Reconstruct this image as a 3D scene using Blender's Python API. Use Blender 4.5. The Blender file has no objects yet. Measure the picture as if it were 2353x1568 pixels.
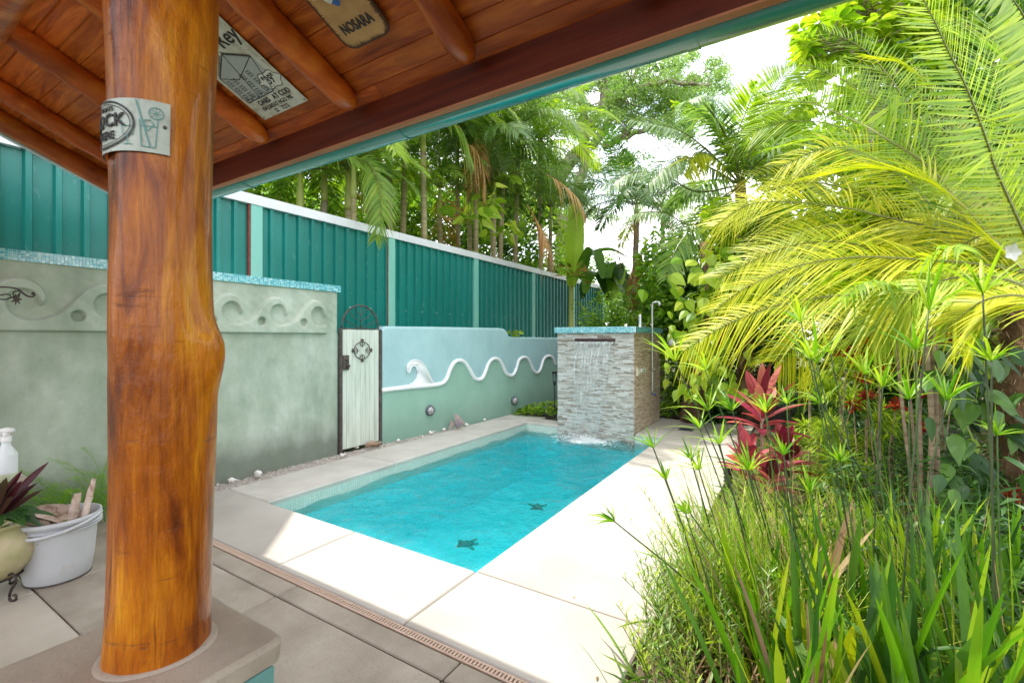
import bpy, math, random
import numpy as np
from mathutils import Vector, Matrix

SC = bpy.context.scene
COL = SC.collection
R = math.radians
rng = np.random.default_rng(7)
random.seed(7)

# ------------------------------------------------------------------ camera, world, sun, exposure
TH = R(31.9)
EYE = 1.55
cam = bpy.data.cameras.new('camera')
cam.sensor_width = 36.0
cam.lens = 36.0 * 1063 / 2352
cam.shift_y = -9 / 2352
cam.clip_start = 0.02
cam.clip_end = 2000
cam.dof.use_dof = True
cam.dof.focus_distance = 6.0
cam.dof.aperture_fstop = 9.0
camo = bpy.data.objects.new('camera', cam)
COL.objects.link(camo)
camo.location = (0, 0, EYE)
camo.rotation_euler = (R(90), 0, TH)
SC.camera = camo

SUN = Vector((0.545, -0.02, -1.0)).normalized()      # the way the light travels
sun_el = math.asin(-SUN.z)
sun_az = math.atan2(-SUN.x, -SUN.y)                 # compass angle from +Y towards +X
sd = bpy.data.lights.new('sun', 'SUN')
sd.energy = 2.2
sd.angle = R(0.6)
sd.color = (1.0, 0.945, 0.85)
so = bpy.data.objects.new('sun', sd)
COL.objects.link(so)
so.rotation_euler = SUN.to_track_quat('-Z', 'Y').to_euler()
so.location = (-8, 0, 14)

W = bpy.data.worlds.new('World')
SC.world = W
W.use_nodes = True
nt = W.node_tree
nt.nodes.clear()
wo = nt.nodes.new('ShaderNodeOutputWorld')
bg = nt.nodes.new('ShaderNodeBackground')
sky = nt.nodes.new('ShaderNodeTexSky')
sky.sky_type = 'NISHITA'
sky.sun_disc = False
sky.sun_elevation = sun_el
sky.sun_rotation = sun_az
sky.dust_density = 2.5
sky.air_density = 1.0
tc = nt.nodes.new('ShaderNodeTexCoord')
mp = nt.nodes.new('ShaderNodeMapping')
mp.inputs['Scale'].default_value = (1.0, 1.0, 2.6)
nz = nt.nodes.new('ShaderNodeTexNoise')
nz.inputs['Scale'].default_value = 1.9
nz.inputs['Detail'].default_value = 7
nz.inputs['Roughness'].default_value = 0.6
cr = nt.nodes.new('ShaderNodeValToRGB')
cr.color_ramp.elements[0].position = 0.36
cr.color_ramp.elements[0].color = (0.12, 0.12, 0.12, 1)
cr.color_ramp.elements[1].position = 0.62
cr.color_ramp.elements[1].color = (1, 1, 1, 1)
mx = nt.nodes.new('ShaderNodeMixRGB')
mx.inputs['Color2'].default_value = (9.7, 9.55, 9.75, 1)
nt.links.new(tc.outputs['Generated'], mp.inputs['Vector'])
nt.links.new(mp.outputs[0], nz.inputs['Vector'])
nt.links.new(nz.outputs['Fac'], cr.inputs[0])
nt.links.new(cr.outputs[0], mx.inputs['Fac'])
nt.links.new(sky.outputs[0], mx.inputs['Color1'])
nt.links.new(mx.outputs[0], bg.inputs['Color'])
bg.inputs['Strength'].default_value = 0.14
nt.links.new(bg.outputs[0], wo.inputs['Surface'])

SC.view_settings.view_transform = 'Standard'
SC.view_settings.look = 'None'
SC.view_settings.exposure = 1.65
SC.view_settings.gamma = 1.0
SC.view_settings.use_curve_mapping = False
SC.render.engine = 'CYCLES'
SC.cycles.max_bounces = 12
SC.cycles.diffuse_bounces = 6
SC.cycles.transparent_max_bounces = 16
SC.cycles.caustics_reflective = False
SC.cycles.caustics_refractive = False
SC.cycles.sample_clamp_indirect = 6.0
SC.cycles.use_denoising = True

# ------------------------------------------------------------------ measuring helpers
CT, ST = math.cos(TH), math.sin(TH)
def ray(px, py):
    r = (px - 1176) / 1063; u = (775 - py) / 1063
    return np.array([r * CT - ST, r * ST + CT, u])
CAMP = np.array([0, 0, EYE])
def at(px, py, fwd): return CAMP + ray(px, py) * fwd
def gp(px, py, z=0.0):
    d = ray(px, py); return CAMP + d * ((z - EYE) / d[2])
def xp(px, py, X):
    d = ray(px, py); return CAMP + d * (X / d[0])
def yp(px, py, Y):
    d = ray(px, py); return CAMP + d * (Y / d[1])
def Zc(zoom, x, y):
    ox, oy, s = {'z1': (0, 0, .3462), 'z2': (1176, 0, .3462), 'z3': (0, 497.6, .3462), 'z4': (0, 949.8, .394),
                 'z5': (723.7, 678.5, .3844), 'zr': (1719, 0, .3462), 'zm': (1357, 452.3, .3461), 'zq': (1719, 542.8, .3462),
                 'z6': (1357, 995, .4229), 'zc': (452.3, 0, .3462), 'zf': (542.8, 181, .3462)}[zoom]
    return ox + s * x, oy + s * y

# ------------------------------------------------------------------ object helpers
def V(*a): return np.array(a, float)
def nrm(a):
    a = np.asarray(a, float)
    return a / np.maximum(np.linalg.norm(a, axis=-1, keepdims=True), 1e-9)

class MB:
    def __init__(s): s.v = []; s.idx = []; s.ln = []; s.t = []; s.m = []; s.n = 0
    def add(s, verts, faces, tint=0.5, mi=0):
        verts = np.asarray(verts, float).reshape(-1, 3)
        s.v.append(verts)
        t = np.asarray(tint, float)
        s.t.append(np.full(len(verts), float(t)) if t.ndim == 0 else t.reshape(-1))
        if isinstance(faces, np.ndarray):
            s.idx.append((faces + s.n).reshape(-1)); s.ln.append(np.full(len(faces), faces.shape[1])); k = len(faces)
        else:
            s.idx.append(np.array([i + s.n for f in faces for i in f], int)); s.ln.append(np.array([len(f) for f in faces], int)); k = len(faces)
        s.m.append(np.full(k, mi)); s.n += len(verts)
        return s
    def mesh(s, name, mats, smooth=False):
        me = bpy.data.meshes.new(name)
        v = np.concatenate(s.v); idx = np.concatenate(s.idx).astype(np.int32); ln = np.concatenate(s.ln)
        me.vertices.add(len(v)); me.vertices.foreach_set('co', v.astype(np.float32).ravel())
        me.loops.add(len(idx)); me.loops.foreach_set('vertex_index', idx)
        me.polygons.add(len(ln))
        me.polygons.foreach_set('loop_start', np.concatenate([[0], np.cumsum(ln)[:-1]]).astype(np.int32))
        me.polygons.foreach_set('material_index', np.concatenate(s.m).astype(np.int32))
        me.polygons.foreach_set('use_smooth', np.full(len(ln), smooth))
        a = me.attributes.new('tint', 'FLOAT', 'POINT'); a.data.foreach_set('value', np.concatenate(s.t).astype(np.float32))
        me.update(calc_edges=True)
        for m in (mats if isinstance(mats, (list, tuple)) else [mats]): me.materials.append(m)
        return me
    def build(s, name, mats, parent=None, smooth=False):
        return link(name, s.mesh(name, mats, smooth), parent)

def link(name, me, parent=None, mat=None):
    o = bpy.data.objects.new(name, me); COL.objects.link(o)
    if parent is not None:
        o.parent = parent
        if parent.parent is None: o.matrix_parent_inverse = Matrix.Translation(-Vector(parent.location))
    if mat is not None: o.matrix_basis = mat
    return o
def tag(o, label=None, cat=None, group=None, kind=None):
    if label: o['label'] = label
    if cat: o['category'] = cat
    if group: o['group'] = group
    if kind: o['kind'] = kind
    return o
def thing(name, label, cat, loc=(0, 0, 0), group=None, kind=None):
    o = bpy.data.objects.new(name, None); COL.objects.link(o); o.location = Vector([float(a) for a in loc])
    o.empty_display_size = .1
    return tag(o, label, cat, group, kind)

# shapes
def box(mb, lo, hi, tint=.5, mi=0, M=None):
    x0, y0, z0 = lo; x1, y1, z1 = hi
    v = np.array([[x0,y0,z0],[x1,y0,z0],[x1,y1,z0],[x0,y1,z0],[x0,y0,z1],[x1,y0,z1],[x1,y1,z1],[x0,y1,z1]], float)
    if M is not None: v = v @ np.array(M)[:3,:3].T + np.array(M)[:3,3]
    return mb.add(v, np.array([[0,3,2,1],[4,5,6,7],[0,1,5,4],[1,2,6,5],[2,3,7,6],[3,0,4,7]]), tint, mi)
def cbox(mb, lo, hi, b=.006, tint=.5, mi=0, M=None):
    lo = np.array(lo, float); hi = np.array(hi, float)
    c = (lo + hi) / 2; h = (hi - lo) / 2; b = min(b, h.min() * .9)
    vs = []; id_ = {}
    for sx in (-1, 1):
        for sy in (-1, 1):
            for sz in (-1, 1):
                for ax in range(3):
                    p = np.array([sx, sy, sz]) * (h - b); p[ax] = (sx, sy, sz)[ax] * h[ax]
                    id_[(sx, sy, sz, ax)] = len(vs); vs.append(c + p)
    F = []
    for ax in range(3):
        o = [a for a in range(3) if a != ax]
        for s in (-1, 1):
            q = []
            for a, bb in ((-1, -1), (1, -1), (1, 1), (-1, 1)):
                k = [0, 0, 0]; k[ax] = s; k[o[0]] = a; k[o[1]] = bb; q.append(id_[(*k, ax)])
            F.append(tuple(q))
    for ax in range(3):
        o = [a for a in range(3) if a != ax]
        for a in (-1, 1):
            for bb in (-1, 1):
                k0 = [0, 0, 0]; k0[o[0]] = a; k0[o[1]] = bb; k1 = list(k0); k0[ax] = -1; k1[ax] = 1
                F.append((id_[(*k0, o[0])], id_[(*k1, o[0])], id_[(*k1, o[1])], id_[(*k0, o[1])]))
    for sx in (-1, 1):
        for sy in (-1, 1):
            for sz in (-1, 1): F.append(tuple(id_[(sx, sy, sz, a)] for a in range(3)))
    v = np.array(vs)
    if M is not None: v = v @ np.array(M)[:3,:3].T + np.array(M)[:3,3]
    return mb.add(v, F, tint, mi)
def smooth_path(P, n):
    P = np.asarray(P, float); k = len(P)
    Q = np.vstack([2 * P[0] - P[1], P, 2 * P[-1] - P[-2]])
    d = np.concatenate([[0], np.cumsum(np.linalg.norm(np.diff(P, axis=0), axis=1))])
    u = np.interp(np.linspace(0, d[-1], n), d, np.arange(k)); i = np.minimum(u.astype(int), k - 2); f = (u - i)[:, None]
    a, b, c, e = Q[i], Q[i + 1], Q[i + 2], Q[i + 3]
    return .5 * ((2 * b) + (-a + c) * f + (2 * a - 5 * b + 4 * c - e) * f ** 2 + (-a + 3 * b - 3 * c + e) * f ** 3)
def tube(mb, P, r, n=8, tint=.5, mi=0, cap=True, ell=None, wob=0, up=None):
    P = np.asarray(P, float); k = len(P)
    r = np.full(k, float(r)) if np.ndim(r) == 0 else np.interp(np.linspace(0, 1, k), np.linspace(0, 1, len(r)), r)
    T = nrm(np.gradient(P, axis=0))
    ref = V(0, 0, 1) if up is None else np.asarray(up, float)
    if up is None and abs(T[:, 2]).mean() > .8: ref = V(1, 0, 0)
    A = nrm(np.cross(T, ref)); B = np.cross(T, A)
    a = np.linspace(0, 2 * np.pi, n, endpoint=False)
    e = (1, 1) if ell is None else ell
    rr = r[:, None] * (1 + wob * rng.standard_normal((k, n)))
    v = P[:, None] + rr[..., None] * (A[:, None] * np.cos(a)[None, :, None] * e[0] + B[:, None] * np.sin(a)[None, :, None] * e[1])
    i = np.arange(k - 1)[:, None] * n; j = np.arange(n)[None]; j2 = (j + 1) % n
    f = np.stack([i + j, i + j2, i + n + j2, i + n + j], -1).reshape(-1, 4)
    t = tint if np.ndim(tint) == 0 else np.repeat(np.interp(np.linspace(0, 1, k), np.linspace(0, 1, len(tint)), tint), n)
    mb.add(v.reshape(-1, 3), f, t, mi)
    if cap:
        base = mb.n - k * n
        mb.idx.append(np.array([base + x for x in range(n)][::-1] + [base + (k - 1) * n + x for x in range(n)])); mb.ln.append(np.array([n, n])); mb.m.append(np.array([mi, mi]))
    return mb
def lathe(mb, prof, c=(0, 0, 0), n=24, axis='z', tint=.5, mi=0, M=None, wob=0):
    prof = np.asarray(prof, float); k = len(prof); a = np.linspace(0, 2 * np.pi, n, endpoint=False)
    v = np.stack([prof[:, None, 0] * np.cos(a), prof[:, None, 0] * np.sin(a), np.repeat(prof[:, 1:2], n, 1)], -1)
    if wob: v[..., :2] *= 1 + wob * np.sin(a * 3 + prof[:, 1:2] * 30)[..., None]
    v = v.reshape(-1, 3)
    if axis == 'x': v = v[:, [2, 0, 1]]
    if axis == 'y': v = v[:, [1, 2, 0]]
    if M is not None: v = v @ np.array(M)[:3,:3].T + np.array(M)[:3,3]
    v = v + np.asarray(c, float)
    i = np.arange(k - 1)[:, None] * n; j = np.arange(n)[None]; j2 = (j + 1) % n
    return mb.add(v, np.stack([i + j, i + j2, i + n + j2, i + n + j], -1).reshape(-1, 4), tint, mi)
def ball(mb, c, r, n=10, k=6, tint=.5, mi=0, M=None):
    r = (r, r, r) if np.ndim(r) == 0 else r
    p = np.linspace(-np.pi / 2, np.pi / 2, k)
    m = MB(); lathe(m, np.stack([np.cos(p), np.sin(p)], 1), n=n)
    v = m.v[0] * np.array(r)
    if M is not None: v = v @ np.array(M)[:3,:3].T
    return mb.add(v + np.asarray(c, float), m.idx[0].reshape(-1, 4), tint, mi)
def gridsurf(mb, G, tint=.5, mi=0, closed=False):
    a, b = G.shape[:2]
    i = np.arange(a - 1)[:, None] * b; j = np.arange(b - (0 if closed else 1))[None]; j2 = (j + 1) % b
    f = np.stack([i + j, i + j2, i + b + j2, i + b + j], -1).reshape(-1, 4)
    return mb.add(G.reshape(-1, 3), f, tint, mi)
def prism(mb, poly, fn, d, tint=.5, mi=0):
    """poly: (k,2); fn(u,v,w) -> world point; extrude w from 0 to d"""
    k = len(poly)
    a = [fn(u, v, 0) for u, v in poly]; b = [fn(u, v, d) for u, v in poly]
    F = [tuple(range(k)), tuple(range(2 * k - 1, k - 1, -1))] + [(i, i + k, (i + 1) % k + k, (i + 1) % k) for i in range(k)]
    return mb.add(np.array(a + b), F, tint, mi)
def straps(mb, P, D, S, L, Wd, C=None, seg=4, fold=.0, tint=.5, prof='leaf', mi=0):
    """n long leaves: base P, direction D, side S, length L, half width Wd, curl C (offset at the tip)"""
    P = np.atleast_2d(P).astype(float); n = len(P)
    D = np.broadcast_to(nrm(D), (n, 3)); S = np.broadcast_to(S, (n, 3))
    S = nrm(S - D * (S * D).sum(-1, keepdims=True)); N = np.cross(D, S)
    L = np.broadcast_to(L, (n,)).astype(float); Wd = np.broadcast_to(Wd, (n,)).astype(float)
    C = np.zeros((n, 3)) if C is None else np.broadcast_to(C, (n, 3))
    s = np.linspace(0, 1, seg + 1)
    if prof == 'leaf': w = np.minimum(1, s * 4 + .22) * (1 - s ** 2.5)
    elif prof == 'oval': w = np.sin(np.pi * np.clip(s * .93 + .05, 0, 1)) ** .8
    elif prof == 'heart': w = np.interp(s, [0, .08, .22, .5, .8, 1], [.35, .85, 1, .8, .35, 0])
    elif prof == 'round': w = np.interp(s, [0, .06, .16, .32, .5, .7, .86, 1], [.25, .7, .95, 1, .9, .62, .28, 0])
    else: w = np.minimum(1, s * 2 + .6) * (1 - s ** 6)
    w[-1] = .02
    c = P[:, None] + D[:, None] * (L[:, None] * s)[..., None] + C[:, None] * (s ** 2)[None, :, None]
    ww = (Wd[:, None] * w)[..., None]
    l = c - S[:, None] * ww + N[:, None] * ww * fold; r = c + S[:, None] * ww + N[:, None] * ww * fold
    if fold:
        G = np.stack([l, c, r], 2); m = 3
    else:
        G = np.stack([l, r], 2); m = 2
    k = seg + 1
    base = (np.arange(n) * k * m)[:, None, None]; i = (np.arange(seg) * m)[None, :, None]; j = np.arange(m - 1)[None, None]
    q = base + i + j
    f = np.stack([q, q + 1, q + m + 1, q + m], -1).reshape(-1, 4)
    t = np.asarray(tint, float)
    t = np.full(n, float(t)) if t.ndim == 0 else t
    return mb.add(G.reshape(-1, 3), f, np.repeat(t, k * m), mi)
def rdir(n, zlo=-1., zhi=1.):
    z = rng.uniform(zlo, zhi, n); a = rng.uniform(0, 2 * np.pi, n); q = np.sqrt(1 - z * z)
    return np.stack([q * np.cos(a), q * np.sin(a), z], 1)
def leafcloud(mb, P, L, Wd, tint=(.2, .8), droop=.3, zlo=-.5, zhi=.7, seg=2, fold=0., prof='oval', mi=0):
    n = len(P); D = rdir(n, zlo, zhi); S = rdir(n)
    l = L * rng.uniform(.6, 1.25, n)
    C = np.zeros((n, 3)); C[:, 2] = -droop * l * rng.uniform(.3, 1.2, n)
    return straps(mb, P, D, S, l, Wd * rng.uniform(.7, 1.2, n), C, seg, fold, rng.uniform(*tint, n), prof, mi)

# ------------------------------------------------------------------ materials
def newmat(name):
    m = bpy.data.materials.new(name); m.use_nodes = True; m.node_tree.nodes.clear(); return m, m.node_tree
def nd(t, typ, **kw):
    n = t.nodes.new(typ)
    for k, v in kw.items():
        if k in n.inputs: n.inputs[k].default_value = v
        else: setattr(n, k, v)
    return n
def ramp(t, fac, cols):
    r = t.nodes.new('ShaderNodeValToRGB'); e = r.color_ramp.elements
    while len(e) < len(cols): e.new(.5)
    for i, (p, c) in enumerate(cols):
        e[i].position = p; e[i].color = (*c, 1)
    if fac is not None: t.links.new(fac, r.inputs[0])
    return r.outputs[0]
def coords(t, scale=(1, 1, 1), rnd=False, rot=(0, 0, 0)):
    c = t.nodes.new('ShaderNodeTexCoord'); mp = t.nodes.new('ShaderNodeMapping'); mp.inputs['Scale'].default_value = scale
    mp.inputs['Rotation'].default_value = rot
    t.links.new(c.outputs['Object'], mp.inputs['Vector'])
    if rnd:
        oi = t.nodes.new('ShaderNodeObjectInfo'); mu = t.nodes.new('ShaderNodeMath'); mu.operation = 'MULTIPLY'; mu.inputs[1].default_value = 37.0
        t.links.new(oi.outputs['Random'], mu.inputs[0]); cb = t.nodes.new('ShaderNodeCombineXYZ')
        for i in range(3): t.links.new(mu.outputs[0], cb.inputs[i])
        t.links.new(cb.outputs[0], mp.inputs['Location'])
    return mp.outputs[0]
def noise(t, vec, scale, detail=4, rough=.55, dist=0):
    n = t.nodes.new('ShaderNodeTexNoise'); n.inputs['Scale'].default_value = scale; n.inputs['Detail'].default_value = detail
    n.inputs['Roughness'].default_value = rough; n.inputs['Distortion'].default_value = dist
    if vec is not None: t.links.new(vec, n.inputs['Vector'])
    return n.outputs['Fac']
def mixc(t, fac, a, b, mode='MIX'):
    m = t.nodes.new('ShaderNodeMixRGB'); m.blend_type = mode
    for s, k in ((fac, 'Fac'), (a, 'Color1'), (b, 'Color2')):
        if isinstance(s, (int, float)): m.inputs[k].default_value = s
        elif isinstance(s, tuple): m.inputs[k].default_value = (*s, 1)
        else: t.links.new(s, m.inputs[k])
    return m.outputs[0]
def math_(t, op, a, b=None):
    m = t.nodes.new('ShaderNodeMath'); m.operation = op
    for i, s in enumerate((a, b)):
        if s is None: continue
        if isinstance(s, (int, float)): m.inputs[i].default_value = s
        else: t.links.new(s, m.inputs[i])
    return m.outputs[0]
def bump(t, h, st=.3, dist=.01, nrm_=None):
    b = t.nodes.new('ShaderNodeBump'); b.inputs['Strength'].default_value = st; b.inputs['Distance'].default_value = dist
    t.links.new(h, b.inputs['Height'])
    if nrm_ is not None: t.links.new(nrm_, b.inputs['Normal'])
    return b.outputs[0]
def finish(m, t, col, rough=.6, normal=None, metallic=0, spec=.5, coat=0, coat_rough=.1):
    p = t.nodes.new('ShaderNodeBsdfPrincipled'); o = t.nodes.new('ShaderNodeOutputMaterial')
    if isinstance(col, tuple): p.inputs['Base Color'].default_value = (*col, 1)
    else: t.links.new(col, p.inputs['Base Color'])
    if isinstance(rough, (int, float)): p.inputs['Roughness'].default_value = rough
    else: t.links.new(rough, p.inputs['Roughness'])
    p.inputs['Metallic'].default_value = metallic; p.inputs['Specular IOR Level'].default_value = spec
    p.inputs['Coat Weight'].default_value = coat; p.inputs['Coat Roughness'].default_value = coat_rough
    if normal is not None: t.links.new(normal, p.inputs['Normal'])
    t.links.new(p.outputs[0], o.inputs['Surface'])
    return m
def pm(name, cols, scale=3, rough=.6, stretch=(1, 1, 1), detail=5, bmp=None, rnd=False, metallic=0, spec=.5, coat=0, dist=0, speck=None):
    """noise-coloured material. cols: one colour or ramp list"""
    m, t = newmat(name)
    v = coords(t, stretch, rnd)
    if isinstance(cols, tuple): c = mixc(t, math_(t, 'MULTIPLY', noise(t, v, scale, detail), .35), cols, tuple(x * .7 for x in cols))
    else: c = ramp(t, noise(t, v, scale, detail, dist=dist), cols)
    if speck:   # (scale, colour, amount)
        s = noise(t, v, speck[0], 2); s = ramp(t, s, [(speck[3] if len(speck) > 3 else .6, (0, 0, 0)), (.75, (1, 1, 1))])
        c = mixc(t, math_(t, 'MULTIPLY', s, speck[2]), c, speck[1])
    n = bump(t, noise(t, v, bmp[0], 5), bmp[1], bmp[2]) if bmp else None
    return finish(m, t, c, rough, n, metallic, spec, coat)
def leafmat(name, c0, c1, c2, trans=.45, rough=.42, nz=3.0, spec=.45):
    m, t = newmat(name)
    a = t.nodes.new('ShaderNodeAttribute'); a.attribute_name = 'tint'
    oi = t.nodes.new('ShaderNodeObjectInfo')
    n = noise(t, coords(t), nz, 3)
    f = math_(t, 'ADD', math_(t, 'MULTIPLY', a.outputs['Fac'], .6), math_(t, 'MULTIPLY', math_(t, 'ADD', n, math_(t, 'MULTIPLY', oi.outputs['Random'], .5)), .36))
    c = ramp(t, f, [(.18, c0), (.5, c1), (.85, c2)])
    p = t.nodes.new('ShaderNodeBsdfPrincipled'); tr = t.nodes.new('ShaderNodeBsdfTranslucent'); ms = t.nodes.new('ShaderNodeMixShader'); o = t.nodes.new('ShaderNodeOutputMaterial')
    t.links.new(c, p.inputs['Base Color']); p.inputs['Roughness'].default_value = rough; p.inputs['Specular IOR Level'].default_value = spec
    t.links.new(mixc(t, 1.0, c, (1.25, 1.35, .6), 'MULTIPLY'), tr.inputs['Color'])
    ms.inputs[0].default_value = trans
    t.links.new(p.outputs[0], ms.inputs[1]); t.links.new(tr.outputs[0], ms.inputs[2]); t.links.new(ms.outputs[0], o.inputs['Surface'])
    return m
def tilemat(name, plane, cols, size=.024, grout=(.7, .75, .72), mort=.06, rough=.15, attr=False):
    m, t = newmat(name)
    c = t.nodes.new('ShaderNodeTexCoord'); sp = t.nodes.new('ShaderNodeSeparateXYZ'); cb = t.nodes.new('ShaderNodeCombineXYZ')
    t.links.new(c.outputs['Object'], sp.inputs[0])
    ax = {'xy': (0, 1), 'yz': (1, 2), 'xz': (0, 2)}[plane]
    t.links.new(sp.outputs[ax[0]], cb.inputs[0]); t.links.new(sp.outputs[ax[1]], cb.inputs[1])
    b = t.nodes.new('ShaderNodeTexBrick'); b.offset = 0; b.inputs['Scale'].default_value = 1 / size
    b.inputs['Brick Width'].default_value = 1; b.inputs['Row Height'].default_value = 1; b.inputs['Mortar Size'].default_value = mort
    b.inputs['Color1'].default_value = (0, 0, 0, 1); b.inputs['Color2'].default_value = (1, 1, 1, 1); b.inputs['Mortar'].default_value = (.5, .5, .5, 1)
    t.links.new(cb.outputs[0], b.inputs['Vector'])
    col = ramp(t, b.outputs['Color'], cols); col = mixc(t, b.outputs['Fac'], col, grout)
    inv = math_(t, 'SUBTRACT', 1, b.outputs['Fac'])
    return finish(m, t, col, rough, bump(t, inv, .4, .002))

M = {}
M['deck'] = pm('deck_concrete', [(.28, (.325, .295, .255)), (.5, (.395, .362, .318)), (.72, (.44, .41, .365))], 1.3, .75, bmp=(140, .25, .003), rnd=True, speck=(420, (.36, .32, .28), .45))
M['coping'] = pm('coping_concrete', [(.3, (.42, .385, .34)), (.5, (.48, .445, .395)), (.75, (.55, .515, .46))], 3, .75, bmp=(150, .4, .003), rnd=True, speck=(300, (.25, .23, .2), .5))
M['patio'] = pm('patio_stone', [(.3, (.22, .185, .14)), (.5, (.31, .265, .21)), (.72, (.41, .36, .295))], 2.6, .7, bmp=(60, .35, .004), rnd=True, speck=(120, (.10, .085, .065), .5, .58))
M['patio_lit'] = pm('patio_stone_lit', [(.3, (.38, .335, .27)), (.5, (.47, .42, .345)), (.75, (.55, .50, .42))], 2.0, .6, bmp=(50, .3, .003), rnd=True, speck=(90, (.25, .22, .18), .3))  # paler copy of the patio stone; light from the left side painted in
M['joint'] = pm('joint_sand', (.09, .078, .06), 30, .95, bmp=(80, .5, .004))
M['soil'] = pm('soil', [(.3, (.035, .024, .015)), (.6, (.08, .056, .035)), (.8, (.15, .11, .07))], 6, .95, bmp=(30, .8, .02))
M['ground'] = pm('far_ground', [(.3, (.05, .07, .02)), (.7, (.13, .12, .06))], .6, .95)
M['gravelbase'] = pm('gravel_sand', [(.3, (.24, .20, .16)), (.5, (.42, .37, .32)), (.7, (.58, .53, .47))], 90, .9, bmp=(120, .8, .006))
M['pebble'] = pm('pebble', [(.3, (.3, .26, .22)), (.5, (.52, .47, .41)), (.7, (.72, .68, .62))], 25, .7)
def plaster(name, c_lo, c_mid, c_hi, stain, amount=.5, wet=0.0):
    m, t = newmat(name)
    v = coords(t)
    c = ramp(t, noise(t, v, 1.6, 8, .6), [(.3, c_lo), (.5, c_mid), (.7, c_hi)])
    vs = coords(t, (1.5, 1.5, .75))
    s = ramp(t, noise(t, vs, 2.2, 8, .62), [(.42, (0, 0, 0)), (.68, (1, 1, 1))])
    c = mixc(t, math_(t, 'MULTIPLY', s, amount), c, stain)
    sp = ramp(t, noise(t, v, 60, 3), [(.62, (0, 0, 0)), (.72, (1, 1, 1))])
    c = mixc(t, math_(t, 'MULTIPLY', sp, .25), c, stain)
    # damp growth close to the ground (a real stain with its own ragged edge)
    q = t.nodes.new('ShaderNodeSeparateXYZ'); t.links.new(v, q.inputs[0])
    if wet:
        e = math_(t, 'SUBTRACT', math_(t, 'ADD', .34, math_(t, 'MULTIPLY', noise(t, vs, 3, 6), .35)), q.outputs[2])
        e = ramp(t, math_(t, 'MULTIPLY', e, 2.2), [(.0, (0, 0, 0)), (.75, (1, 1, 1))])
        c = mixc(t, math_(t, 'MULTIPLY', e, wet), c, tuple(x * .45 for x in c_lo))
    h = math_(t, 'ADD', noise(t, v, 14, 6), math_(t, 'MULTIPLY', noise(t, v, 70, 4), .4))
    return finish(m, t, c, .8, bump(t, h, .35, .008))
M['green_plaster'] = plaster('green_plaster', (.29, .335, .255), (.40, .45, .36), (.52, .57, .49), (.20, .26, .19), .6, .8)
M['blue_plaster'] = plaster('blue_plaster', (.305, .475, .49), (.35, .53, .545), (.39, .575, .585), (.27, .42, .43), .35)
M['sage_plaster'] = plaster('sage_plaster', (.235, .40, .31), (.265, .445, .35), (.30, .48, .385), (.33, .49, .41), .4, .3)
M['white_trim'] = pm('white_trim', (.84, .84, .84), 6, .5, bmp=(12, .3, .006))
M['teal_metal'] = pm('teal_metal', [(.3, (.004, .165, .138)), (.6, (.006, .20, .168)), (.8, (.014, .245, .21))], 1.3, .38, stretch=(1, 1, .5), bmp=(6, .12, .01), spec=.5, speck=(22, (.20, .40, .36), .3, .64))
M['teal_post'] = pm('teal_post', [(.3, (.17, .48, .40)), (.6, (.23, .55, .46)), (.8, (.32, .62, .53))], 2.5, .5, stretch=(1, 1, .4), speck=(9, (.35, .25, .12), .3, .64))
M['rust_red'] = pm('rust_red', [(.3, (.12, .025, .018)), (.7, (.25, .08, .05))], 20, .8)
M['white_metal'] = pm('white_metal', [(.3, (.66, .665, .69)), (.7, (.78, .78, .80))], 2, .35)
M['gutter'] = pm('gutter_metal', [(.3, (.012, .22, .205)), (.7, (.02, .28, .265))], 1.5, .22, spec=.8, coat=.9, stretch=(.3, 1, 1), speck=(130, (.2, .2, .17), .3, .64))
def wood(name, cols, stretch, scale=4, coat=.5, rough=.4, bst=.25, rnd=True, knot=.4, dark=(.05, .012, .004)):
    m, t = newmat(name)
    v = coords(t, stretch, rnd)
    n1 = noise(t, v, scale, 8, .62, 1.2)
    c = ramp(t, n1, cols)
    v2 = coords(t, tuple(x ** .5 for x in stretch), rnd)
    d = ramp(t, noise(t, v2, scale * .8, 5, .6, .5), [(.54, (0, 0, 0)), (.74, (1, 1, 1))])
    c = mixc(t, math_(t, 'MULTIPLY', d, knot), c, dark)
    oi = t.nodes.new('ShaderNodeObjectInfo')
    if rnd:
        f = math_(t, 'ADD', math_(t, 'MULTIPLY', oi.outputs['Random'], .55), .7)
        cb = t.nodes.new('ShaderNodeCombineXYZ')
        for i in range(3): t.links.new(f, cb.inputs[i])
        c = mixc(t, 1.0, c, cb.outputs[0], 'MULTIPLY')
    return finish(m, t, c, rough, bump(t, n1, bst, .006), spec=.3, coat=coat, coat_rough=.12)
M['plank'] = wood('ceiling_plank', [(.28, (.22, .032, .004)), (.5, (.50, .105, .012)), (.72, (.74, .22, .035))], (.35, 3.2, 3.2), 5, .10, .45, .3)
M['rafter'] = wood('rafter_log', [(.28, (.18, .022, .002)), (.5, (.44, .085, .007)), (.75, (.70, .22, .022))], (3.0, .55, .9), 3.0, .25, .38, .35, knot=.3)
M['fascia'] = wood('fascia_board', [(.28, (.05, .005, .002)), (.5, (.095, .012, .003)), (.75, (.15, .024, .006))], (.25, 4, 4), 3, .2, .5, .2, False, .3)
M['fascia_edge'] = wood('fascia_edge', [(.28, (.32, .12, .05)), (.5, (.42, .17, .08)), (.75, (.5, .23, .11))], (.25, 4, 4), 3, .1, .6, .2, False, .2)

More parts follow.
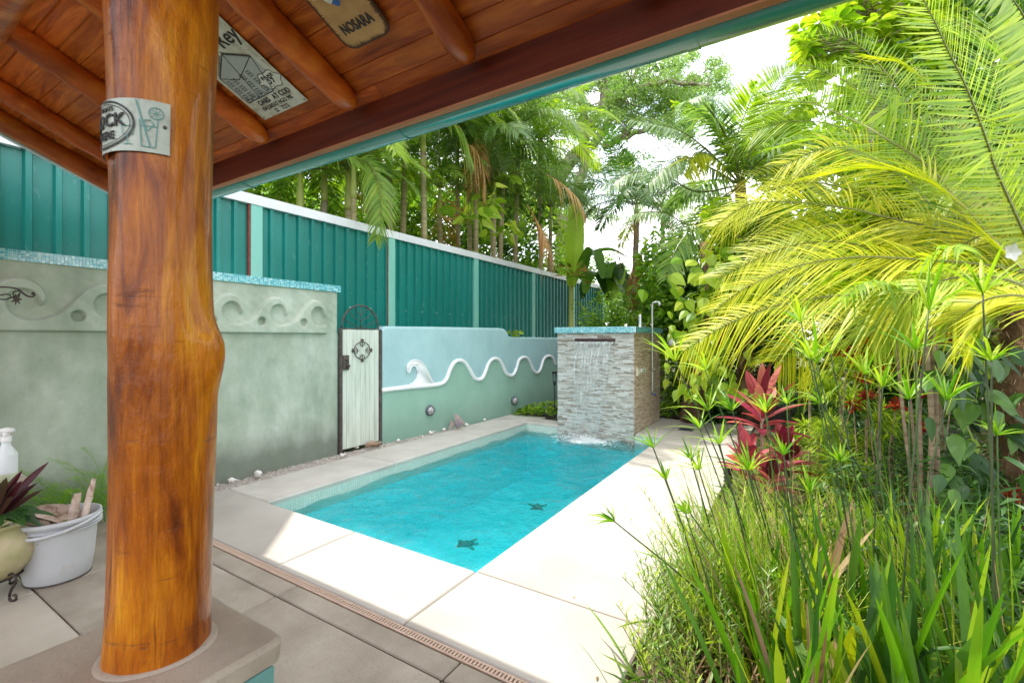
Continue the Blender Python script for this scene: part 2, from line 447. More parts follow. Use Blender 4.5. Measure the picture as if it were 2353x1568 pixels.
def postwood():
    m, t = newmat('varnished_post')
    v = coords(t, (3.2, 3.2, .55)); vl = coords(t, (1, 1, .45))
    n1 = noise(t, v, 6, 8, .6, 1.6); big = noise(t, vl, 5.5, 3, .5)
    f = math_(t, 'ADD', math_(t, 'MULTIPLY', n1, .45), math_(t, 'MULTIPLY', big, .55))
    c = ramp(t, f, [(.35, (.05, .009, .0005)), (.44, (.20, .042, .001)), (.52, (.36, .095, .002)), (.60, (.52, .175, .004)), (.70, (.70, .31, .012))])
    fine = noise(t, coords(t, (60, 60, 3.0)), 4, 9, .78)
    c = mixc(t, math_(t, 'MULTIPLY', ramp(t, fine, [(.46, (0, 0, 0)), (.66, (1, 1, 1))]), .5), c, (.085, .016, .002))
    # horizontal bark checks and dark pin knots
    ck = noise(t, coords(t, (4.5, 4.5, 30)), 1.9, 5, .65)
    ck = ramp(t, ck, [(.60, (0, 0, 0)), (.72, (1, 1, 1))])
    ckm = ramp(t, noise(t, coords(t), 5, 2), [(.46, (0, 0, 0)), (.58, (1, 1, 1))])
    ckk = math_(t, 'MULTIPLY', ck, ckm)
    c = mixc(t, math_(t, 'MULTIPLY', ckk, .75), c, (.03, .008, .002))
    cr_ = noise(t, coords(t, (16, 16, .5)), 2.4, 5, .6); cr2 = ramp(t, cr_, [(.635, (0, 0, 0)), (.66, (1, 1, 1))])
    c = mixc(t, math_(t, 'MULTIPLY', cr2, .7), c, (.02, .006, .002))
    h = math_(t, 'ADD', math_(t, 'MULTIPLY', noise(t, coords(t, (1.6, 1.6, 1.0)), 17, 4, .6), 1.2), math_(t, 'MULTIPLY', n1, .12))
    h = math_(t, 'SUBTRACT', h, math_(t, 'MULTIPLY', math_(t, 'ADD', cr2, ckk), .25))
    return finish(m, t, c, .38, bump(t, h, .30, .02), spec=.2, coat=.22, coat_rough=.05)
M['post'] = postwood()
M['cap'] = pm('cap_concrete', [(.3, (.28, .235, .18)), (.5, (.39, .335, .265)), (.75, (.49, .43, .35))], 4, .6, bmp=(40, .35, .004), speck=(160, (.14, .12, .09), .5, .58))
M['teal_plaster'] = pm('teal_plaster', [(.3, (.13, .28, .24)), (.6, (.20, .38, .33)), (.8, (.42, .50, .44))], 12, .75, bmp=(30, .6, .006))
M['teal_board'] = pm('teal_board', (.11, .27, .24), 4, .5)
M['tower_plain'] = pm('mortar', (.42, .39, .35), 8, .9)
def stone(name, cols, attr):
    m, t = newmat(name)
    if attr:
        a = t.nodes.new('ShaderNodeAttribute'); a.attribute_name = 'tint'; f = a.outputs['Fac']
    else:
        a = t.nodes.new('ShaderNodeObjectInfo'); f = a.outputs['Random']
    n = noise(t, coords(t, (1, 1, 3)), 22, 4)
    f = math_(t, 'ADD', math_(t, 'MULTIPLY', f, .75), math_(t, 'MULTIPLY', n, .3))
    return finish(m, t, ramp(t, f, cols), .72, bump(t, noise(t, coords(t), 90, 4), .35, .004))
sc = [(.10, (.20, .165, .12)), (.28, (.34, .30, .25)), (.45, (.50, .48, .44)), (.62, (.62, .61, .58)), (.8, (.40, .37, .32)), (.95, (.66, .64, .60))]
M['stone_attr'] = stone('ledger_stone', sc, True); M['stone_obj'] = stone('ledger_stone_piece', sc, False)
sw = [(.10, (.36, .25, .19)), (.3, (.48, .36, .28)), (.5, (.57, .45, .36)), (.75, (.64, .53, .44)), (.95, (.68, .58, .49))]
M['stone_bounce'] = stone('ledger_stone_bounce', sw, True)  # warmer copy of the ledger stone; light bounced off the deck tinted in
aq = [(0, (.03, .34, .42)), (.3, (.06, .42, .50)), (.6, (.16, .52, .57)), (.85, (.30, .62, .66)), (1, (.42, .70, .73))]
def glasstile(name, attr):
    m, t = newmat(name)
    a = t.nodes.new('ShaderNodeAttribute' if attr else 'ShaderNodeObjectInfo')
    if attr: a.attribute_name = 'tint'
    return finish(m, t, ramp(t, a.outputs['Fac' if attr else 'Random'], aq), .12, None, spec=.6, coat=.3)
M['tile_attr'] = glasstile('mosaic_tile', True); M['tile_obj'] = glasstile('mosaic_tile_piece', False)
M['grout'] = pm('grout', (.82, .84, .82), 40, .9)
pool_cols = [(0, (.10, .80, .86)), (.5, (.18, .88, .92)), (1, (.36, .93, .95))]
for pl in ('xy', 'yz', 'xz'):
    M['pool_' + pl] = tilemat('pool_mosaic_' + pl, pl, pool_cols, .025, (.45, .92, .93), .05, .3)
    M['line_' + pl] = tilemat('waterline_tile_' + pl, pl, [(0, (.50, .58, .50)), (1, (.60, .66, .58))], .028, (.36, .42, .36), .05, .25)
M['iron'] = pm('wrought_iron', [(.3, (.03, .024, .022)), (.7, (.09, .06, .05))], 30, .6, metallic=.3)
M['rust'] = pm('rusty_iron', [(.3, (.055, .046, .040)), (.6, (.105, .085, .072)), (.8, (.17, .125, .10))], 18, .75, metallic=.2, bmp=(60, .4, .002))
M['steel'] = pm('steel', (.55, .52, .5), 5, .3, metallic=.9)
M['bronze'] = pm('bronze_spout', (.085, .05, .05), 8, .3, metallic=.6)
M['pipe'] = pm('grey_pipe', (.66, .66, .66), 8, .35, metallic=.5)
M['drain'] = pm('drain_grate', [(.3, (.44, .31, .23)), (.7, (.54, .40, .31))], 14, .7)
M['dark'] = pm('dark_gap', (.015, .013, .012), 5, .9)
M['shell'] = pm('shell', [(.3, (.55, .50, .45)), (.5, (.74, .71, .67)), (.8, (.82, .80, .78))], 18, .6, bmp=(60, .5, .003))
M['drift'] = pm('driftwood', [(.3, (.16, .09, .05)), (.7, (.40, .28, .19))], 20, .8, bmp=(40, .8, .006))
M['lampgrey'] = pm('lamp_metal', (.13, .14, .16), 12, .5, metallic=.4)
M['lampglass'] = pm('frosted_glass', (.52, .50, .50), 6, .25, spec=.6)
M['terra'] = pm('terracotta', [(.3, (.28, .20, .17)), (.7, (.42, .32, .28))], 14, .8, bmp=(50, .5, .003))
M['bluegrey'] = pm('blue_grey_clay', [(.3, (.14, .15, .24)), (.7, (.24, .25, .36))], 18, .8)
M['bucket'] = pm('bucket_plastic', [(.3, (.50, .51, .53)), (.7, (.60, .61, .63))], 3, .45, speck=(16, (.42, .38, .32), .35, .6))
M['bottle'] = pm('bottle_plastic', (.72, .75, .76), 3, .35)
M['liquid'] = pm('bottle_liquid', (.60, .66, .44), 3, .4)
M['clay'] = pm('pot_clay', [(.3, (.30, .34, .09)), (.45, (.38, .36, .17)), (.6, (.52, .43, .27)), (.8, (.60, .49, .35))], 5, .7, bmp=(30, .4, .004))
M['bark_bits'] = pm('dry_bark', [(.3, (.30, .19, .13)), (.5, (.55, .42, .34)), (.75, (.72, .62, .55))], 12, .8, stretch=(1, 1, 1), bmp=(50, .7, .004), dist=1.5)
M['black'] = pm('black_plastic', (.02, .02, .022), 5, .5)
M['white'] = pm('white_plastic', (.78, .78, .76), 5, .4)
M['cream'] = pm('cream_plastic', (.66, .60, .46), 5, .5)
M['bluep'] = pm('blue_plastic', (.05, .14, .38), 5, .4)
M['ink'] = pm('sign_ink', (.03, .03, .032), 20, .7)
M['sign_white'] = pm('sign_white', [(.3, (.36, .33, .27)), (.45, (.56, .55, .50)), (.7, (.66, .66, .63))], 14, .6, speck=(60, (.3, .2, .1), .5, .62))
M['sign_grey'] = pm('sign_grey', (.42, .45, .47), 14, .6)
M['leather'] = pm('leather_board', [(.3, (.36, .19, .075)), (.6, (.50, .29, .12)), (.8, (.58, .36, .17))], 9, .55, bmp=(50, .4, .003))
M['burnt'] = pm('burnt_edge', (.08, .03, .012), 20, .7)
M['mint'] = pm('mint_ink', (.12, .30, .28), 9, .6)
M['redp'] = pm('red_paint', (.35, .04, .03), 9, .6)
M['bluepaint'] = pm('blue_paint', (.03, .12, .42), 9, .6)
M['whitepaint'] = pm('white_paint', (.7, .7, .68), 9, .6)
M['gate'] = pm('gate_board', [(.3, (.46, .50, .42)), (.5, (.60, .64, .55)), (.75, (.68, .71, .64))], 3, .75, stretch=(5, 5, .4), rnd=True, bmp=(12, .6, .004), dist=.6, speck=(5, (.25, .30, .22), .35, .6))
M['house'] = pm('house_wall', [(.3, (.55, .54, .44)), (.7, (.66, .65, .55))], 1, .8)
M['roofm'] = pm('metal_roof', (.4, .4, .38), 1, .5)
M['turtle_g'] = pm('turtle_green', [(.4, (.0, .10, .05)), (.6, (.0, .28, .12))], 40, .3)
M['turtle_d'] = pm('turtle_dark', (.008, .02, .02), 40, .3)
M['hole'] = M['dark']

# leaves
M['lf_palm'] = leafmat('palm_leaf', (.05, .125, .018), (.15, .29, .04), (.36, .46, .08), .5)
M['lf_palm_gray'] = leafmat('palm_leaf_grey', (.07, .15, .05), (.17, .28, .10), (.32, .42, .18), .45)
M['lf_yellow'] = leafmat('palm_leaf_yellow', (.17, .27, .006), (.38, .42, .010), (.62, .56, .03), .45, spec=.35)
M['lf_lime'] = leafmat('palm_leaf_lime', (.09, .20, .008), (.23, .37, .013), (.44, .53, .03), .5)
M['lf_deep'] = leafmat('leaf_deep', (.012, .045, .010), (.035, .11, .018), (.11, .23, .03), .38)  # deep leaf green, lowered further to stand in for garden shade
M['lf_mid'] = leafmat('leaf_mid', (.05, .15, .012), (.15, .31, .018), (.36, .50, .04), .5)
M['lf_bright'] = leafmat('leaf_bright', (.13, .25, .012), (.28, .41, .02), (.48, .56, .06), .45)
M['lf_tree'] = leafmat('rain_tree_leaf', (.05, .12, .03), (.12, .23, .055), (.27, .39, .10), .5)
M['lf_dry'] = leafmat('dry_leaf', (.20, .08, .02), (.42, .19, .05), (.55, .33, .12), .3)
M['lf_red'] = leafmat('red_leaf', (.20, .012, .05), (.44, .05, .11), (.62, .20, .19), .4)
M['lf_maroon'] = leafmat('maroon_leaf', (.07, .008, .025), (.20, .02, .05), (.36, .06, .09), .35)
M['lf_croton'] = leafmat('dark_red_leaf', (.10, .005, .005), (.28, .015, .01), (.45, .06, .015), .3)
M['lf_purple'] = leafmat('purple_leaf', (.03, .004, .008), (.08, .012, .02), (.05, .07, .02), .25)
M['lf_fern'] = leafmat('fern_leaf', (.10, .26, .02), (.20, .42, .03), (.36, .56, .06), .5)
M['lf_straw'] = leafmat('straw', (.16, .09, .045), (.32, .21, .11), (.50, .38, .22), .2)
M['lf_silver'] = leafmat('silvery_leaf', (.14, .24, .07), (.26, .38, .13), (.40, .52, .24), .35)
M['lf_sedge'] = leafmat('sedge_leaf', (.05, .17, .007), (.15, .32, .01), (.38, .50, .03), .45, spec=.4)
M['lf_strap'] = leafmat('strap_leaf', (.03, .12, .005), (.12, .28, .009), (.38, .46, .02), .45, spec=.4)
M['stem'] = pm('green_stem', [(.3, (.03, .07, .012)), (.7, (.09, .17, .03))], 6, .5)
M['stem_dark'] = pm('dark_stem', [(.3, (.02, .035, .012)), (.7, (.055, .09, .025))], 6, .5)
M['rachis'] = pm('rachis', (.17, .18, .04), 6, .45)
M['trunk_grey'] = pm('bark_grey', [(.3, (.16, .125, .09)), (.5, (.28, .23, .17)), (.75, (.42, .36, .28))], 7, .85, stretch=(1, 1, .5), bmp=(14, .8, .02))
M['trunk_palm'] = pm('palm_trunk', [(.3, (.22, .17, .08)), (.5, (.34, .28, .14)), (.75, (.46, .40, .24))], 3, .7, stretch=(1, 1, 9), bmp=(6, .6, .01))
M['crownshaft'] = pm('crownshaft', [(.3, (.26, .32, .06)), (.6, (.40, .42, .10)), (.8, (.50, .42, .12))], 3, .4, stretch=(2, 2, .6))
M['trunk_brown'] = pm('fibrous_trunk', [(.3, (.05, .024, .012)), (.5, (.14, .075, .04)), (.75, (.28, .17, .10))], 9, .9, stretch=(1, 1, .6), bmp=(30, 1, .02))
M['petal'] = pm('white_petal', (.75, .75, .74), 5, .6)
M['cane'] = pm('cane_bark', [(.3, (.20, .13, .085)), (.5, (.34, .24, .17)), (.75, (.46, .36, .27))], 5, .8, stretch=(1, 1, 6), bmp=(10, .6, .006))

def watermat():
    m, t = newmat('pool_water')
    v = coords(t)
    h = math_(t, 'ADD', noise(t, v, 7, 5, .55, .8), math_(t, 'MULTIPLY', noise(t, v, 24, 3), .3))
    b = bump(t, h, .85, .06)
    fr = t.nodes.new('ShaderNodeFresnel'); fr.inputs['IOR'].default_value = 1.33; t.links.new(b, fr.inputs['Normal'])
    gl = t.nodes.new('ShaderNodeBsdfGlossy'); gl.inputs['Roughness'].default_value = .03; t.links.new(b, gl.inputs['Normal'])
    tr = t.nodes.new('ShaderNodeBsdfTransparent')
    rf = t.nodes.new('ShaderNodeBsdfRefraction'); rf.inputs['IOR'].default_value = 1.2; rf.inputs['Roughness'].default_value = 0; t.links.new(b, rf.inputs['Normal'])
    a = t.nodes.new('ShaderNodeMixShader'); a.inputs[0].default_value = .16
    t.links.new(tr.outputs[0], a.inputs[1]); t.links.new(rf.outputs[0], a.inputs[2])
    c = t.nodes.new('ShaderNodeMixShader'); t.links.new(fr.outputs[0], c.inputs[0]); t.links.new(a.outputs[0], c.inputs[1]); t.links.new(gl.outputs[0], c.inputs[2])
    vo = t.nodes.new('ShaderNodeVolumeAbsorption'); vo.inputs['Color'].default_value = (.0, .972, .985, 1); vo.inputs['Density'].default_value = 1.05
    o = t.nodes.new('ShaderNodeOutputMaterial'); t.links.new(c.outputs[0], o.inputs['Surface']); t.links.new(vo.outputs[0], o.inputs['Volume'])
    m2, t2 = newmat('pool_water_side')
    tr2 = t2.nodes.new('ShaderNodeBsdfTransparent'); vo2 = t2.nodes.new('ShaderNodeVolumeAbsorption'); vo2.inputs['Color'].default_value = (.0, .972, .985, 1); vo2.inputs['Density'].default_value = 1.05
    o2 = t2.nodes.new('ShaderNodeOutputMaterial'); t2.links.new(tr2.outputs[0], o2.inputs['Surface']); t2.links.new(vo2.outputs[0], o2.inputs['Volume'])
    return m, m2
M['water'], M['water_side'] = watermat()
def fallmat():
    m, t = newmat('falling_water')
    v = coords(t, (9, 9, .5))
    n = noise(t, v, 4.5, 5, .65)
    f = ramp(t, n, [(.40, (.02, .02, .02)), (.57, (.22, .22, .22)), (.74, (.85, .85, .85))])
    tr = t.nodes.new('ShaderNodeBsdfTransparent'); tr.inputs[0].default_value = (.97, .98, .98, 1)
    gl = t.nodes.new('ShaderNodeBsdfGlossy'); gl.inputs['Roughness'].default_value = .12
    df = t.nodes.new('ShaderNodeBsdfDiffuse'); df.inputs[0].default_value = (.85, .88, .9, 1)
    tl = t.nodes.new('ShaderNodeBsdfTranslucent'); tl.inputs[0].default_value = (.9, .92, .94, 1)
    a = t.nodes.new('ShaderNodeMixShader'); a.inputs[0].default_value = .16
    t.links.new(df.outputs[0], a.inputs[1]); t.links.new(tl.outputs[0], a.inputs[2])
    b = t.nodes.new('ShaderNodeMixShader'); b.inputs[0].default_value = .3; t.links.new(a.outputs[0], b.inputs[1]); t.links.new(gl.outputs[0], b.inputs[2])
    c = t.nodes.new('ShaderNodeMixShader'); t.links.new(f, c.inputs[0]); t.links.new(tr.outputs[0], c.inputs[1]); t.links.new(b.outputs[0], c.inputs[2])
    o = t.nodes.new('ShaderNodeOutputMaterial'); t.links.new(c.outputs[0], o.inputs['Surface'])
    return m
M['fall'] = fallmat()
M['foam'] = pm('foam', (.85, .88, .88), 20, .6)

# ================================================================== THE SETTING
H = EYE
PX0, PX1, PY0, PY1 = -2.75 * H, -1.18 * H, 1.605 * H, 4.76 * H        # pool opening
CX = -3.215 * H                                                      # outer edge of the coping by the wall
DX = -.44 * H                                                        # deck edge by the garden
WZ = -.15
TX0, TX1, TY0, TY1 = -3.62, -2.27, PY1 - .03, 8.95                   # stone tower

g = MB(); S_ = 400
# ground sheet, with an opening over the pool basin
xs = [-S_, PX0 - .25, PX1 + .25, S_]; ys = [-S_, PY0 - .2, PY1 + .2, S_]
for i in range(3):
    for j in range(3):
        if i == 1 and j == 1: continue
        g.add([[xs[i], ys[j], -.06], [xs[i+1], ys[j], -.06], [xs[i+1], ys[j+1], -.06], [xs[i], ys[j+1], -.06]], [(0, 1, 2, 3)])
tag(g.build('ground', M['ground']), kind='structure')
g = MB()
G = np.zeros((60, 90, 3)); G[..., 0] = np.linspace(DX + .02, 7, 60)[:, None]; G[..., 1] = np.linspace(.4, 16, 90)[None]
G[..., 2] = -.05 + .05 * rng.random((60, 90)) + .04 * np.sin(G[..., 0] * 3) * np.sin(G[..., 1] * 2.3); G[0, :, 2] = -.03
gridsurf(g, G); G = G.copy(); G[..., 0] = np.linspace(-5.2, DX + .02, 60)[:, None]; G[..., 1] = np.linspace(9.15, 16, 90)[None]; gridsurf(g, G)
tag(g.build('garden_soil', M['soil'], smooth=True), kind='structure')

# deck and coping slabs
deck = MB(); box(deck, (CX, 1.85, -.055), (PX0 - .06, PY1 + 1.6, -.03)); box(deck, (PX1 + .06, 1.85, -.055), (DX - .01, 9.1, -.03)); box(deck, (PX0 - .06, 1.85, -.055), (PX1 + .06, PY0 - .06, -.03))
box(deck, (PX0 - .06, PY1 + .06, -.055), (TX0, PY1 + 1.6, -.03)); box(deck, (TX1, PY1 + .06, -.055), (PX1 + .06, 9.1, -.03))
box(deck, (-5.3, -3, -.055), (1.2, 1.85, -.03))
deck = tag(deck.build('pool_deck', M['joint']), kind='structure')
JW = .0035
def slab(x0, x1, y0, y1, mat='deck', b=.006, z1=0.0, z0=-.068, par=deck, name='slab'):
    m = MB(); cbox(m, (x0 + JW, y0 + JW, z0), (x1 - JW, y1 - JW, z1), b); return m.build(name, M[mat], par)
YD = 1.170 * H
xj = [CX, -1.95 * H, PX1, DX]
for i in range(3): slab(xj[i] if i else CX, xj[i+1], YD, PY0, 'deck', .009)
yj = [PY0, 2.42 * H, 3.24 * H, 4.06 * H, PY1 + .02, 9.1]
for i in range(5): slab(PX1, DX, yj[i], yj[i+1])
ycl = [PY0, 2.65 * H, 3.7 * H, PY1 + .0]
for i in range(3): slab(CX, PX0, ycl[i], ycl[i+1], 'coping', .014)
slab(CX, TX0, PY1, PY1 + .42, 'coping', .014); slab(TX1, PX1, PY1, PY1 + .55, 'coping', .012); slab(TX1, PX1, PY1 + .55, 9.1, 'deck')
slab(CX - .0, -4.2, PY1 + .42, PY1 + .62, 'coping')
# patio pavers under the roof
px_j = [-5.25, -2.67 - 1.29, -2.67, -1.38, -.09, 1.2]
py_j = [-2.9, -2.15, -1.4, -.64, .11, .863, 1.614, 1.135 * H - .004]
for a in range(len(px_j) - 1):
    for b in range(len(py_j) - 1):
        slab(px_j[a], px_j[a+1], py_j[b], py_j[b+1], 'patio_lit' if px_j[a+1] < -2.6 and b < 5 else 'patio', .007, name='paver')

# linear drain: a tray, two rails and bars
dr = thing('linear_drain', 'narrow beige slotted drain strip set in the floor along the pool deck', 'drain', (-2.5, 1.151 * H, 0))
d0, d1 = 1.135 * H, 1.168 * H
m = MB(); box(m, (-5.2, d0, -.05), (1.2, d1, -.028)); m.build('tray', M['dark'], dr)
m = MB(); cbox(m, (-5.2, d0 + .001, -.028), (1.2, d0 + .012, -.001), .002); cbox(m, (-5.2, d1 - .012, -.028), (1.2, d1 - .001, -.001), .002); m.build('rail', M['drain'], dr)
m = MB(); cbox(m, (-.0058, -.0135, -.012), (.0058, .0135, 0), .001); bar = m.mesh('bar', M['drain'])
for i in range(215): link('bar', bar, dr, Matrix.Translation((-4.6 + i * .0205, (d0 + d1) / 2, -.002)))

# ------------------------------------------------------------------ pool
pool = thing('swimming_pool', 'small rectangular plunge pool of aqua mosaic tiles sunk in the pale deck', 'pool', ((PX0 + PX1) / 2, (PY0 + PY1) / 2, 0))
FZ = -1.0
e = .045
m = MB(); m.add([[PX0 - e, PY0 - e, FZ], [PX1 + e, PY0 - e, FZ], [PX1 + e, PY1 + e, FZ], [PX0 - e, PY1 + e, FZ]], [(0, 1, 2, 3)]); m.build('pool_floor', M['pool_xy'], pool)
m = MB()
for x in (PX0, PX1): m.add([[x, PY0, FZ], [x, PY1, FZ], [x, PY1, -.05], [x, PY0, -.05]], [(0, 1, 2, 3)])
m.build('side_wall', M['pool_yz'], pool)
m = MB()
for y in (PY0, PY1): m.add([[PX0, y, FZ], [PX1, y, FZ], [PX1, y, -.05], [PX0, y, -.05]], [(0, 1, 2, 3)])
m.build('end_wall', M['pool_xz'], pool)
m = MB(); cbox(m, (PX0 + .001, PY0 + .001, FZ), (PX1 - .001, PY0 + .60, -.40), .03); m.build('bench', M['pool_xy'], pool)
m = MB(); m.add([[PX0 + .004, PY0, -.24], [PX0 + .004, PY1, -.24], [PX0 + .004, PY1, -.05], [PX0 + .004, PY0, -.05]], [(0, 1, 2, 3)]); m.build('waterline_band', M['line_yz'], pool)
m = MB(); m.add([[PX0, PY1 - .004, -.24], [PX1, PY1 - .004, -.24], [PX1, PY1 - .004, -.05], [PX0, PY1 - .004, -.05]], [(0, 1, 2, 3)]); m.build('waterline_band', M['line_xz'], pool)
m = MB(); lathe(m, [(0, -.012), (.022, -.012), (.035, -.004), (.035, 0)], (-1.93, PY1 - .006, -.095), 16, 'y'); lathe(m, [(0, -.02), (.010, -.018), (.012, -.012)], (-1.93, PY1 - .006, -.095), 10, 'y'); m.build('water_jet', M['white'], pool)

def turtle(x, y, s, rot, lab):
    th = thing('mosaic_turtle', lab, 'mosaic', (x, y, FZ), 'turtle mosaics on the pool floor')
    c, q = math.cos(rot), math.sin(rot)
    def fn(u, v, w): return [x + s * (u * c - v * q), y + s * (u * q + v * c), FZ + .004 + w]
    def poly(cx, cy, a, b, ang, k=14):
        return [(cx + a * math.cos(t) * math.cos(ang) - b * math.sin(t) * math.sin(ang), cy + a * math.cos(t) * math.sin(ang) + b * math.sin(t) * math.cos(ang)) for t in np.linspace(0, 2 * math.pi, k, endpoint=False)]
    m = MB(); prism(m, poly(0, 0, .5, .4, 0, 20), fn, .012); m.build('shell', M['turtle_d'], th)
    m = MB()
    for cx, cy in [(0, 0), (.25, 0), (-.25, 0), (.12, .2), (-.12, .2), (.12, -.2), (-.12, -.2)]: prism(m, poly(cx, cy, .09, .08, 0, 6), lambda u, v, w: fn(u, v, w + .012), .006)
    m.build('shell_scute', M['turtle_g'], th)
    m = MB(); prism(m, poly(.62, 0, .17, .12, 0), fn, .010); m.build('head', M['turtle_g'], th)
    for cx, cy, a, an in [(.38, .48, .36, .9), (.38, -.48, .36, -.9), (-.42, .36, .2, 2.4), (-.42, -.36, .2, -2.4)]:
        m = MB(); prism(m, poly(cx, cy, a, .11, an), fn, .010); m.build('flipper', M['turtle_g'], th)
turtle(-3.5, 4.55, .20, .5, 'green and black turtle mosaic on the pool floor nearest the camera')
turtle(-3.35, 6.1, .19, 2.0, 'turtle mosaic on the pool floor farther off, towards the waterfall')

# water: one closed body; top with real ripples
nx, ny = 130, 250
gx = np.linspace(PX0 - .03, PX1 + .03, nx); gy = np.linspace(PY0 - .03, PY1 + .03, ny)
XX, YY = np.meshgrid(gx, gy, indexing='ij')
hh = np.zeros_like(XX)
for k in range(46):
    a = rng.uniform(0, 2 * np.pi); lam = rng.uniform(.16, .75); f = 2 * np.pi / lam
    hh += lam * .0042 * np.sin(f * (XX * math.cos(a) + YY * math.sin(a)) + rng.uniform(0, 6))
fx, fy = -3.08, TY0 - .22
rr = np.hypot(XX - fx, YY - fy)
hh += .016 * np.sin(rr * 22) * np.exp(-rr * 1.3)
G = np.stack([XX, YY, WZ + hh * 1.25], -1)
m = MB(); gridsurf(m, G.transpose(1, 0, 2))
bz = FZ - .02
b0 = G[0].copy(); b0[:, 2] = bz; b1 = G[-1].copy(); b1[:, 2] = bz; b2 = G[:, 0].copy(); b2[:, 2] = bz; b3 = G[:, -1].copy(); b3[:, 2] = bz
gridsurf(m, np.stack([G[0], b0]), mi=1); gridsurf(m, np.stack([b1, G[-1]]), mi=1); gridsurf(m, np.stack([b2, G[:, 0]]), mi=1); gridsurf(m, np.stack([G[:, -1], b3]), mi=1)
m.add([[gx[0], gy[0], bz], [gx[0], gy[-1], bz], [gx[-1], gy[-1], bz], [gx[-1], gy[0], bz]], [(0, 1, 2, 3)], mi=1)
tag(m.build('pool_water', [M['water'], M['water_side']], smooth=True), kind='structure')

# ------------------------------------------------------------------ rain-shed gravel strip and shells
m = MB(); G = np.zeros((12, 160, 3)); G[..., 0] = np.linspace(-5.32, CX + .0, 12)[:, None]; G[..., 1] = np.linspace(.5, 8.0, 160)[None]; G[..., 2] = -.045 + .022 * rng.random((12, 160))
G[-1, :, 2] = -.045; gridsurf(m, G); tag(m.build('gravel_bed', M['gravelbase'], smooth=True), kind='structure')
m = MB(); n = 5200
P = np.stack([rng.uniform(-5.28, CX - .01, n), rng.uniform(1.6, 7.7, n), rng.uniform(-.035, -.015, n)], 1)
o8 = np.array([[1,0,0],[-1,0,0],[0,1,0],[0,-1,0],[0,0,1],[0,0,-1]], float); f8 = np.array([[0,2,4],[2,1,4],[1,3,4],[3,0,4],[2,0,5],[1,2,5],[3,1,5],[0,3,5]])
r = rng.uniform(.003, .010, n) * (1 + 1.2 * (rng.random(n) > .97))
vv = P[:, None] + o8[None] * r[:, None, None] * rng.uniform(.6, 1.3, (n, 6, 3))
m.add(vv.reshape(-1, 3), (f8[None] + (np.arange(n) * 6)[:, None, None]).reshape(-1, 3), np.repeat(rng.random(n), 6))
tag(m.build('loose_gravel', M['pebble']), 'pale gravel filling the strip between the green wall and the pool coping', 'gravel', kind='stuff')
# ------------------------------------------------------------------ text and print helpers
def text_mesh(s, size, bold=0.0, extrude=.0008):
    cu = bpy.data.curves.new('lettering', 'FONT'); cu.body = s; cu.size = size; cu.extrude = extrude; cu.offset = bold; cu.align_x = 'CENTER'; cu.align_y = 'CENTER'; cu.resolution_u = 3
    o = bpy.data.objects.new('lettering', cu); COL.objects.link(o); bpy.context.view_layer.update()
    me = bpy.data.meshes.new_from_object(o.evaluated_get(bpy.context.evaluated_depsgraph_get()))
    bpy.data.objects.remove(o); bpy.data.curves.remove(cu)
    v = np.zeros(len(me.vertices) * 3); me.vertices.foreach_get('co', v); F = [tuple(p.vertices) for p in me.polygons]
    bpy.data.meshes.remove(me)
    return v.reshape(-1, 3), F
def put_text(mb, s, size, fn, u=0, v=0, bold=0.0, rot=0, sx=1.0):
    co, F = text_mesh(s, size, bold)
    c, q = math.cos(rot), math.sin(rot)
    w = np.array([fn(u + (x * sx) * c - y * q, v + (x * sx) * q + y * c, z + .0012) for x, y, z in co])
    mb.add(w, F)
def line2d(mb, pts, fn, w=.002, closed=False):
    pts = list(pts) + ([pts[0]] if closed else [])
    for (a, b), (c, d) in zip(pts[:-1], pts[1:]):
        L = math.hypot(c - a, d - b) or 1e-6; nx_, ny_ = -(d - b) / L * w / 2, (c - a) / L * w / 2
        mb.add([fn(a + nx_, b + ny_, .001), fn(c + nx_, d + ny_, .001), fn(c - nx_, d - ny_, .001), fn(a - nx_, b - ny_, .001)], [(0, 1, 2, 3)])

# ================================================================== THE GREEN SCROLL WALL
GX, GY1 = -5.29, 4.05
ZT = 2.245
gw = thing('scroll_wall', 'weathered grey green plaster wall with wave scroll frieze and mosaic capping', 'wall', (GX, 2, 0))
m = MB(); box(m, (GX - .2, -1.5, -.06), (GX, GY1, 1.60)); box(m, (GX - .2, -1.5, 1.60), (GX - .012, GY1, ZT - .085))
m.build('wall_body', M['green_plaster'], gw)
du = .0075
U = np.arange(.55, GY1 + .001, du); Vv = np.arange(1.595, 2.165, du)
UU, VV = np.meshgrid(U, Vv, indexing='ij')
def sdpoly(px, py, poly):
    d = np.full(px.shape, 1e9); ins = np.zeros(px.shape, bool); k = len(poly)
    for i in range(k):
        ax, ay = poly[i]; bx, by = poly[(i + 1) % k]; ex, ey = bx - ax, by - ay
        t = np.clip(((px - ax) * ex + (py - ay) * ey) / (ex * ex + ey * ey + 1e-12), 0, 1)
        d = np.minimum(d, np.hypot(px - ax - t * ex, py - ay - t * ey))
        c = ((ay > py) != (by > py)) & (px < ex * (py - ay) / (by - ay + 1e-12) + ax)
        ins ^= c
    return np.where(ins, -d, d)
wv = [(-235, 78), (-195, 62), (-150, 18), (-115, -32), (-80, -68), (-30, -95), (20, -88), (55, -55), (68, -12), (54, 22), (42, -2), (26, -34), (-5, -48), (-40, -36), (-60, 0), (-55, 42), (-30, 72), (0, 86), (40, 88), (72, 76), (72, 140), (-235, 140)]
wv = [(p[0], p[1]) for p in wv]
base_h = np.zeros_like(UU)
rel = np.zeros_like(UU)
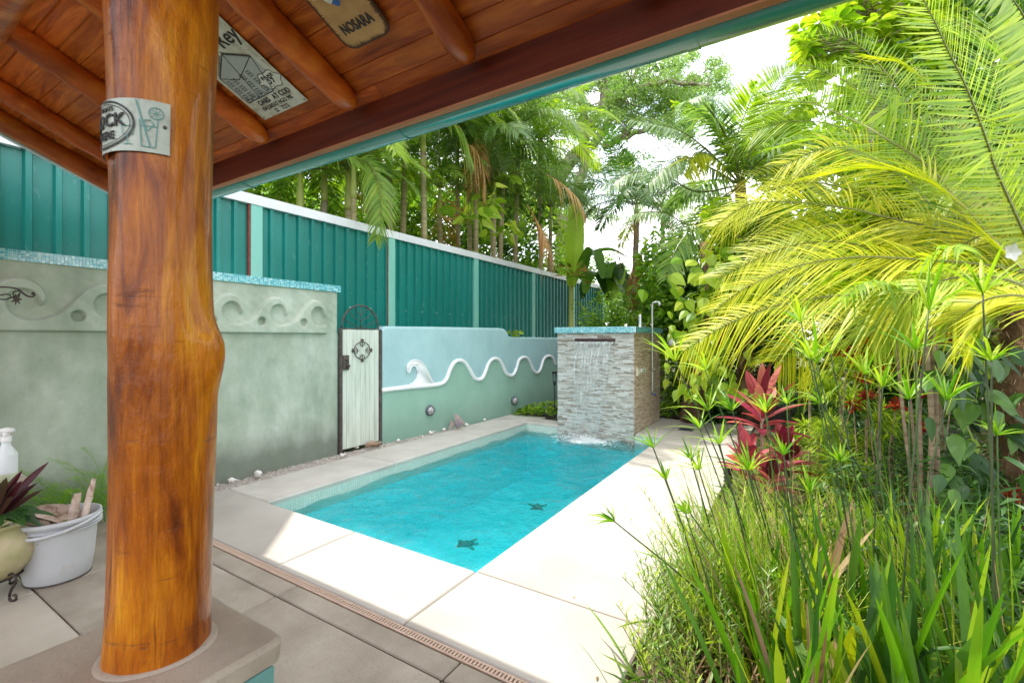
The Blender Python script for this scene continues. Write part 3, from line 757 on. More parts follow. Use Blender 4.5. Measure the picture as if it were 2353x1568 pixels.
for uc in [3.735 - .53 * k for k in range(6)]:
    sel = np.abs(UU - uc) < .6
    poly = [(uc + x * .00178, 1.853 - y * .00178) for x, y in smooth_path(np.c_[np.array(wv), np.zeros(len(wv))][:20], 60)[:, :2]] + [(uc + .128, 1.60), (uc - .42, 1.60)]
    sd = sdpoly(UU[sel], VV[sel], poly)
    rel[sel] = np.maximum(rel[sel], np.clip(.5 - sd / .022, 0, 1))
    r = np.hypot(UU - (uc - .215), VV - 1.735)
    rel = rel * np.clip((r - .038) / .014, 0, 1) if True else rel
    rr_ = np.hypot(UU - uc + .01, VV - 1.845); base_h += -.010 * np.clip(1 - rr_ / .085, 0, 1)
rel = rel * rel * (3 - 2 * rel)
edge = np.exp(-((rel - .5) / .35) ** 2) * .006
hgt = rel * .060 + base_h - edge * 1.6
hgt += .0025 * np.sin(UU * 31 + VV * 17) * np.sin(VV * 40 + UU * 9)
hgt[:, 0] = .0; hgt[0] = 0; hgt[-1] = -.01; hgt[:, -1] = -.011
m = MB(); gridsurf(m, np.stack([GX + hgt, UU, VV], -1)); m.build('wave_frieze', M['green_plaster'], gw, smooth=True)
m = MB(); box(m, (GX - .225, -1.5, ZT - .085), (GX + .020, GY1 + .03, ZT)); m.build('capping_bed', M['grout'], gw)
ts = .0232; unit = MB(); box(unit, (-.002, -.0096, -.0093), (.002, .0096, .0093)); 
tm = [unit.mesh('tile', M['tile_obj'])]
rest = MB(); cnt = 0
ncol = int((GY1 + .03 + 1.0) / ts)
for i in range(ncol):
    y = GY1 + .03 - ts * (i + .5)
    for j in range(4):
        z = ZT - .010 - ts * .0 - (j + .02) * .0218
        if y < .55: continue
        vis = .80 < y < 1.55 or 2.35 < y < 2.85
        if vis and cnt < 290:
            link('tile', tm[0], gw, Matrix.Translation((GX + .0215, y, z)) @ Matrix.Rotation(rng.normal(0, .012), 4, 'X')); cnt += 1
        else: box(rest, (GX + .0205, y - .0096, z - .0093), (GX + .0235, y + .0096, z + .0093), rng.random())
for i in range(11):
    for j in range(4): box(rest, (GX - .22 + i * .0232, GY1 + .030, ZT - .0201 - j * .0218), (GX - .20 + i * .0232, GY1 + .0335, ZT - .0005 - j * .0218), rng.random())
tag(rest.build('tile_field', M['tile_attr'], gw), kind='stuff')

# wrought iron bracket in front of the wall, reaching in from the left
br = thing('iron_bracket', 'curly black wrought iron bracket with a leaf sprig in front of the scroll wall', 'bracket', at(-60, 660, 3.2))
F_ = 3.35
def bp(zx, zy, f=F_): return at(*Zc('z3', zx, zy), f)
m = MB(); tube(m, smooth_path([bp(-330, 480), bp(-150, 462), bp(0, 466), (bp(70, 470)), bp(120, 480), bp(150, 505), bp(185, 528), bp(215, 530), bp(233, 515), bp(222, 503), bp(212, 513)], 40), .0065, 6); m.build('arm', M['iron'], br, True)
m = MB(); tube(m, smooth_path([bp(-250, 545), bp(-100, 550), bp(-10, 548), bp(40, 548), bp(72, 535), bp(70, 520), bp(40, 514), bp(0, 520), bp(-60, 500)], 30), .005, 6)
tube(m, smooth_path([bp(60, 540), bp(110, 525), bp(135, 505), bp(120, 492), bp(95, 498), bp(85, 515), bp(95, 525)], 20), .0045, 6); m.build('scroll', M['iron'], br, True)
m = MB(); c0 = bp(108, 548)
for a in np.linspace(0, 2 * np.pi, 7, endpoint=False):
    rt = np.array([CT, ST, 0]) * math.cos(a) + V(0, 0, 1) * math.sin(a); straps(m, c0, rt, np.cross(rt, [ST, -CT, 0]), .045, .009, None, 3, .3)
m.build('leaf_sprig', M['iron'], br)
wl = MB(); box(wl, (-5.29, -.30, 1.75), (-5.27, -.2, 2.15)); box(wl, tuple(bp(-345, 440) - .01), tuple(bp(-330, 560) + .01)); wl.build('mounting_plate', M['iron'], br)

# ================================================================== BLUE AND SAGE WALL WITH THE WHITE WAVE
A0 = V(-5.245, 4.80, 0); A1 = V(-4.976, 7.71, 0)
bd = nrm(A1 - A0); bn = np.array([bd[1], -bd[0], 0])       # towards the pool
def bw(px, py):
    d = ray(px, py); s_ = np.dot(A0 - CAMP, bn) / np.dot(d, bn); p = CAMP + d * s_
    return np.dot(p - A0, bd), p[2]
def bfn(s, z, w): return A0 + bd * s + bn * w + V(0, 0, z)
cl = [(400, 567), (412, 565), (560, 547), (700, 535), (755, 525), (785, 495), (805, 440), (830, 400), (860, 388), (890, 398), (920, 440), (945, 485), (965, 500), (990, 498), (1010, 470), (1035, 405), (1060, 380), (1085, 378), (1110, 400), (1135, 455), (1155, 475), (1180, 475), (1200, 440), (1215, 390), (1240, 370), (1265, 375), (1285, 405), (1305, 450), (1325, 462), (1345, 440), (1365, 380), (1390, 362), (1415, 370), (1435, 410), (1465, 440)]
cl = [bw(*Zc('z5', x, y)) for x, y in cl]
s_end = 5.4
per = cl[-3][0] - cl[-9][0]
last = cl[-1][0]
k_ = last
while k_ < s_end:
    for ds, dz in ((.06, .0), (.13, .20), (.25, .27), (.36, .20), (.45, .0)): cl.append((k_ + ds, 1.17 + dz))
    k_ += .48
cs = smooth_path([(0, s, z) for s, z in cl], 420); cs[:, 1] = np.maximum.accumulate(cs[:, 1] + np.arange(420) * 1e-6)
tp = [bw(*Zc('z5', x, y)) for x, y in [(405, 192), (420, 183), (700, 186), (1110, 194), (1135, 199), (1150, 215), (1158, 240), (1175, 247), (1300, 249), (1460, 251)]]
tp[0] = (0, tp[1][1] - .05); tp.append((s_end, tp[-1][1]))
Sg = np.unique(np.concatenate([cs[:, 1], [p[0] for p in tp], np.linspace(0, s_end, 60)])); Sg = Sg[(Sg >= 0) & (Sg <= s_end)]
zc = np.interp(Sg, cs[:, 1], cs[:, 2]); ztp = np.interp(Sg, [p[0] for p in tp], [p[1] for p in tp])
bwall = thing('wave_wall', 'low rounded garden wall painted light blue over sage with a white wave moulding', 'wall', tuple(bfn(2, 0, 0)))
m = MB(); rows = [(lambda s, z, t: (z, 0)) for _ in range(1)]
G = np.stack([np.array([bfn(s, -.06, 0) for s in Sg]), np.array([bfn(s, z, 0) for s, z in zip(Sg, zc)])]); gridsurf(m, G)
m.build('lower_wall', M['sage_plaster'], bwall)
m = MB(); rad = .05
prof = [(0, None)] + [(-rad + rad * math.cos(a), -rad + rad * math.sin(a)) for a in np.linspace(0, math.pi / 2, 6)] + [(-.2 + rad - rad * math.sin(a), -rad + rad * math.cos(a)) for a in np.linspace(0, math.pi / 2, 6)] + [(-.2, -3)]
G = []
for w, dz in prof:
    G.append([bfn(s, (z0 if dz is None else (zt_ + dz if dz > -2 else -.06)), w) for s, z0, zt_ in zip(Sg, zc, ztp)])
gridsurf(m, np.array(G)); m.add([bfn(0, -.06, 0), bfn(0, -.06, -.2), bfn(0, ztp[0] - .04, -.2), bfn(0, ztp[0] - .04, 0)], [(0, 1, 2, 3)])
m.build('upper_wall', M['blue_plaster'], bwall, smooth=True)
m = MB(); k = 300; tr_ = smooth_path([bfn(s, z, .006) for s, z in cl if s < 4.9], k)
tube(m, tr_, np.interp(np.linspace(0, 1, k), [0, .12, .2, 1], [.033, .042, .037, .033]), 8, ell=(1.0, 1.0)); m.build('wave_moulding', M['white_trim'], bwall, True)
cp = [(705, 530), (680, 480), (655, 430), (630, 400), (600, 385), (570, 390), (550, 408), (542, 437), (552, 463), (561, 450), (568, 430), (583, 418), (598, 428), (607, 455), (603, 488), (582, 518), (545, 545), (600, 545)]
cp = [bw(*Zc('z5', x, y)) for x, y in cp]; cpp = smooth_path([(0, a, b) for a, b in cp + [cp[0]]], 60)[:-1, 1:]
m = MB(); prism(m, [tuple(x) for x in cpp], bfn, .026); tube(m, [bfn(a, b, .024) for a, b in np.vstack([cpp, cpp[:1]])], .011, 6, cap=False); m.build('wave_crest', M['white_trim'], bwall, True)
# pothos pot on top of the wall
# ------------------------------------------------------------------ gate
gt = thing('garden_gate', 'narrow pale green plank gate with iron rosette between the two walls', 'gate', (-5.27, 4.42, 0))
gz0, gz1, gy0, gy1 = .03, 1.66, 4.10, 4.745
wds = [.075, .09, .07, .085, .08, .075, .085, .085]; yy = gy0
for w in wds:
    w = w * (gy1 - gy0) / sum(wds); m = MB(); o_ = rng.uniform(-.002, .002)
    cbox(m, (-5.285 + o_, yy + .0015, gz0), (-5.262 + o_, yy + w - .0015, gz1 + rng.uniform(-.003, .003)), .003); m.build('plank', M['gate'], gt); yy += w
m = MB(); box(m, (-5.29, 4.062, -.05), (-5.245, 4.098, gz1 + .02)); m.build('jamb', M['rust'], gt)
m = MB(); box(m, (-5.29, 4.75, -.05), (-5.245, 4.785, gz1 + .01)); m.build('jamb', M['rust'], gt)
m = MB(); box(m, (-5.283, gy0, gz1 + .005), (-5.262, gy1, gz1 + .022)); m.build('top_rail', M['rust'], gt)
ac = (gy0 + gy1) / 2; ar = (gy1 - gy0) / 2
arc = lambda a, r=ar: (-5.272, ac + r * math.cos(a), gz1 + .02 + r * 1.0 * math.sin(a))
m = MB(); tube(m, [arc(a) for a in np.linspace(0, math.pi, 30)], .012, 6); m.build('arch', M['rust'], gt, True)
m = MB(); tube(m, [(-5.272, ac, gz1 + .02), (-5.272, ac, gz1 + .02 + ar)], .006, 6)
for h_, a_ in ((.0, .42), (.09, .85), (.17, 1.2)):
    for s_ in (0, 1):
        a = a_ if not s_ else math.pi - a_; q = arc(a); tube(m, smooth_path([(-5.272, ac, gz1 + .03 + h_), (-5.272, (ac * .45 + q[1] * .55), gz1 + .03 + (h_ * .62 + (q[2] - gz1 - .03) * .38) ), q], 8), .005, 5)
m.build('leaf_vein', M['rust'], gt, True)
lb = MB(); cbox(lb, (-5.262, 4.105, 1.11), (-5.235, 4.20, 1.31), .004); lb.build('lock_box', M['rust'], gt)
lk = MB(); lathe(lk, [(0, .02), (.018, .018), (.024, 0)], (-5.235, 4.155, 1.25), 12, 'x'); lathe(lk, [(0, .05), (.018, .048), (.02, .02), (.028, 0)], (-5.235, 4.16, 1.165), 12, 'x'); lk.build('lock_knob', M['iron'], gt, True)
# rosette
rc = xp(*Zc('z5', 281, 328), -5.255); ros = MB(); S0 = .155
def rf(y, z, w=0): return (-5.252 + w, rc[1] + y * S0 * 1.15, rc[2] + z * S0)
for q in range(4):
    a0 = q * math.pi / 2
    def rot(y, z): return (y * math.cos(a0) - z * math.sin(a0), y * math.sin(a0) + z * math.cos(a0))
    tube(ros, [rf(*rot(.78 * math.cos(t), .78 * math.sin(t))) for t in np.linspace(.25, math.pi / 2 - .25, 8)], .006, 5)
    tube(ros, [rf(*rot(.62 + .17 * math.cos(t), .10 + .12 * math.sin(t))) for t in np.linspace(-1.2, 3.6, 12)], .005, 5)
    tube(ros, [rf(*rot(.62 + .17 * math.cos(t), -.10 - .12 * math.sin(t))) for t in np.linspace(-1.2, 3.6, 12)], .005, 5)
    for da in (-.6, 0, .6):
        y, z = rot(.78 + .0, 0); dy, dz = rot(math.cos(da), math.sin(da)); straps(ros, rf(y, z), (0, dy, dz), (0, -dz, dy), .05, .014, None, 3, .2, prof='oval')
    tube(ros, [rf(*rot(.3, 0)), rf(*rot(.95, 0))], .005, 5)
ros.build('iron_rosette', M['rust'], gt, True)

# ================================================================== TEAL METAL FENCE
FX = -5.93
FT = 3.36
fe = thing('metal_fence', 'tall corrugated teal metal fence with mint posts and a white metal capping', 'fence', (FX, 7, 0))
posts = [.14, .555, .943, 1.351, 1.775, 2.20, 2.62]; posts = [-1.50] + [p * 5.93 for p in posts]
def sheet(y0, y1):
    ys = []; x_ = []
    y = y0
    while y < y1:
        for dy, dx in ((0, 0), (.112, 0), (.126, .040), (.168, .040), (.182, 0)):
            if y + dy <= y1: ys.append(y + dy); x_.append(dx)
        y += .20
    ys.append(y1); x_.append(0)
    m = MB(); G = np.array([[(FX + dx, yy_, -.05), (FX + dx, yy_, FT - .09)] for yy_, dx in zip(ys, x_)]); gridsurf(m, G); return m
for a, b in zip(posts[:-1], posts[1:]):
    n_ = 3; w_ = (b - a - .14) / n_
    sheet(a + .06, b - .06).build('metal_sheet', M['teal_metal'], fe)
for pi_, p in enumerate(posts[1:]):
    m = MB(); cbox(m, (FX - .02, p - .075, -.05), (FX + .055, p + .075, FT - .075), .006); m.build('post', M['teal_post'], fe)
    if pi_ not in (1, 2): continue
    m = MB(); box(m, (FX - .02, p - .102, -.05), (FX + .045, p - .078, FT - .08)); m.build('post_strip', M['rust_red'], fe)
capy = [-1.6, 1.2, 4.83, 5.75, 8.6, 12.2, 15.62]
for a, b in zip(capy[:-1], capy[1:]):
    m = MB(); box(m, (FX - .05, a + .002, FT - .125), (FX + .065, b - .002, FT - .0)); m.build('cap_flashing', M['white_metal'], fe)
m = MB()
for a in np.arange(1.0, 15.4, .4): ball(m, (FX + .0255, a + .15, 2.02), (.004, .010, .010), 8, 4)
tag(m.build('screw_row', M['white_metal'], fe), kind='stuff')

# house added behind the fence; roof corner shaped to cast the diagonal shade
nh = thing('shade_casting_house', 'pale cream neighbouring house behind the fence, added and shaped to cast shade on the deck', 'house', (-11, 4, 0))
A = [(-7.0, -6.0), (-7.0, 2.46), (-9.6, 5.3), (-15, 5.3), (-15, -6)]
m = MB(); prism(m, A, lambda u, v, w: [u, v, w - .06], 5.92); m.build('wall', M['house'], nh)
A2 = [(x + (.9 if x > -10 else -.5) * (1 if y < 3 else .55), y + (.5 if y > 5 else 0)) for x, y in A]
m = MB(); prism(m, [(-6.52, -6.4), (-6.52, 2.0), (-9.8, 5.43), (-15.4, 5.9), (-15.4, -6.4)], lambda u, v, w: [u, v, w + 5.86], .16); m.build('roof', M['roofm'], nh)
# ================================================================== STONE WATERFALL TOWER
tw = thing('waterfall_tower', 'square stacked stone tower with mosaic rim standing at the far end of the pool', 'tower', ((TX0 + TX1) / 2, (TY0 + TY1) / 2, 0))
TH_ = 1.63; TB = -.30
m = MB(); box(m, (TX0 + .012, TY0 + .012, TB), (TX1 - .012, TY1 - .012, TH_)); m.build('core', M['tower_plain'], tw)
unit = MB(); box(unit, (-.5, -.5, -.5), (.5, .5, .5)); us = unit.mesh('stone', M['stone_obj'])
fs = MB(); ss = MB(); cand = []
def course(a0, a1, put, rh=(.0125, .024)):
    z = TB
    while z < TH_:
        h = rng.uniform(*rh); h = min(h, TH_ - z)
        if h < .004: break
        a = a0
        while a < a1 - 1e-4:
            l = rng.uniform(.045, .19); l = min(l, a1 - a)
            if a1 - a - l < .03: l = a1 - a
            put(a, a + l, z, z + h, rng.uniform(.001, .013), rng.random()); a += l
        z += h
course(TX0, TX1, lambda a, b, z0, z1, d, t: cand.append((a, b, z0, z1, d, t)))
order = sorted(range(len(cand)), key=lambda i: -(cand[i][1] - cand[i][0]) * (cand[i][3] - cand[i][2]) * (cand[i][2] > 0))
big = set(order[:295])
for i, (a, b, z0, z1, d, t) in enumerate(cand):
    if i in big: link('stone', us, tw, Matrix.Translation(((a + b) / 2, TY0 + .006 - d / 2, (z0 + z1) / 2)) @ Matrix.Diagonal((b - a - .001, .012 + d, z1 - z0 - .001, 1)))
    else: box(fs, (a + .0005, TY0 - d, z0 + .0005), (b - .0005, TY0 + .012, z1 - .0005), t)
course(TY0 + .0, TY1, lambda a, b, z0, z1, d, t: box(ss, (TX1 - .012, a + .0005, z0 + .0005), (TX1 + d, b - .0005, z1 - .0005), t))
course(TY0 + .0, TY1, lambda a, b, z0, z1, d, t: box(fs, (TX0 - d, a + .0005, z0 + .0005), (TX0 + .012, b - .0005, z1 - .0005), t), (.018, .03))
course(TX0, TX1, lambda a, b, z0, z1, d, t: box(fs, (a + .0005, TY1 - .012, z0 + .0005), (b - .0005, TY1 + d, z1 - .0005), t), (.018, .03))
tag(fs.build('stone_courses', M['stone_attr'], tw), kind='stuff'); tag(ss.build('side_stone_courses', M['stone_bounce'], tw), 'stone courses by the shower, tinted warm for light bounced off the deck', kind='stuff')
c0, c1 = TH_, TH_ + .095; o_ = .045
m = MB(); box(m, (TX0 - o_, TY0 - o_, c0), (TX1 + o_, TY1 + o_, c1)); m.build('cap_slab', M['grout'], tw)
m = MB(); p_ = .0238
def tl(f, a0, a1):
    n = int((a1 - a0) / p_)
    for i in range(n):
        for j in range(4): f(a0 + i * p_, c0 + .0008 + j * p_, rng.random())
s_ = .0198
tl(lambda a, z, t: box(m, (a, TY0 - o_ - .003, z), (a + s_, TY0 - o_, z + s_), t), TX0 - o_ + .001, TX1 + o_)
tl(lambda a, z, t: box(m, (TX1 + o_, a, z), (TX1 + o_ + .003, a + s_, z + s_), t), TY0 - o_ + .001, TY1 + o_)
tl(lambda a, z, t: box(m, (TX0 - o_ - .003, a, z), (TX0 - o_, a + s_, z + s_), t), TY0 - o_ + .001, TY1 + o_)
tag(m.build('rim_tiles', M['tile_attr'], tw), kind='stuff')
m = MB()
for i in range(int((TX1 - TX0 + 2 * o_) / .05)):
    for j in range(4): box(m, (TX0 - o_ + i * .05, TY0 - o_ + j * .05, c1), (TX0 - o_ + i * .05 + .047, TY0 - o_ + j * .05 + .047, c1 + .003), rng.random())
tag(m.build('top_tiles', M['tile_attr'], tw), kind='stuff')
sl = yp(*Zc('z5', 1557, 267), TY0); sr = yp(*Zc('z5', 1795, 267), TY0)
m = MB(); cbox(m, (sl[0], TY0 - .05, sl[2] - .022), (sr[0], TY0 + .01, sl[2] + .03), .003); m.build('spout', M['bronze'], tw)
# falling sheet of water
wf = thing('water_curtain', 'clear sheet of water falling from the bronze spout into the pool', 'waterfall', (fx, TY0 - .2, WZ))
k = 40; n_ = 60; zz = np.linspace(0, 1, k); G = np.zeros((k, n_, 3))
for i, q in enumerate(zz):
    z = sl[2] - .02 - q * (sl[2] - .02 - WZ); xl = sl[0] + .02 + .02 * q - .0; xr = sr[0] - .02 - .22 * q ** 1.1
    u = np.linspace(0, 1, n_); y = TY0 - .055 - .16 * math.sqrt(q) + .012 * np.sin(u * 34 + q * 3) * q + .01 * np.sin(u * 73 + q * 11)
    G[i] = np.stack([xl + (xr - xl) * u, y, np.full(n_, z)], 1)
m = MB(); gridsurf(m, G); m.build('sheet', M['fall'], wf, smooth=True)
m = MB()
for _ in range(46):
    u = rng.choice([rng.uniform(0, .06), rng.uniform(.94, 1), rng.uniform(0, 1)]); q0 = rng.uniform(0, .7); q1 = min(1, q0 + rng.uniform(.1, .45)); pts = []
    for q in np.linspace(q0, q1, 8):
        i = min(int(q * (k - 1)), k - 2); f = q * (k - 1) - i; row = G[i] * (1 - f) + G[i + 1] * f; pts.append(row[int(u * (n_ - 1))] + V(0, -.004, 0) + rng.normal(0, .0015, 3))
    tube(m, pts, [.0012, .003, .0015], 5)
m.build('streams', M['fall'], wf, smooth=True)
m = MB()
n = 260
P = G[0][rng.integers(0, n_, n)] + rng.normal(0, .006, (n, 3)) + V(0, -.006, -.02)
for p in P: ball(m, p, rng.uniform(.002, .006), 5, 4)
tag(m.build('lip_froth', M['foam'], wf), kind='stuff')
fm = MB(); n = 2600; a = rng.uniform(0, 2 * np.pi, n); r = np.abs(rng.normal(0, .16, n)); P = np.stack([fx + .04 + 1.55 * r * np.cos(a) + rng.normal(0, .06, n), fy - .02 + .95 * r * np.sin(a), WZ + .004 + rng.exponential(.018, n) * np.exp(-r * 3)], 1)
n2 = 1500; P2 = np.stack([fx + rng.normal(.25, .45, n2), fy - np.abs(rng.normal(.1, .35, n2)) + .1, np.full(n2, WZ + .008) + rng.uniform(0, .01, n2)], 1)
P2 = P2[(P2[:, 0] > PX0) & (P2[:, 0] < PX1) & (P2[:, 1] < TY0)]
P = np.vstack([P, P2]); P = P[P[:, 1] < TY0 - .01]; n = len(P)
r = np.where(np.arange(n) < 2400, rng.uniform(.004, .014, n), rng.uniform(.0015, .0045, n)); vv = P[:, None] + o8[None] * r[:, None, None] * np.array([1, 1, .6])
fm.add(vv.reshape(-1, 3), (f8[None] + (np.arange(n) * 6)[:, None, None]).reshape(-1, 3))
# a churned patch of white water
G = np.zeros((26, 44, 3)); 
for i in range(26):
    for j in range(44):
        rr1 = i / 25; a = j / 44 * 2 * np.pi; q = rr1 * (.20 + .05 * math.sin(3 * a + 1) + .03 * math.sin(7 * a))
        G[i, j] = (fx + .03 + q * 1.5 * math.cos(a), min(fy + q * .95 * math.sin(a), TY0 - .015), WZ - .004 + .03 * (1 - rr1) ** .8 * rng.uniform(.3, 1.2))
gridsurf(fm, G, closed=True)
tag(fm.build('splash_foam', M['foam'], smooth=False), 'white foam and spray where the falling sheet hits the pool', 'foam', kind='stuff')

# shower pipe on the tower's side
sh = thing('outdoor_shower', 'thin grey pipe shower with bent head on the side of the stone tower', 'shower', (TX1 + .05, 8.5, .3))
q = xp(*Zc('z5', 2016, 200), TX1 + .05); yS = q[1]
hx = TX1 + .05
zt = xp(*Zc('z5', 2016, 60), hx)[2]; zb = xp(*Zc('z5', 2016, 575), hx)[2]
m = MB(); tube(m, smooth_path([(hx, yS, zb), (hx, yS, (zb + zt) / 2), (hx, yS, zt), (hx + .02, yS - .01, zt + .05), (hx + .09, yS - .03, zt + .06)], 40), .015, 8); m.build('riser_pipe', M['pipe'], sh, True)
m = MB(); tube(m, [(hx + .09, yS - .03, zt + .06), (hx + .125, yS - .04, zt + .05), (hx + .15, yS - .05, zt + .0)], [.012, .016, .03], 10); m.build('shower_head', M['pipe'], sh, True)
vz = xp(*Zc('z5', 2016, 443), hx)[2]
m = MB(); tube(m, [(hx, yS - .05, vz), (hx, yS + .05, vz)], .014, 8); tube(m, [(hx, yS + .05, vz), (hx + .03, yS + .06, vz)], .02, 8); m.build('valve', M['steel'], sh, True)
m = MB(); tube(m, [(TX1 + .01, yS + .06, zb - .04), (hx + .03, yS + .06, zb - .05)], .012, 8); ball(m, (hx + .03, yS + .06, zb - .05), .022, 8, 6); m.build('blue_tap', M['bluep'], sh, True)
m = MB()
for z in (1.3, .95, .6): box(m, (TX1, yS - .02, z), (hx + .013, yS + .02, z + .018))
m.build('pipe_clip', M['steel'], sh)
# switch boxes
for (x, y, w, h, mt, nm, lab, ct) in [(1928, 457, 15, 50, 'cream', 'wall_plate', 'narrow cream wall plate on the stone tower side nearer the pool', 'wall plate'), (1957, 447, 26, 28, 'white', 'switch_box', 'square white switch box on the stone tower between plate and shower pipe', 'switch')]:
    a = xp(*Zc('z5', x - w / 2, y + h / 2), TX1 + .02); b = xp(*Zc('z5', x + w / 2, y - h / 2), TX1 + .02)
    t_ = thing(nm, lab, ct, tuple(a)); m = MB(); cbox(m, (TX1 + .008, a[1], a[2]), (TX1 + .045, b[1], b[2]), .004); m.build('cover', M[mt], t_)
    m = MB(); c = (a + b) / 2; cbox(m, (TX1 + .045, c[1] - .02, c[2] - .02), (TX1 + .052, c[1] + .02, c[2] + .02), .002); m.build('button', M['steel' if nm == 'switch_box' else 'white'], t_)
# thermometer standing on the rim
q = yp(*Zc('z5', 1942, 190), 7.9); tt = thing('pool_thermometer', 'slim white and blue pool thermometer standing on the tower rim', 'thermometer', tuple(q))
m = MB(); cbox(m, (q[0] - .02, 7.89, c1), (q[0] + .02, 7.91, c1 + .22), .005); m.build('body', M['white'], tt)
m = MB()
for i in range(9): box(m, (q[0] - .014, 7.888, c1 + .04 + i * .017), (q[0] + .006, 7.890, c1 + .047 + i * .017))
m.build('scale_mark', M['bluep'], tt)
# lantern on the far right edge of the tower
q = at(*Zc('z5', 2100, 260), 7.9); ln = thing('wall_lantern', 'white bell shaped lantern on a black hooked arm beside the stone tower', 'lantern', tuple(q))
q = V(TX1 + .22, TY1 + .15, 1.47)
m = MB(); tube(m, smooth_path([(TX1 + .0, TY1 + .1, 1.50), (TX1 + .04, TY1 + .12, 1.66), (TX1 + .14, TY1 + .14, 1.73), (TX1 + .22, TY1 + .15, 1.66)], 16), .010, 6); ball(m, (TX1 + .03, TY1 + .09, 1.50), (.045, .03, .09), 10, 8); m.build('arm', M['black'], ln, True)
m = MB(); lathe(m, [(0, .16), (.03, .155), (.045, .13), (.05, .12), (.075, .02), (.11, -.06), (.10, -.065), (.07, .0), (0, .02)], q, 16); m.build('bell_shade', M['white'], ln, True)
m = MB(); lathe(m, [(0, .20), (.02, .19), (.06, .165), (.0601, .15)], q, 12); m.build('lantern_cap', M['lampgrey'], ln, True)
# small floor grate behind the tower
q = gp(*Zc('z5', 2218, 800)); fg = thing('floor_grate', 'small dark slotted grate set flush in the deck to the right of the tower', 'grate', tuple(q))
m = MB(); box(m, (q[0] - .12, q[1] - .12, .001), (q[0] + .12, q[1] + .12, .003)); m.build('frame', M['lampgrey'], fg)
for i in range(8): m = MB(); box(m, (q[0] - .10, q[1] - .10 + i * .027, .003), (q[0] + .10, q[1] - .09 + i * .027, .005)); m.build('slot', M['turtle_d'], fg)

# ------------------------------------------------------------------ bulkhead lamps on the sage wall
def bulkhead(px, py, lab):
    s, z = bw(px, py); t_ = thing('bulkhead_lamp', lab, 'lamp', tuple(bfn(s, z, 0)), 'round caged lamps on the sage wall')
    Mx = Matrix(((bn[0], bd[0], 0), (bn[1], bd[1], 0), (0, 0, 1))).to_4x4()
    # local: x = outward
    def L(prof): m = MB(); lathe(m, prof, (0, 0, 0), 20, 'x'); return m
    def place(m, nm, mt):
        v = m.v; m.v = [vv_ @ np.array(Mx)[:3, :3].T + bfn(s, z, 0) for vv_ in v]; m.build(nm, mt, t_, True)
    m = MB(); lathe(m, [(0, 0), (.085, 0), (.088, .02), (.08, .045), (.068, .05), (.066, .035)], (0, 0, 0), 24, 'x'); place(m, 'base_ring', M['lampgrey'])
    m = MB(); a = np.linspace(0, math.pi / 2, 8); lathe(m, [(.065 * math.cos(x), .04 + .055 * math.sin(x)) for x in a], (0, 0, 0), 20, 'x'); place(m, 'glass_dome', M['lampglass'])
    m = MB()
    aa = np.linspace(-1.25, 1.25, 12)
    tube(m, [(.042 + .064 * math.cos(x), .078 * math.sin(x), 0) for x in aa], .004, 5); tube(m, [(.042 + .064 * math.cos(x), 0, .078 * math.sin(x)) for x in aa], .004, 5)
    tube(m, [(.085, .045 * math.cos(x), .045 * math.sin(x)) for x in np.linspace(0, 2 * math.pi, 20)], .004, 5); place(m, 'cage', M['lampgrey'])
bulkhead(*Zc('z5', 682, 686), 'round caged lamp on the sage wall nearest the plank gate')
bulkhead(*Zc('z5', 1185, 627), 'round caged lamp on the sage wall above the leafy ground cover')
bulkhead(*Zc('z5', 1457, 577), 'round caged lamp half hidden behind the stone tower edge and garden torch')
# solar torch
q = at(*Zc('z5', 1431, 690), 8.0); q = V(-3.98, 8.0, 0); q = yp(*Zc('z5', 1431, 690), 8.0); q[2] = 0
tc_ = thing('garden_torch', 'thin black solar torch stuck among leaves at the tower corner', 'garden torch', tuple(q))
m = MB(); tube(m, [(q[0], q[1], 0), (q[0], q[1], .62)], .010, 6); m.build('stake', M['black'], tc_)
m = MB(); lathe(m, [(.012, .60), (.03, .68), (.034, .70), (.03, .70), (0, .69)], (q[0], q[1], 0), 10); lathe(m, [(.036, .86), (.05, .875), (.05, .895), (0, .90)], (q[0], q[1], 0), 12)
for a in np.linspace(0, 2 * np.pi, 8, endpoint=False): tube(m, [(q[0] + .03 * math.cos(a), q[1] + .03 * math.sin(a), .70), (q[0] + .045 * math.cos(a + .2), q[1] + .045 * math.sin(a + .2), .87)], .004, 4)
m.build('lantern_head', M['black'], tc_)
# fish sculpture
q = gp(*Zc('z5', 850, 800)); 
fi = thing('fish_ornament', 'small terracotta fish ornament with blue grey lattice body on the gravel', 'ornament', tuple(q))
rt = V(CT, ST, 0); fwd_ = V(-ST, CT, 0)
def fp(x, z, w=0): return q + rt * x + V(0, 0, 1) * (z + .01) + fwd_ * w
B3 = np.stack([rt, fwd_, V(0, 0, 1)], 1)
m = MB(); mm = MB(); ball(mm, (0, 0, 0), (.075, .04, .095), 18, 14); v = mm.v[0] @ np.array([[math.cos(.2), 0, -math.sin(.2)], [0, 1, 0], [math.sin(.2), 0, math.cos(.2)]]).T @ B3.T + fp(.02, .115); m.add(v, mm.idx[0].reshape(-1, 4)); m.build('fish_body', M['terra'], fi, True)
m = MB()
for _ in range(70):
    a = rng.uniform(0, 6.28); r = math.sqrt(rng.uniform(0, .85)); x, z = r * math.cos(a), r * math.sin(a); y = -math.sqrt(max(0, 1 - x * x - z * z)) * .042 - .001
    c = fp(.02 + x * .072, .115 + z * .09, y); tube(m, [c, c + rt * rng.uniform(-.012, .012) + V(0, 0, rng.uniform(-.014, .014))], .0045, 5)
m.build('lattice', M['bluegrey'], fi)
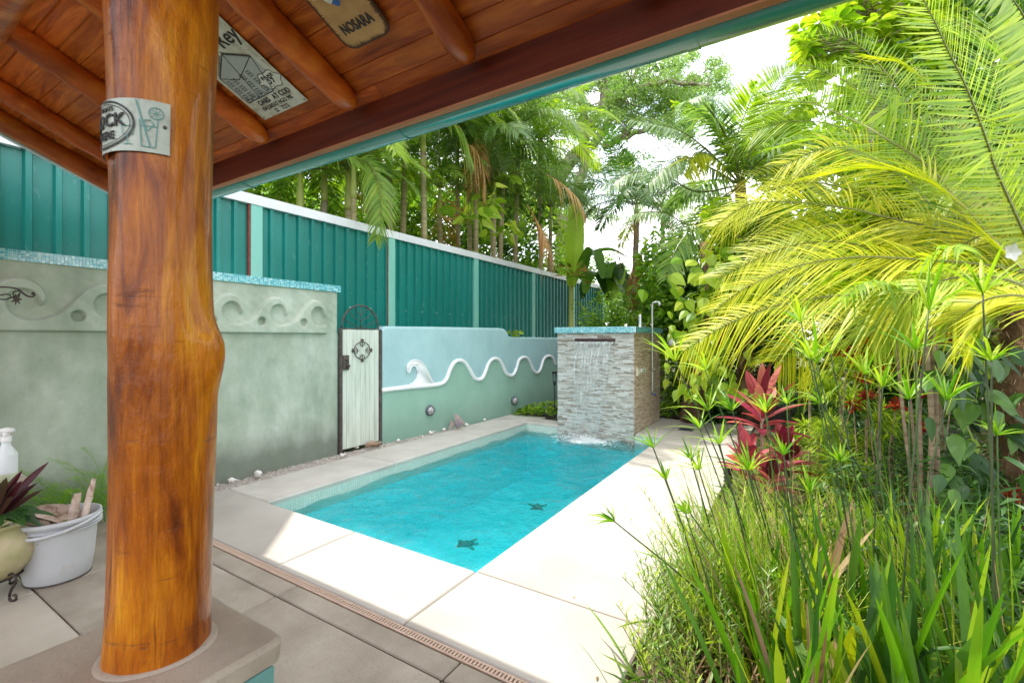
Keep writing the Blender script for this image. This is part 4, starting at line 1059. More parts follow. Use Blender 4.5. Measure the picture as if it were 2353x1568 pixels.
def fin(pts, nm): m = MB(); prism(m, pts, lambda u, v, w: fp(u, v, w - .008), .016); m.build(nm, M['terra'], fi)
fin([(-.05, .10), (-.13, .15), (-.115, .09), (-.15, .01), (-.10, .02), (-.05, .05)], 'tail_fin'); fin([(-.03, .19), (-.055, .245), (-.02, .25), (.03, .225), (.055, .19)], 'back_fin'); fin([(-.02, .03), (-.03, .0), (.04, 0), (.03, .035)], 'belly_fin')
m = MB(); lathe(m, [(0, 0), (.022, .004), (.024, .02), (.014, .03), (0, .022)], (0, 0, 0), 10, 'x'); m.v = [vv_ @ B3.T + fp(.088, .10) for vv_ in m.v]; m.build('mouth', M['terra'], fi, True)

# shells and driftwood on the gravel
def conch(z4, s, lab, rot):
    q = gp(*z4); q[2] = -.01
    t_ = tag(thing('seashell', lab, 'seashell', tuple(q), 'seashells on the gravel strip')); m = MB(); P = []; 
    a = np.linspace(0, 5 * 2 * np.pi, 90); g_ = np.exp(-a * .11); 
    ax = V(math.cos(rot), math.sin(rot), .12)
    side = nrm(np.cross(ax, [0, 0, 1])); up = np.cross(side, ax)
    P = [q + V(0, 0, s * .24) + ax * s * (-.45 + .95 * (1 - gg ** .7)) + (side * math.cos(x) + up * math.sin(x)) * s * .13 * gg for x, gg in zip(a, g_)]
    tube(m, P, s * .17 * g_ + .001, 8); m.build('whorl', M['shell'], t_, True)
    m = MB(); ball(m, q + V(0, 0, s * .2) - ax * s * .3, (s * .3, s * .2, s * .18), 12, 8); m.build('lip', M['shell'], t_, True)
conch((592, 1090), .17, 'large ribbed white conch shell lying by the green wall', 2.6)
conch((540, 1106), .12, 'flat white shell nearest the wooden post', .4)
conch((789, 1046), .11, 'round white shell at the foot of the gate jamb', 1.6)
conch(Zc('z5', 703, 822), .13, 'pointed white shell below the first caged lamp', 1.2)
for (x, y, s, lab) in [(248, 908, .06, 'small white stone just right of the gate foot shell'), (497, 868, .05, 'small white stone under the start of the wave wall'), (770, 803, .06, 'small white stone left of the fish ornament'), (905, 775, .07, 'small pale stone right of the fish ornament'), (1012, 745, .06, 'small pale stone near the end of the gravel strip'), (640, 845, .04, 'tiny pale stone before the pointed shell')]:
    q = gp(*Zc('z5', x, y)); m = MB(); ball(m, q + V(0, 0, s * .2), (s * .6, s * .5, s * .4), 8, 6); m.v[0] += rng.normal(0, s * .05, m.v[0].shape); tag(m.build('white_stone', M['shell'], None, True), lab, 'stone', 'white stones on the gravel strip')
for zx, zy, s, r_ in ((1000, 272, .05, 0),):
    pass
q = gp(*Zc('z5', 352, 905)); m = MB(); P = smooth_path([q + V(-.07, -.1, .02), q + V(-.02, -.03, .05), q + V(.0, .05, .03), q + V(.01, .12, .05)], 16); tube(m, P, [.022, .045, .035, .02], 10, wob=.12); tag(m.build('driftwood', M['drift'], None, True), 'knobbly brown driftwood lump on the gravel before the gate', 'driftwood')

# ================================================================== THE ROOF
rf_ = thing('veranda_roof', 'varnished timber lean-to roof with log rafters and a teal rain gutter', 'roof', (-1, 0, 3))
SL = .43; ca = math.cos(math.atan(SL)); sa = math.sin(math.atan(SL))
XL, XR = -5.12, 3.2
def zpl(y): return 2.845 + SL * (1.75 - y)        # underside of the planks
pw = .1085 / 1.0
yy = 1.78; i = 0
while yy > -4.6:
    w = pw * ca; m = MB(); y1, y0 = yy, yy - w * .985
    z1, z0 = zpl(y1), zpl(y0); dz = rng.uniform(-.0015, .0015)
    brk = [XL] + sorted(rng.uniform(-4.6, 3.0, 2)) + [XR] if i % 2 == 0 else [XL, rng.uniform(-2.5, 2.5), XR]
    if yy > .3: brk = [XL, XR] if i % 3 else [XL, [-1.9, -3.4, .4, -2.6][i // 3 % 4], XR]
    for a, b in zip(brk[:-1], brk[1:]):
        m = MB(); bv = .004
        a2, b2 = a + .001, b - .001
        sec = [(y1, z1 + .03), (y1, z1 + dz + bv), (y1 - bv * 1.5, z1 + dz + bv * .3), (y0 + bv * 1.5, z0 + dz - bv * .3), (y0, z0 + dz + bv), (y0, z0 + .03)]
        k = len(sec); v = [(a2, *s) for s in sec] + [(b2, *s) for s in sec]
        m.add(v, [tuple(range(k)), tuple(range(2 * k - 1, k - 1, -1))] + [(j, j + k, (j + 1) % k + k, (j + 1) % k) for j in range(k)]); m.build('plank', M['plank'], rf_)
    yy -= w; i += 1
m = MB(); o_ = .034; G = [[(x, y, zpl(y) + dz_) for x in (XL - .02, XR)] for y, dz_ in ((1.80, o_), (-4.6, o_))]; gridsurf(m, np.array(G)); G = np.array(G) + V(0, 0, .03); gridsurf(m, G); m.build('roof_sheet', M['dark'], rf_)
def rafter(x, tipy=1.69, r=.066, y_end=-4.4, seed=0, rak=False):
    rg = np.random.default_rng(seed); k = 70; ys = np.concatenate([np.linspace(tipy, tipy - .10, 6), np.linspace(tipy - .13, y_end, k)]); P = []
    for y in ys: P.append((x + .014 * math.sin(y * 2.3 + seed) + .006 * math.sin(y * 7 + seed * 2), y, zpl(y) - .9 * r + .004 * math.sin(y * 5 + seed)))
    rad = np.full(len(ys), r); rad[:6] = r * np.array([.45, .66, .80, .90, .96, 1.]); rad[6:] = r * (1 + .06 * np.sin(ys[6:] * 4 + seed) + .04 * np.sin(ys[6:] * 11 + seed * 3))
    for c, h_ in ((rg.uniform(-.5, 1.2), .22), (rg.uniform(-.5, 1.3), .16)): rad *= 1 + h_ * np.exp(-((ys - c) / .05) ** 2)
    m = MB(); tube(m, P, rad, 20, wob=.008); return m.build('rafter', M['rafter'], rf_, True)
for i, x in enumerate([-4.50, -3.70, -2.895, -2.083, -1.265, -.469, .35, 1.15, 1.95, 2.75]): rafter(x, seed=i * 3 + 1)
rafter(-4.985, 1.74, .075, seed=77)
m = MB()
for x0, x1 in ((XL, XR),):
    m.add([(x0, 1.752, 2.678), (x1, 1.752, 2.678), (x1, 1.752, 2.86), (x0, 1.752, 2.86)], [(0, 1, 2, 3)])
    m.add([(x0, 1.79, 2.680), (x1, 1.79, 2.680), (x1, 1.79, 2.87), (x0, 1.79, 2.87)], [(0, 1, 2, 3)])
m.build('fascia_board', M['fascia'], rf_)
m = MB(); box(m, (XL, 1.7525, 2.668), (XR, 1.7895, 2.6778)); m.build('fascia_edge', M['fascia_edge'], rf_)
def gutter_profile(r=.057): return [(-.0 + 0, .095), (0, .036)] + [(r * (1 - math.cos(a)), .036 - .032 * math.sin(a)) for a in np.linspace(.15, math.pi - .15, 12)] + [(2 * r, .03), (2 * r, .10), (2 * r + .008, .104), (2 * r + .008, .098)]
def gut(x0, x1, grow=0, nm='gutter_length'):
    m = MB(); P = [(1.793 - grow + y * (1 + grow * 14), 2.645 + z - grow) for y, z in gutter_profile()]; gridsurf(m, np.array([[(x, *p) for p in P] for x in np.linspace(x0, x1, 14)])); return m.build(nm, M['gutter'], rf_, True)
gx_ = [XL - .03, -3.42, -1.855, -.345, 1.2, XR]
for a, b in zip(gx_[:-1], gx_[1:]): gut(a, b)
for a in gx_[1:-1]: gut(a - .022, a + .022, .0035, 'gutter_joiner')
m = MB(); 
for y0_, y1_ in ((1.93, -4.6),):
    v = [(XL - .06, y0_, zpl(y0_) - .10), (XL - .06, y1_, zpl(y1_) - .17), (XL - .06, y1_, zpl(y1_) + .06), (XL - .06, y0_, zpl(y0_) + .06)]
    v2 = [(x + .045, y, z) for x, y, z in v]; m.add(v + v2, [(0, 1, 2, 3), (7, 6, 5, 4), (0, 4, 5, 1), (3, 2, 6, 7), (0, 3, 7, 4), (1, 5, 6, 2)])
m.build('rake_flashing', M['white_metal'], rf_)
m = MB(); P = [(x, .56 + .01 * math.sin(x * 3), zpl(.56) - .135 - .10 + .008 * math.sin(x * 5)) for x in np.linspace(-5.0, 3.1, 60)]; tube(m, P, .095, 20, wob=.01); m.build('log_beam', M['rafter'], rf_, True)
# off-frame end posts holding the beam
for x_ in (-4.95, 3.0):
    m = MB(); tube(m, [(x_, .56, -.03), (x_, .56, zpl(.56) - .3)], .09, 16); m.build('corner_post', M['post'], rf_, True)

# ------------------------------------------------------------------ signs nailed under the roof
def ceil_fn(px, py, rot, off=.012):
    """plane just below the planks; u along +X rotated, v up the slope"""
    d = ray(px, py); nrm_ = V(0, SL, 1); nrm_ = nrm_ / np.linalg.norm(nrm_); p0 = V(0, 1.75, 2.845 - off)
    c = CAMP + d * (np.dot(p0 - CAMP, nrm_) / np.dot(d, nrm_))
    ex = V(1, 0, 0); ey = nrm(V(0, -1, SL)); u_ = ex * math.cos(rot) + ey * math.sin(rot); v_ = -ex * math.sin(rot) + ey * math.cos(rot)
    return c, u_, v_, -nrm_
def on_ceiling(px, py, off=.012):
    return ceil_fn(px, py, 0, off)[0]
# sign 1: corners in the picture (near right, near left bottom)
A_ = on_ceiling(*Zc('z2c' if False else 'zc', 738, 665)); B_ = on_ceiling(*Zc('zc', 452, 795)); C_ = on_ceiling(*Zc('zc', 135, 105))
u_ = nrm(A_ - B_); n1 = nrm(np.cross(u_, C_ - A_)); v_ = nrm(np.cross(n1, u_)); 
if np.dot(v_, C_ - A_) < 0: v_ = -v_
w1 = np.linalg.norm(A_ - B_); h1 = abs(np.dot(C_ - A_, v_)) + .25; nd_ = nrm(np.cross(u_, v_)); nd_ = nd_ if nd_[2] < 0 else -nd_
s1 = thing('house_sign', 'rusty white metal sign with a house drawing nailed between two rafters', 'sign', tuple(B_))
def f1(u, v, w): return B_ + u_ * u + v_ * v + nd_ * w
m = MB(); prism(m, [(0, 0), (w1, 0), (w1, h1), (0, h1)], f1, .003); m.build('plate', M['sign_white'], s1)
f1b = lambda u, v, w: f1(u, v, w + .0035)
m = MB(); W1 = w1
put_text(m, '52    7272', .036, f1b, W1 * .5, .022, .0, sx=.9); m.build('lettering', M['ink'], s1); m = MB(); put_text(m, '104 GREAT HGO. MS', .034, f1b, W1 * .5, .056, .0, sx=.95); m.build('lettering', M['ink'], s1); m = MB(); put_text(m, 'OARS   AT COD', .042, f1b, W1 * .56, .094, .0008, sx=1.0); m.build('lettering', M['ink'], s1); m = MB()
put_text(m, '"39"', .070, f1b, W1 * .78, .178, .001, sx=.85); m.build('lettering', M['ink'], s1); m = MB()
put_text(m, 'Rey', .105, f1b, W1 * .80, .430, .0015, sx=1.1)
m.build('lettering', M['ink'], s1)
q_ = lambda v: .122 + (v - .145) * .68
m = MB(); prism(m, [(.03, q_(.145)), (W1 * .66, q_(.145)), (W1 * .86, q_(.29)), (W1 * .86, q_(.44)), (W1 * .5, q_(.53)), (.03, q_(.40))], lambda u, v, w: f1(u, v, w + .0031), .0006); m.build('grey_print', M['sign_grey'], s1)
m = MB(); L_ = lambda p, w=.003, c=False: line2d(m, [(x_, q_(y_)) for x_, y_ in p], lambda u, v, w2: f1(u, v, .0045), w, c)
L_([(.03, .145), (.03, .40), (W1 * .5, .53), (W1 * .86, .43), (W1 * .66, .145), (.03, .145)], .005); L_([(W1 * .5, .53), (W1 * .34, .145)], .005); L_([(.03, .40), (W1 * .34, .33), (W1 * .86, .43)], .004)
for yy_ in (.17, .24, .31):
    for xx_ in (.045, .095, W1 * .40, W1 * .55):
        L_([(xx_, yy_), (xx_ + .03, yy_), (xx_ + .03, yy_ + .045), (xx_, yy_ + .045)], .003, True); L_([(xx_ + .015, yy_), (xx_ + .015, yy_ + .045)], .0025); L_([(xx_, yy_ + .022), (xx_ + .03, yy_ + .022)], .0025)
for k_ in range(22): L_([(W1 * .5 + k_ * .007, .525 - k_ * .005), (W1 * .5 + k_ * .007 + .003, .55 - k_ * .005)], .004)
for k_ in range(20): L_([(.04 + k_ * .008, .405 + k_ * .006), (.04 + k_ * .008, .425 + k_ * .006)], .003)
for k_ in range(60):
    a = rng.uniform(.03, W1 * .75); b = rng.uniform(.135, .175); L_([(a, b), (a + rng.uniform(-.015, .015), b + rng.uniform(.0, .03))], .0025)
cl_ = [(W1 * .78 + .085 * math.cos(t) * (1 + .12 * math.cos(6 * t)), .178 + .048 * math.sin(t) * (1 + .12 * math.cos(6 * t))) for t in np.linspace(0, 2 * math.pi, 40, endpoint=False)]
line2d(m, cl_, lambda u, v, w2: f1(u, v, .0045), .004, True); m.build('drawing', M['ink'], s1)
m = MB(); prism(m, cl_, lambda u, v, w: f1(u, v, w + .0038), .0003); m.build('price_cloud', M['whitepaint'], s1)
m = MB()
for u, v in ((.015, .015), (W1 - .015, .015), (.015, h1 - .02), (W1 - .015, h1 - .02)): ball(m, f1(u, v, .004), .005, 8, 5)
tag(m.build('nails', M['rust'], s1), kind='stuff')

# sign 2: leather-look board reading NOSARA
A_ = on_ceiling(*Zc('zc', 1235, 175), .02); B_ = on_ceiling(*Zc('zc', 950, 318), .02); C_ = on_ceiling(*Zc('zc', 700, 0), .02)
u_2 = nrm(on_ceiling(*Zc('zc', 1168, 85), .02) - on_ceiling(*Zc('zc', 968, 190), .02)); n2 = V(0, SL, 1) / math.hypot(SL, 1); v_2 = nrm(np.cross(n2, u_2)); v_2 = v_2 if v_2[2] > 0 else -v_2
O2 = on_ceiling(*Zc('zc', 1068, 145), .02); w2 = 1.42 * np.linalg.norm(on_ceiling(*Zc('zc', 1168, 85), .02) - on_ceiling(*Zc('zc', 968, 190), .02))
s2 = thing('nosara_board', 'tan burnt edged board lettered NOSARA fixed under the ceiling planks', 'sign', tuple(O2))
def f2(u, v, w): return O2 + u_2 * u + v_2 * v - n2 * w
hw = w2 / 2; lo_ = -.085; hi_ = .62; rc_ = .055
pl_ = []
for cx_, cy_, a0 in ((hw - rc_, lo_ + rc_, -90), (hw - rc_, hi_ - rc_, 0), (-hw + rc_, hi_ - rc_, 90), (-hw + rc_, lo_ + rc_, 180)):
    for a in np.linspace(a0, a0 + 90, 7): pl_.append((cx_ + rc_ * math.cos(R(a)), cy_ + rc_ * math.sin(R(a))))
m = MB(); prism(m, pl_, f2, .016); m.build('board', M['leather'], s2)
m = MB(); pp = np.array(pl_ + pl_[:1]); dd = np.concatenate([[0], np.cumsum(np.linalg.norm(np.diff(pp, axis=0), axis=1))])
for d_ in np.arange(0, dd[-1], .004):
    a = np.array([np.interp(d_, dd, pp[:, 0]), np.interp(d_, dd, pp[:, 1])]); c_ = np.array([np.clip(a[0], -hw + rc_, hw - rc_), np.clip(a[1], lo_ + rc_, hi_ - rc_)]); n_ = c_ - a; n_ = n_ / (np.linalg.norm(n_) + 1e-9); l = rng.uniform(.006, .022); tx_ = np.array([-n_[1], n_[0]]) * .0022
    b = a + n_ * l + rng.normal(0, .002, 2); m.add([f2(*(a - tx_), .0172), f2(*(a + tx_), .0172), f2(*b, .0172)], [(0, 1, 2)])
tube(m, [f2(*p, .009) for p in pl_ + pl_[:1]], .0085, 6, cap=False); m.build('burnt_rim', M['burnt'], s2)
m = MB(); put_text(m, 'NOSARA', .064, lambda u, v, w: f2(u, v, .0175 + w), 0, 0, .0016, sx=w2 * .70 / .26); m.build('lettering', M['ink'], s2)
def blob(poly, mt, nm, off=.017): m = MB(); prism(m, poly, lambda u, v, w: f2(u, v, w + off), .0008); m.build(nm, M[mt], s2)
ab = lambda cx, cy, r, k=22, j=.25: [(cx + r * (1 + j * math.sin(5 * t + cx * 90)) * math.cos(t), cy + r * .7 * (1 + j * math.cos(4 * t)) * math.sin(t)) for t in np.linspace(0, 2 * math.pi, k, endpoint=False)]
blob(ab(-.03, .17, .07), 'whitepaint', 'white_print'); blob(ab(-.045, .20, .04), 'redp', 'red_print', .018); blob(ab(.02, .155, .042), 'bluepaint', 'blue_print', .0185); blob(ab(-.01, .11, .022), 'bluepaint', 'blue_print', .0185); blob(ab(.05, .15, .012), 'whitepaint', 'white_print', .0195)
# ================================================================== THE LOG POST AND HALF WALL
HC = .65
PCX, PCY = -1.77 * HC, .666 * HC
CZ = EYE - HC
prof = [(-60, 236, 506), (0, 235, 502), (60, 236, 501), (110, 237, 499), (150, 238, 497), (240, 241, 493), (300, 243, 490), (430, 245, 486), (500, 245, 485), (600, 246, 486), (680, 247, 490), (720, 247, 495), (745, 247, 503), (765, 247, 511), (785, 247, 519), (805, 248, 521.5), (825, 248, 521), (850, 248, 517), (880, 247, 510), (910, 247, 504), (1000, 247, 499), (1100, 246, 495), (1200, 245, 492), (1300, 243, 490), (1330, 242, 490), (1400, 239, 488), (1440, 236, 487), (1480, 232, 487), (1530, 228, 488), (1600, 226, 490)]
lp = thing('log_post', 'thick glossy varnished tree trunk post with a bulging knot on its right', 'post', (PCX, PCY, CZ))
D0 = math.hypot(PCX, PCY); pts = []; rad = []; kn = []
for py, xl, xr in prof:
    al = math.atan((xl - 1176) / 1063); xr_b = np.interp(py, [600, 680, 910, 1000], [486, 488, 496, 499]) if 600 < py < 1000 else xr
    ar_ = math.atan((xr_b - 1176) / 1063); ac_ = (al + ar_) / 2; r = D0 * math.sin((ar_ - al) / 2)
    ang = TH - ac_; x = -D0 * math.sin(ang); y = D0 * math.cos(ang); f = D0 * math.cos(ac_)
    pts.append((x, y, EYE + (775 - py) / 1063 * f)); rad.append(r); kn.append(max(0, (xr - xr_b)) / 1063 * f)
pts = np.array(pts)[::-1]; rad = np.array(rad)[::-1]; kn = np.array(kn)[::-1]
zs = np.concatenate([np.linspace(CZ - .02, 2.25, 230), np.linspace(2.27, 3.12, 50)]); nA = 72; G = np.zeros((len(zs), nA, 3)); aa = np.linspace(0, 2 * np.pi, nA, endpoint=False)
kdir = math.atan2(ST, CT)         # towards picture right
for i, z in enumerate(zs):
    if z < pts[-1, 2]: cx_ = np.interp(z, pts[:, 2], pts[:, 0]); cy_ = np.interp(z, pts[:, 2], pts[:, 1]); r = np.interp(z, pts[:, 2], rad); kk = np.interp(z, pts[:, 2], kn)
    else: t = min(1, (z - pts[-1, 2]) / .8); cx_ = pts[-1, 0] * (1 - t) + (-1.12) * t; cy_ = pts[-1, 1] * (1 - t) + .55 * t; r = rad[-1] * (1 - .08 * t); kk = 0
    da = (aa - (kdir + .15) + np.pi) % (2 * np.pi) - np.pi
    rr_ = r * (1 + .012 * np.sin(3 * aa + z * 2.1) + .008 * np.sin(5 * aa - z * 6) + .005 * np.sin(9 * aa + z * 13)) + kk * 1.02 * np.exp(-(da / .42) ** 2)
    rr_ += .004 * np.exp(-((da + 2.3) / .25) ** 2) * math.sin(z * 9)
    G[i] = np.stack([cx_ + rr_ * np.cos(aa), cy_ + rr_ * np.sin(aa), np.full(nA, z)], 1)
m = MB(); gridsurf(m, G, closed=True); m.build('trunk', M['post'], lp, True)

hw_ = thing('half_wall', 'low teal plastered wall with a thick worn concrete cap under the log post', 'wall', (PCX, 0, 0))
cx0, cx1, cy1 = -2.07 * HC, -1.468 * HC, .919 * HC
m = MB()
# worn slab with a soft uneven edge
nxx, nyy = 26, 70
X_ = np.linspace(cx0, cx1, nxx); Y_ = np.linspace(-1.2, cy1, nyy)
def cap_ring(z, inset):
    n = 60; P = []
    a0, a1, b0, b1 = cx0 + inset, cx1 - inset, -1.2, cy1 - inset; rc = .022
    def w(s): return .0008 * math.sin(s * 23) + .0004 * math.sin(s * 61 + 1)
    for s in np.linspace(b0, b1 - rc, 60): P.append((a0 + w(s), s))
    for a in np.linspace(180, 90, 8): P.append((a0 + rc + rc * math.cos(R(a)), b1 - rc + rc * math.sin(R(a))))
    for s in np.linspace(a0 + rc, a1 - rc, 24)[1:-1]: P.append((s, b1 + w(s)))
    for a in np.linspace(90, 0, 8): P.append((a1 - rc + rc * math.cos(R(a)), b1 - rc + rc * math.sin(R(a))))
    for s in np.linspace(b1 - rc, b0, 60)[1:]: P.append((a1 + w(s + 3), s))
    return [(x, y, z) for x, y in P]
rings = [cap_ring(CZ - .050, .03), cap_ring(CZ - .048, .003), cap_ring(CZ - .012, 0), cap_ring(CZ - .004, .003), cap_ring(CZ - .0005, .009), cap_ring(CZ, .02)]
gridsurf(m, np.array(rings)); k = len(rings[0]); m.add(rings[-1], [tuple(range(k))]); m.build('concrete_cap', M['cap'], hw_, False)
m = MB(); lathe(m, [(rad[1] + .010, .0005), (rad[1] + .004, .004), (rad[1] - .01, .005)], (pts[2, 0], pts[2, 1], CZ), 40, wob=.03); m.build('mortar_collar', M['cap'], hw_, True)
m = MB(); cbox(m, (cx0 + .045, -1.2, -.03), (cx1 - .045, cy1 - .05, CZ - .049), .01); m.build('wall_body', M['teal_plaster'], hw_)
m = MB(); cbox(m, (cx1 - .043, .30, -.03), (cx1 - .006, cy1 - .02, CZ - .055), .004); m.build('side_board', M['teal_board'], hw_)
q = at(318, 1557, .92); q[2] = CZ + .004; m = MB()
for k_ in range(5): straps(m, q + rng.normal(0, .008, 3) * [1, 1, 0], rdir(1, 0, .2), rdir(1), .03, .008, [(0, 0, .012)], 4, .5)
tag(m.build('dry_leaf', M['lf_straw']), 'curled dry brown leaf lying on the concrete cap below the post', 'leaf')

# curved tin sign round the post
sg = thing('dock_sign', 'curved tin sign with dark oval lettering wrapped round the log post', 'sign', (PCX, PCY, 2))
def post_at(z):
    return np.interp(z, pts[:, 2], pts[:, 0]), np.interp(z, pts[:, 2], pts[:, 1]), np.interp(z, pts[:, 2], rad) + .004
zc_ = EYE + (775 - 298) / 1063 * (D0 * .80) ; fz = D0 * math.cos(R(37))
zc_ = EYE + (775 - 300) / 1063 * (fz - .07)
view = math.atan2(-pts[14, 1], -pts[14, 0])      # direction from the post to the camera
def fs_(u, v, w):
    """u: metres round the post, + to picture right; v up"""
    x, y, r = post_at(zc_ + v); a = view + u / .093
    rr2 = r + .002 + w
    return [x + rr2 * math.cos(a), y + rr2 * math.sin(a), zc_ + v]
uL, uR, vB, vT = -.165, .012, -.0495, .0505
G = np.array([[fs_(u, v, 0) for v in np.linspace(vB, vT, 4)] for u in np.linspace(uL, uR, 30)]); m = MB(); gridsurf(m, G); gridsurf(m, np.array([[fs_(u, v, -.0015) for v in np.linspace(vB, vT, 4)] for u in np.linspace(uL, uR, 30)]))
M['tin'] = pm('aged_tin', [(.3, (.22, .25, .20)), (.5, (.36, .41, .35)), (.75, (.44, .50, .44))], 30, .45, speck=(70, (.22, .13, .06), .5, .62), coat=.3)
m.build('plate', M['tin'], sg, True)
up_ = lambda o: (lambda u, v, w: fs_(u, v, w + .0012))
m = MB(); put_text(m, 'DOCK', .034, up_(0), -.108, .008, .0006, sx=1.0); put_text(m, 'HERE', .021, up_(0), -.103, -.020, .0002); put_text(m, 'BOATS', .011, up_(0), -.098, .030, 0)
el = [(-.105 + .062 * math.cos(t), .002 + .044 * math.sin(t)) for t in np.linspace(0, 2 * math.pi, 50)]
line2d(m, el, up_(0), .0035); el2 = [(-.105 + .056 * math.cos(t), .002 + .038 * math.sin(t)) for t in np.linspace(0, 2 * math.pi, 50)]; line2d(m, el2, up_(0), .0015)
m.build('lettering', M['ink'], sg)
m = MB(); L_ = lambda p, w=.0016, c=False: line2d(m, p, up_(0), w, c)
L_([(-.034, .012), (-.031, -.040), (-.010, -.040), (-.006, .018)], .0018); L_([(-.033, .0), (-.007, .0)]); L_([(-.040, .048), (-.018, -.038)], .0026); L_([(-.028, .010), (-.022, -.01), (-.012, .004), (-.018, .012), (-.028, .010)])
cc = (-.009, .026); L_([(cc[0] + .011 * math.cos(t), cc[1] + .011 * math.sin(t)) for t in np.linspace(0, 2 * math.pi, 20)], .0018)
for t in np.linspace(0, math.pi, 5)[:-1]: L_([(cc[0] + .009 * math.cos(t), cc[1] + .009 * math.sin(t)), (cc[0] - .009 * math.cos(t), cc[1] - .009 * math.sin(t))], .001)
L_([(-.066, .008), (-.062, -.018), (-.054, -.022), (-.054, -.036)]); L_([(-.054, -.022), (-.046, -.018), (-.042, .008)]); L_([(-.062, -.037), (-.046, -.037)]); L_([(-.064, -.003), (-.044, -.003)])
m.build('drinks_drawing', M['mint'], sg)
m = MB(); ball(m, fs_(.004, .003, .002), .0035, 8, 5); m.build('nail', M['rust'], sg, True)

# ================================================================== LEFT: PEDESTAL, BOTTLE, POT, BUCKET, FERN
q = at(-10, 1098, 3.05); pz = q[2]
pd = thing('small_pillar', 'pale teal block pillar with a rounded concrete cap behind the clay pot', 'pillar', (q[0], q[1], 0))
Mr = Matrix.Translation((q[0] - .1, q[1] - .02, 0))
m = MB(); cbox(m, (-.25, -.16, pz - .075), (.25, .16, pz), .018, M=Mr); m.build('cap', M['cap'], pd)
m = MB(); cbox(m, (-.21, -.12, -.03), (.21, .12, pz - .076), .01, M=Mr); m.build('block', M['teal_plaster'], pd)
q = at(14, 1086, 3.0); q[2] = pz; b_ = thing('spray_bottle', 'translucent white spray bottle with a trigger top standing on the small pillar', 'bottle', tuple(q))
m = MB(); lathe(m, [(.0, .0), (.050, .001), (.053, .008), (.053, .050)], q, 20); m.build('liquid', M['liquid'], b_, True)
m = MB(); lathe(m, [(.054, .050), (.054, .165), (.050, .18), (.030, .215), (.022, .235), (.022, .255), (0, .256)], q, 24); m.build('bottle', M['bottle'], b_, True)
m = MB(); lathe(m, [(.027, .255), (.027, .285), (.018, .29), (0, .292)], q, 16); P = [q + rt * x + V(0, 0, z) for x, z in ((.045, .325), (.0, .325), (-.05, .318), (-.085, .305))]; tube(m, P, [.016, .021, .016, .011], 10); tube(m, [q + V(0, 0, .285), q + V(0, 0, .32)], .018, 10); m.build('spray_head', M['white'], b_, True)
m = MB(); tube(m, [q + rt * -.03 + V(0, 0, .305), q + rt * -.05 + V(0, 0, .27), q + rt * -.085 + V(0, 0, .245)], .006, 6); m.build('trigger', M['white'], b_, True)

q = gp(134, 1322); bk = thing('plastic_bucket', 'grey white plastic bucket filled with dry bark, standing by the post', 'bucket', tuple(q))
R0, R1, hb = .160, .205, .40
m = MB(); lathe(m, [(0, .0), (R0 - .01, 0), (R0, .012), (R0 + .018, .12), (R1 - .012, hb - .06), (R1 - .010, hb - .055), (R1, hb - .05), (R1 + .002, hb - .03), (R1 + .008, hb - .03), (R1 + .010, hb), (R1 - .002, hb + .002), (R1 - .008, hb - .03), (R0, .05), (0, .04)], q, 48); m.build('pail', M['bucket'], bk, True)
m = MB()
for z in (hb - .055, hb - .072): lathe(m, [(R1 - .014, z), (R1 + .012, z), (R1 + .012, z + .005), (R1 - .014, z + .005)], q, 48)
m.build('rim_rib', M['bucket'], bk, True)
m = MB(); a = np.linspace(-.35, math.pi * .98, 40); ctr = q + V(0, 0, hb - .02)
P = [ctr + rt * (R1 + .022) * math.cos(x) - fwd_ * (R1 + .03) * math.sin(x) - V(0, 0, 1) * .05 * math.sin(x) for x in a]; tube(m, P, .007, 6, ell=(1.0, 1.6)); m.build('handle', M['bucket'], bk, True)
m = MB(); lathe(m, [(R0 + .001, .002), (R0 + .003, .01), (R0 - .001, .014)], q, 40); m.build('rust_ring', M['rust'], bk, True)
bt = thing('dry_bark_heap', 'curled dry pink brown bark and palm husk pieces heaped in the bucket', 'bark pieces', tuple(q + V(0, 0, hb - .06)))
def husk(p, d, L, w, curl, roll, nm='bark_piece'):
    m = MB(); d = nrm(d); s = nrm(np.cross(d, [0, 0, 1.]) + 1e-6); n_ = np.cross(s, d); s, n_ = s * math.cos(roll) + n_ * math.sin(roll), n_ * math.cos(roll) - s * math.sin(roll)
    G = []
    for t in np.linspace(0, 1, 14):
        c = p + d * L * t + n_ * curl * t * t; ww = w * (.55 + .45 * math.sin(math.pi * (.15 + .8 * t)))
        G.append([c + s * ww * math.sin(x) + n_ * ww * (1 - math.cos(x)) * .9 + rng.normal(0, .0012, 3) for x in np.linspace(-1.3, 1.3, 10)])
    G = np.array(G); gridsurf(m, G); gridsurf(m, G - n_ * .005); m.build(nm, M['bark_bits'], bt, True)
top = q + V(0, 0, hb - .05)
husk(top + rt * .13 + V(0, 0, -.02), -rt * 1 + V(0, 0, .42), .32, .075, -.06, .3); husk(top + rt * .05 - fwd_ * .08, -rt * 1 + V(0, 0, .10), .24, .06, -.04, -.4); husk(top - rt * .02 + fwd_ * .05, -rt * 1 - fwd_ * .2 + V(0, 0, .25), .22, .06, -.02, .9)
husk(top + rt * .09 - V(0, 0, .05), V(0, 0, 1) + rt * .25, .24, .032, .02, .2); husk(top + rt * .15 - V(0, 0, .05), V(0, 0, 1) + rt * .18, .32, .02, .05, 1.2); husk(top + rt * .06, rt + V(0, 0, .1), .12, .03, .01, 0); husk(top - rt * .12, rt * .2 + fwd_ + V(0, 0, .2), .15, .05, -.02, .2)
m = MB(); ball(m, top - V(0, 0, .05), (R1 - .02, R1 - .02, .04), 24, 8); m.v[0] += rng.normal(0, .006, m.v[0].shape); m.build('litter', M['bark_bits'], bt)
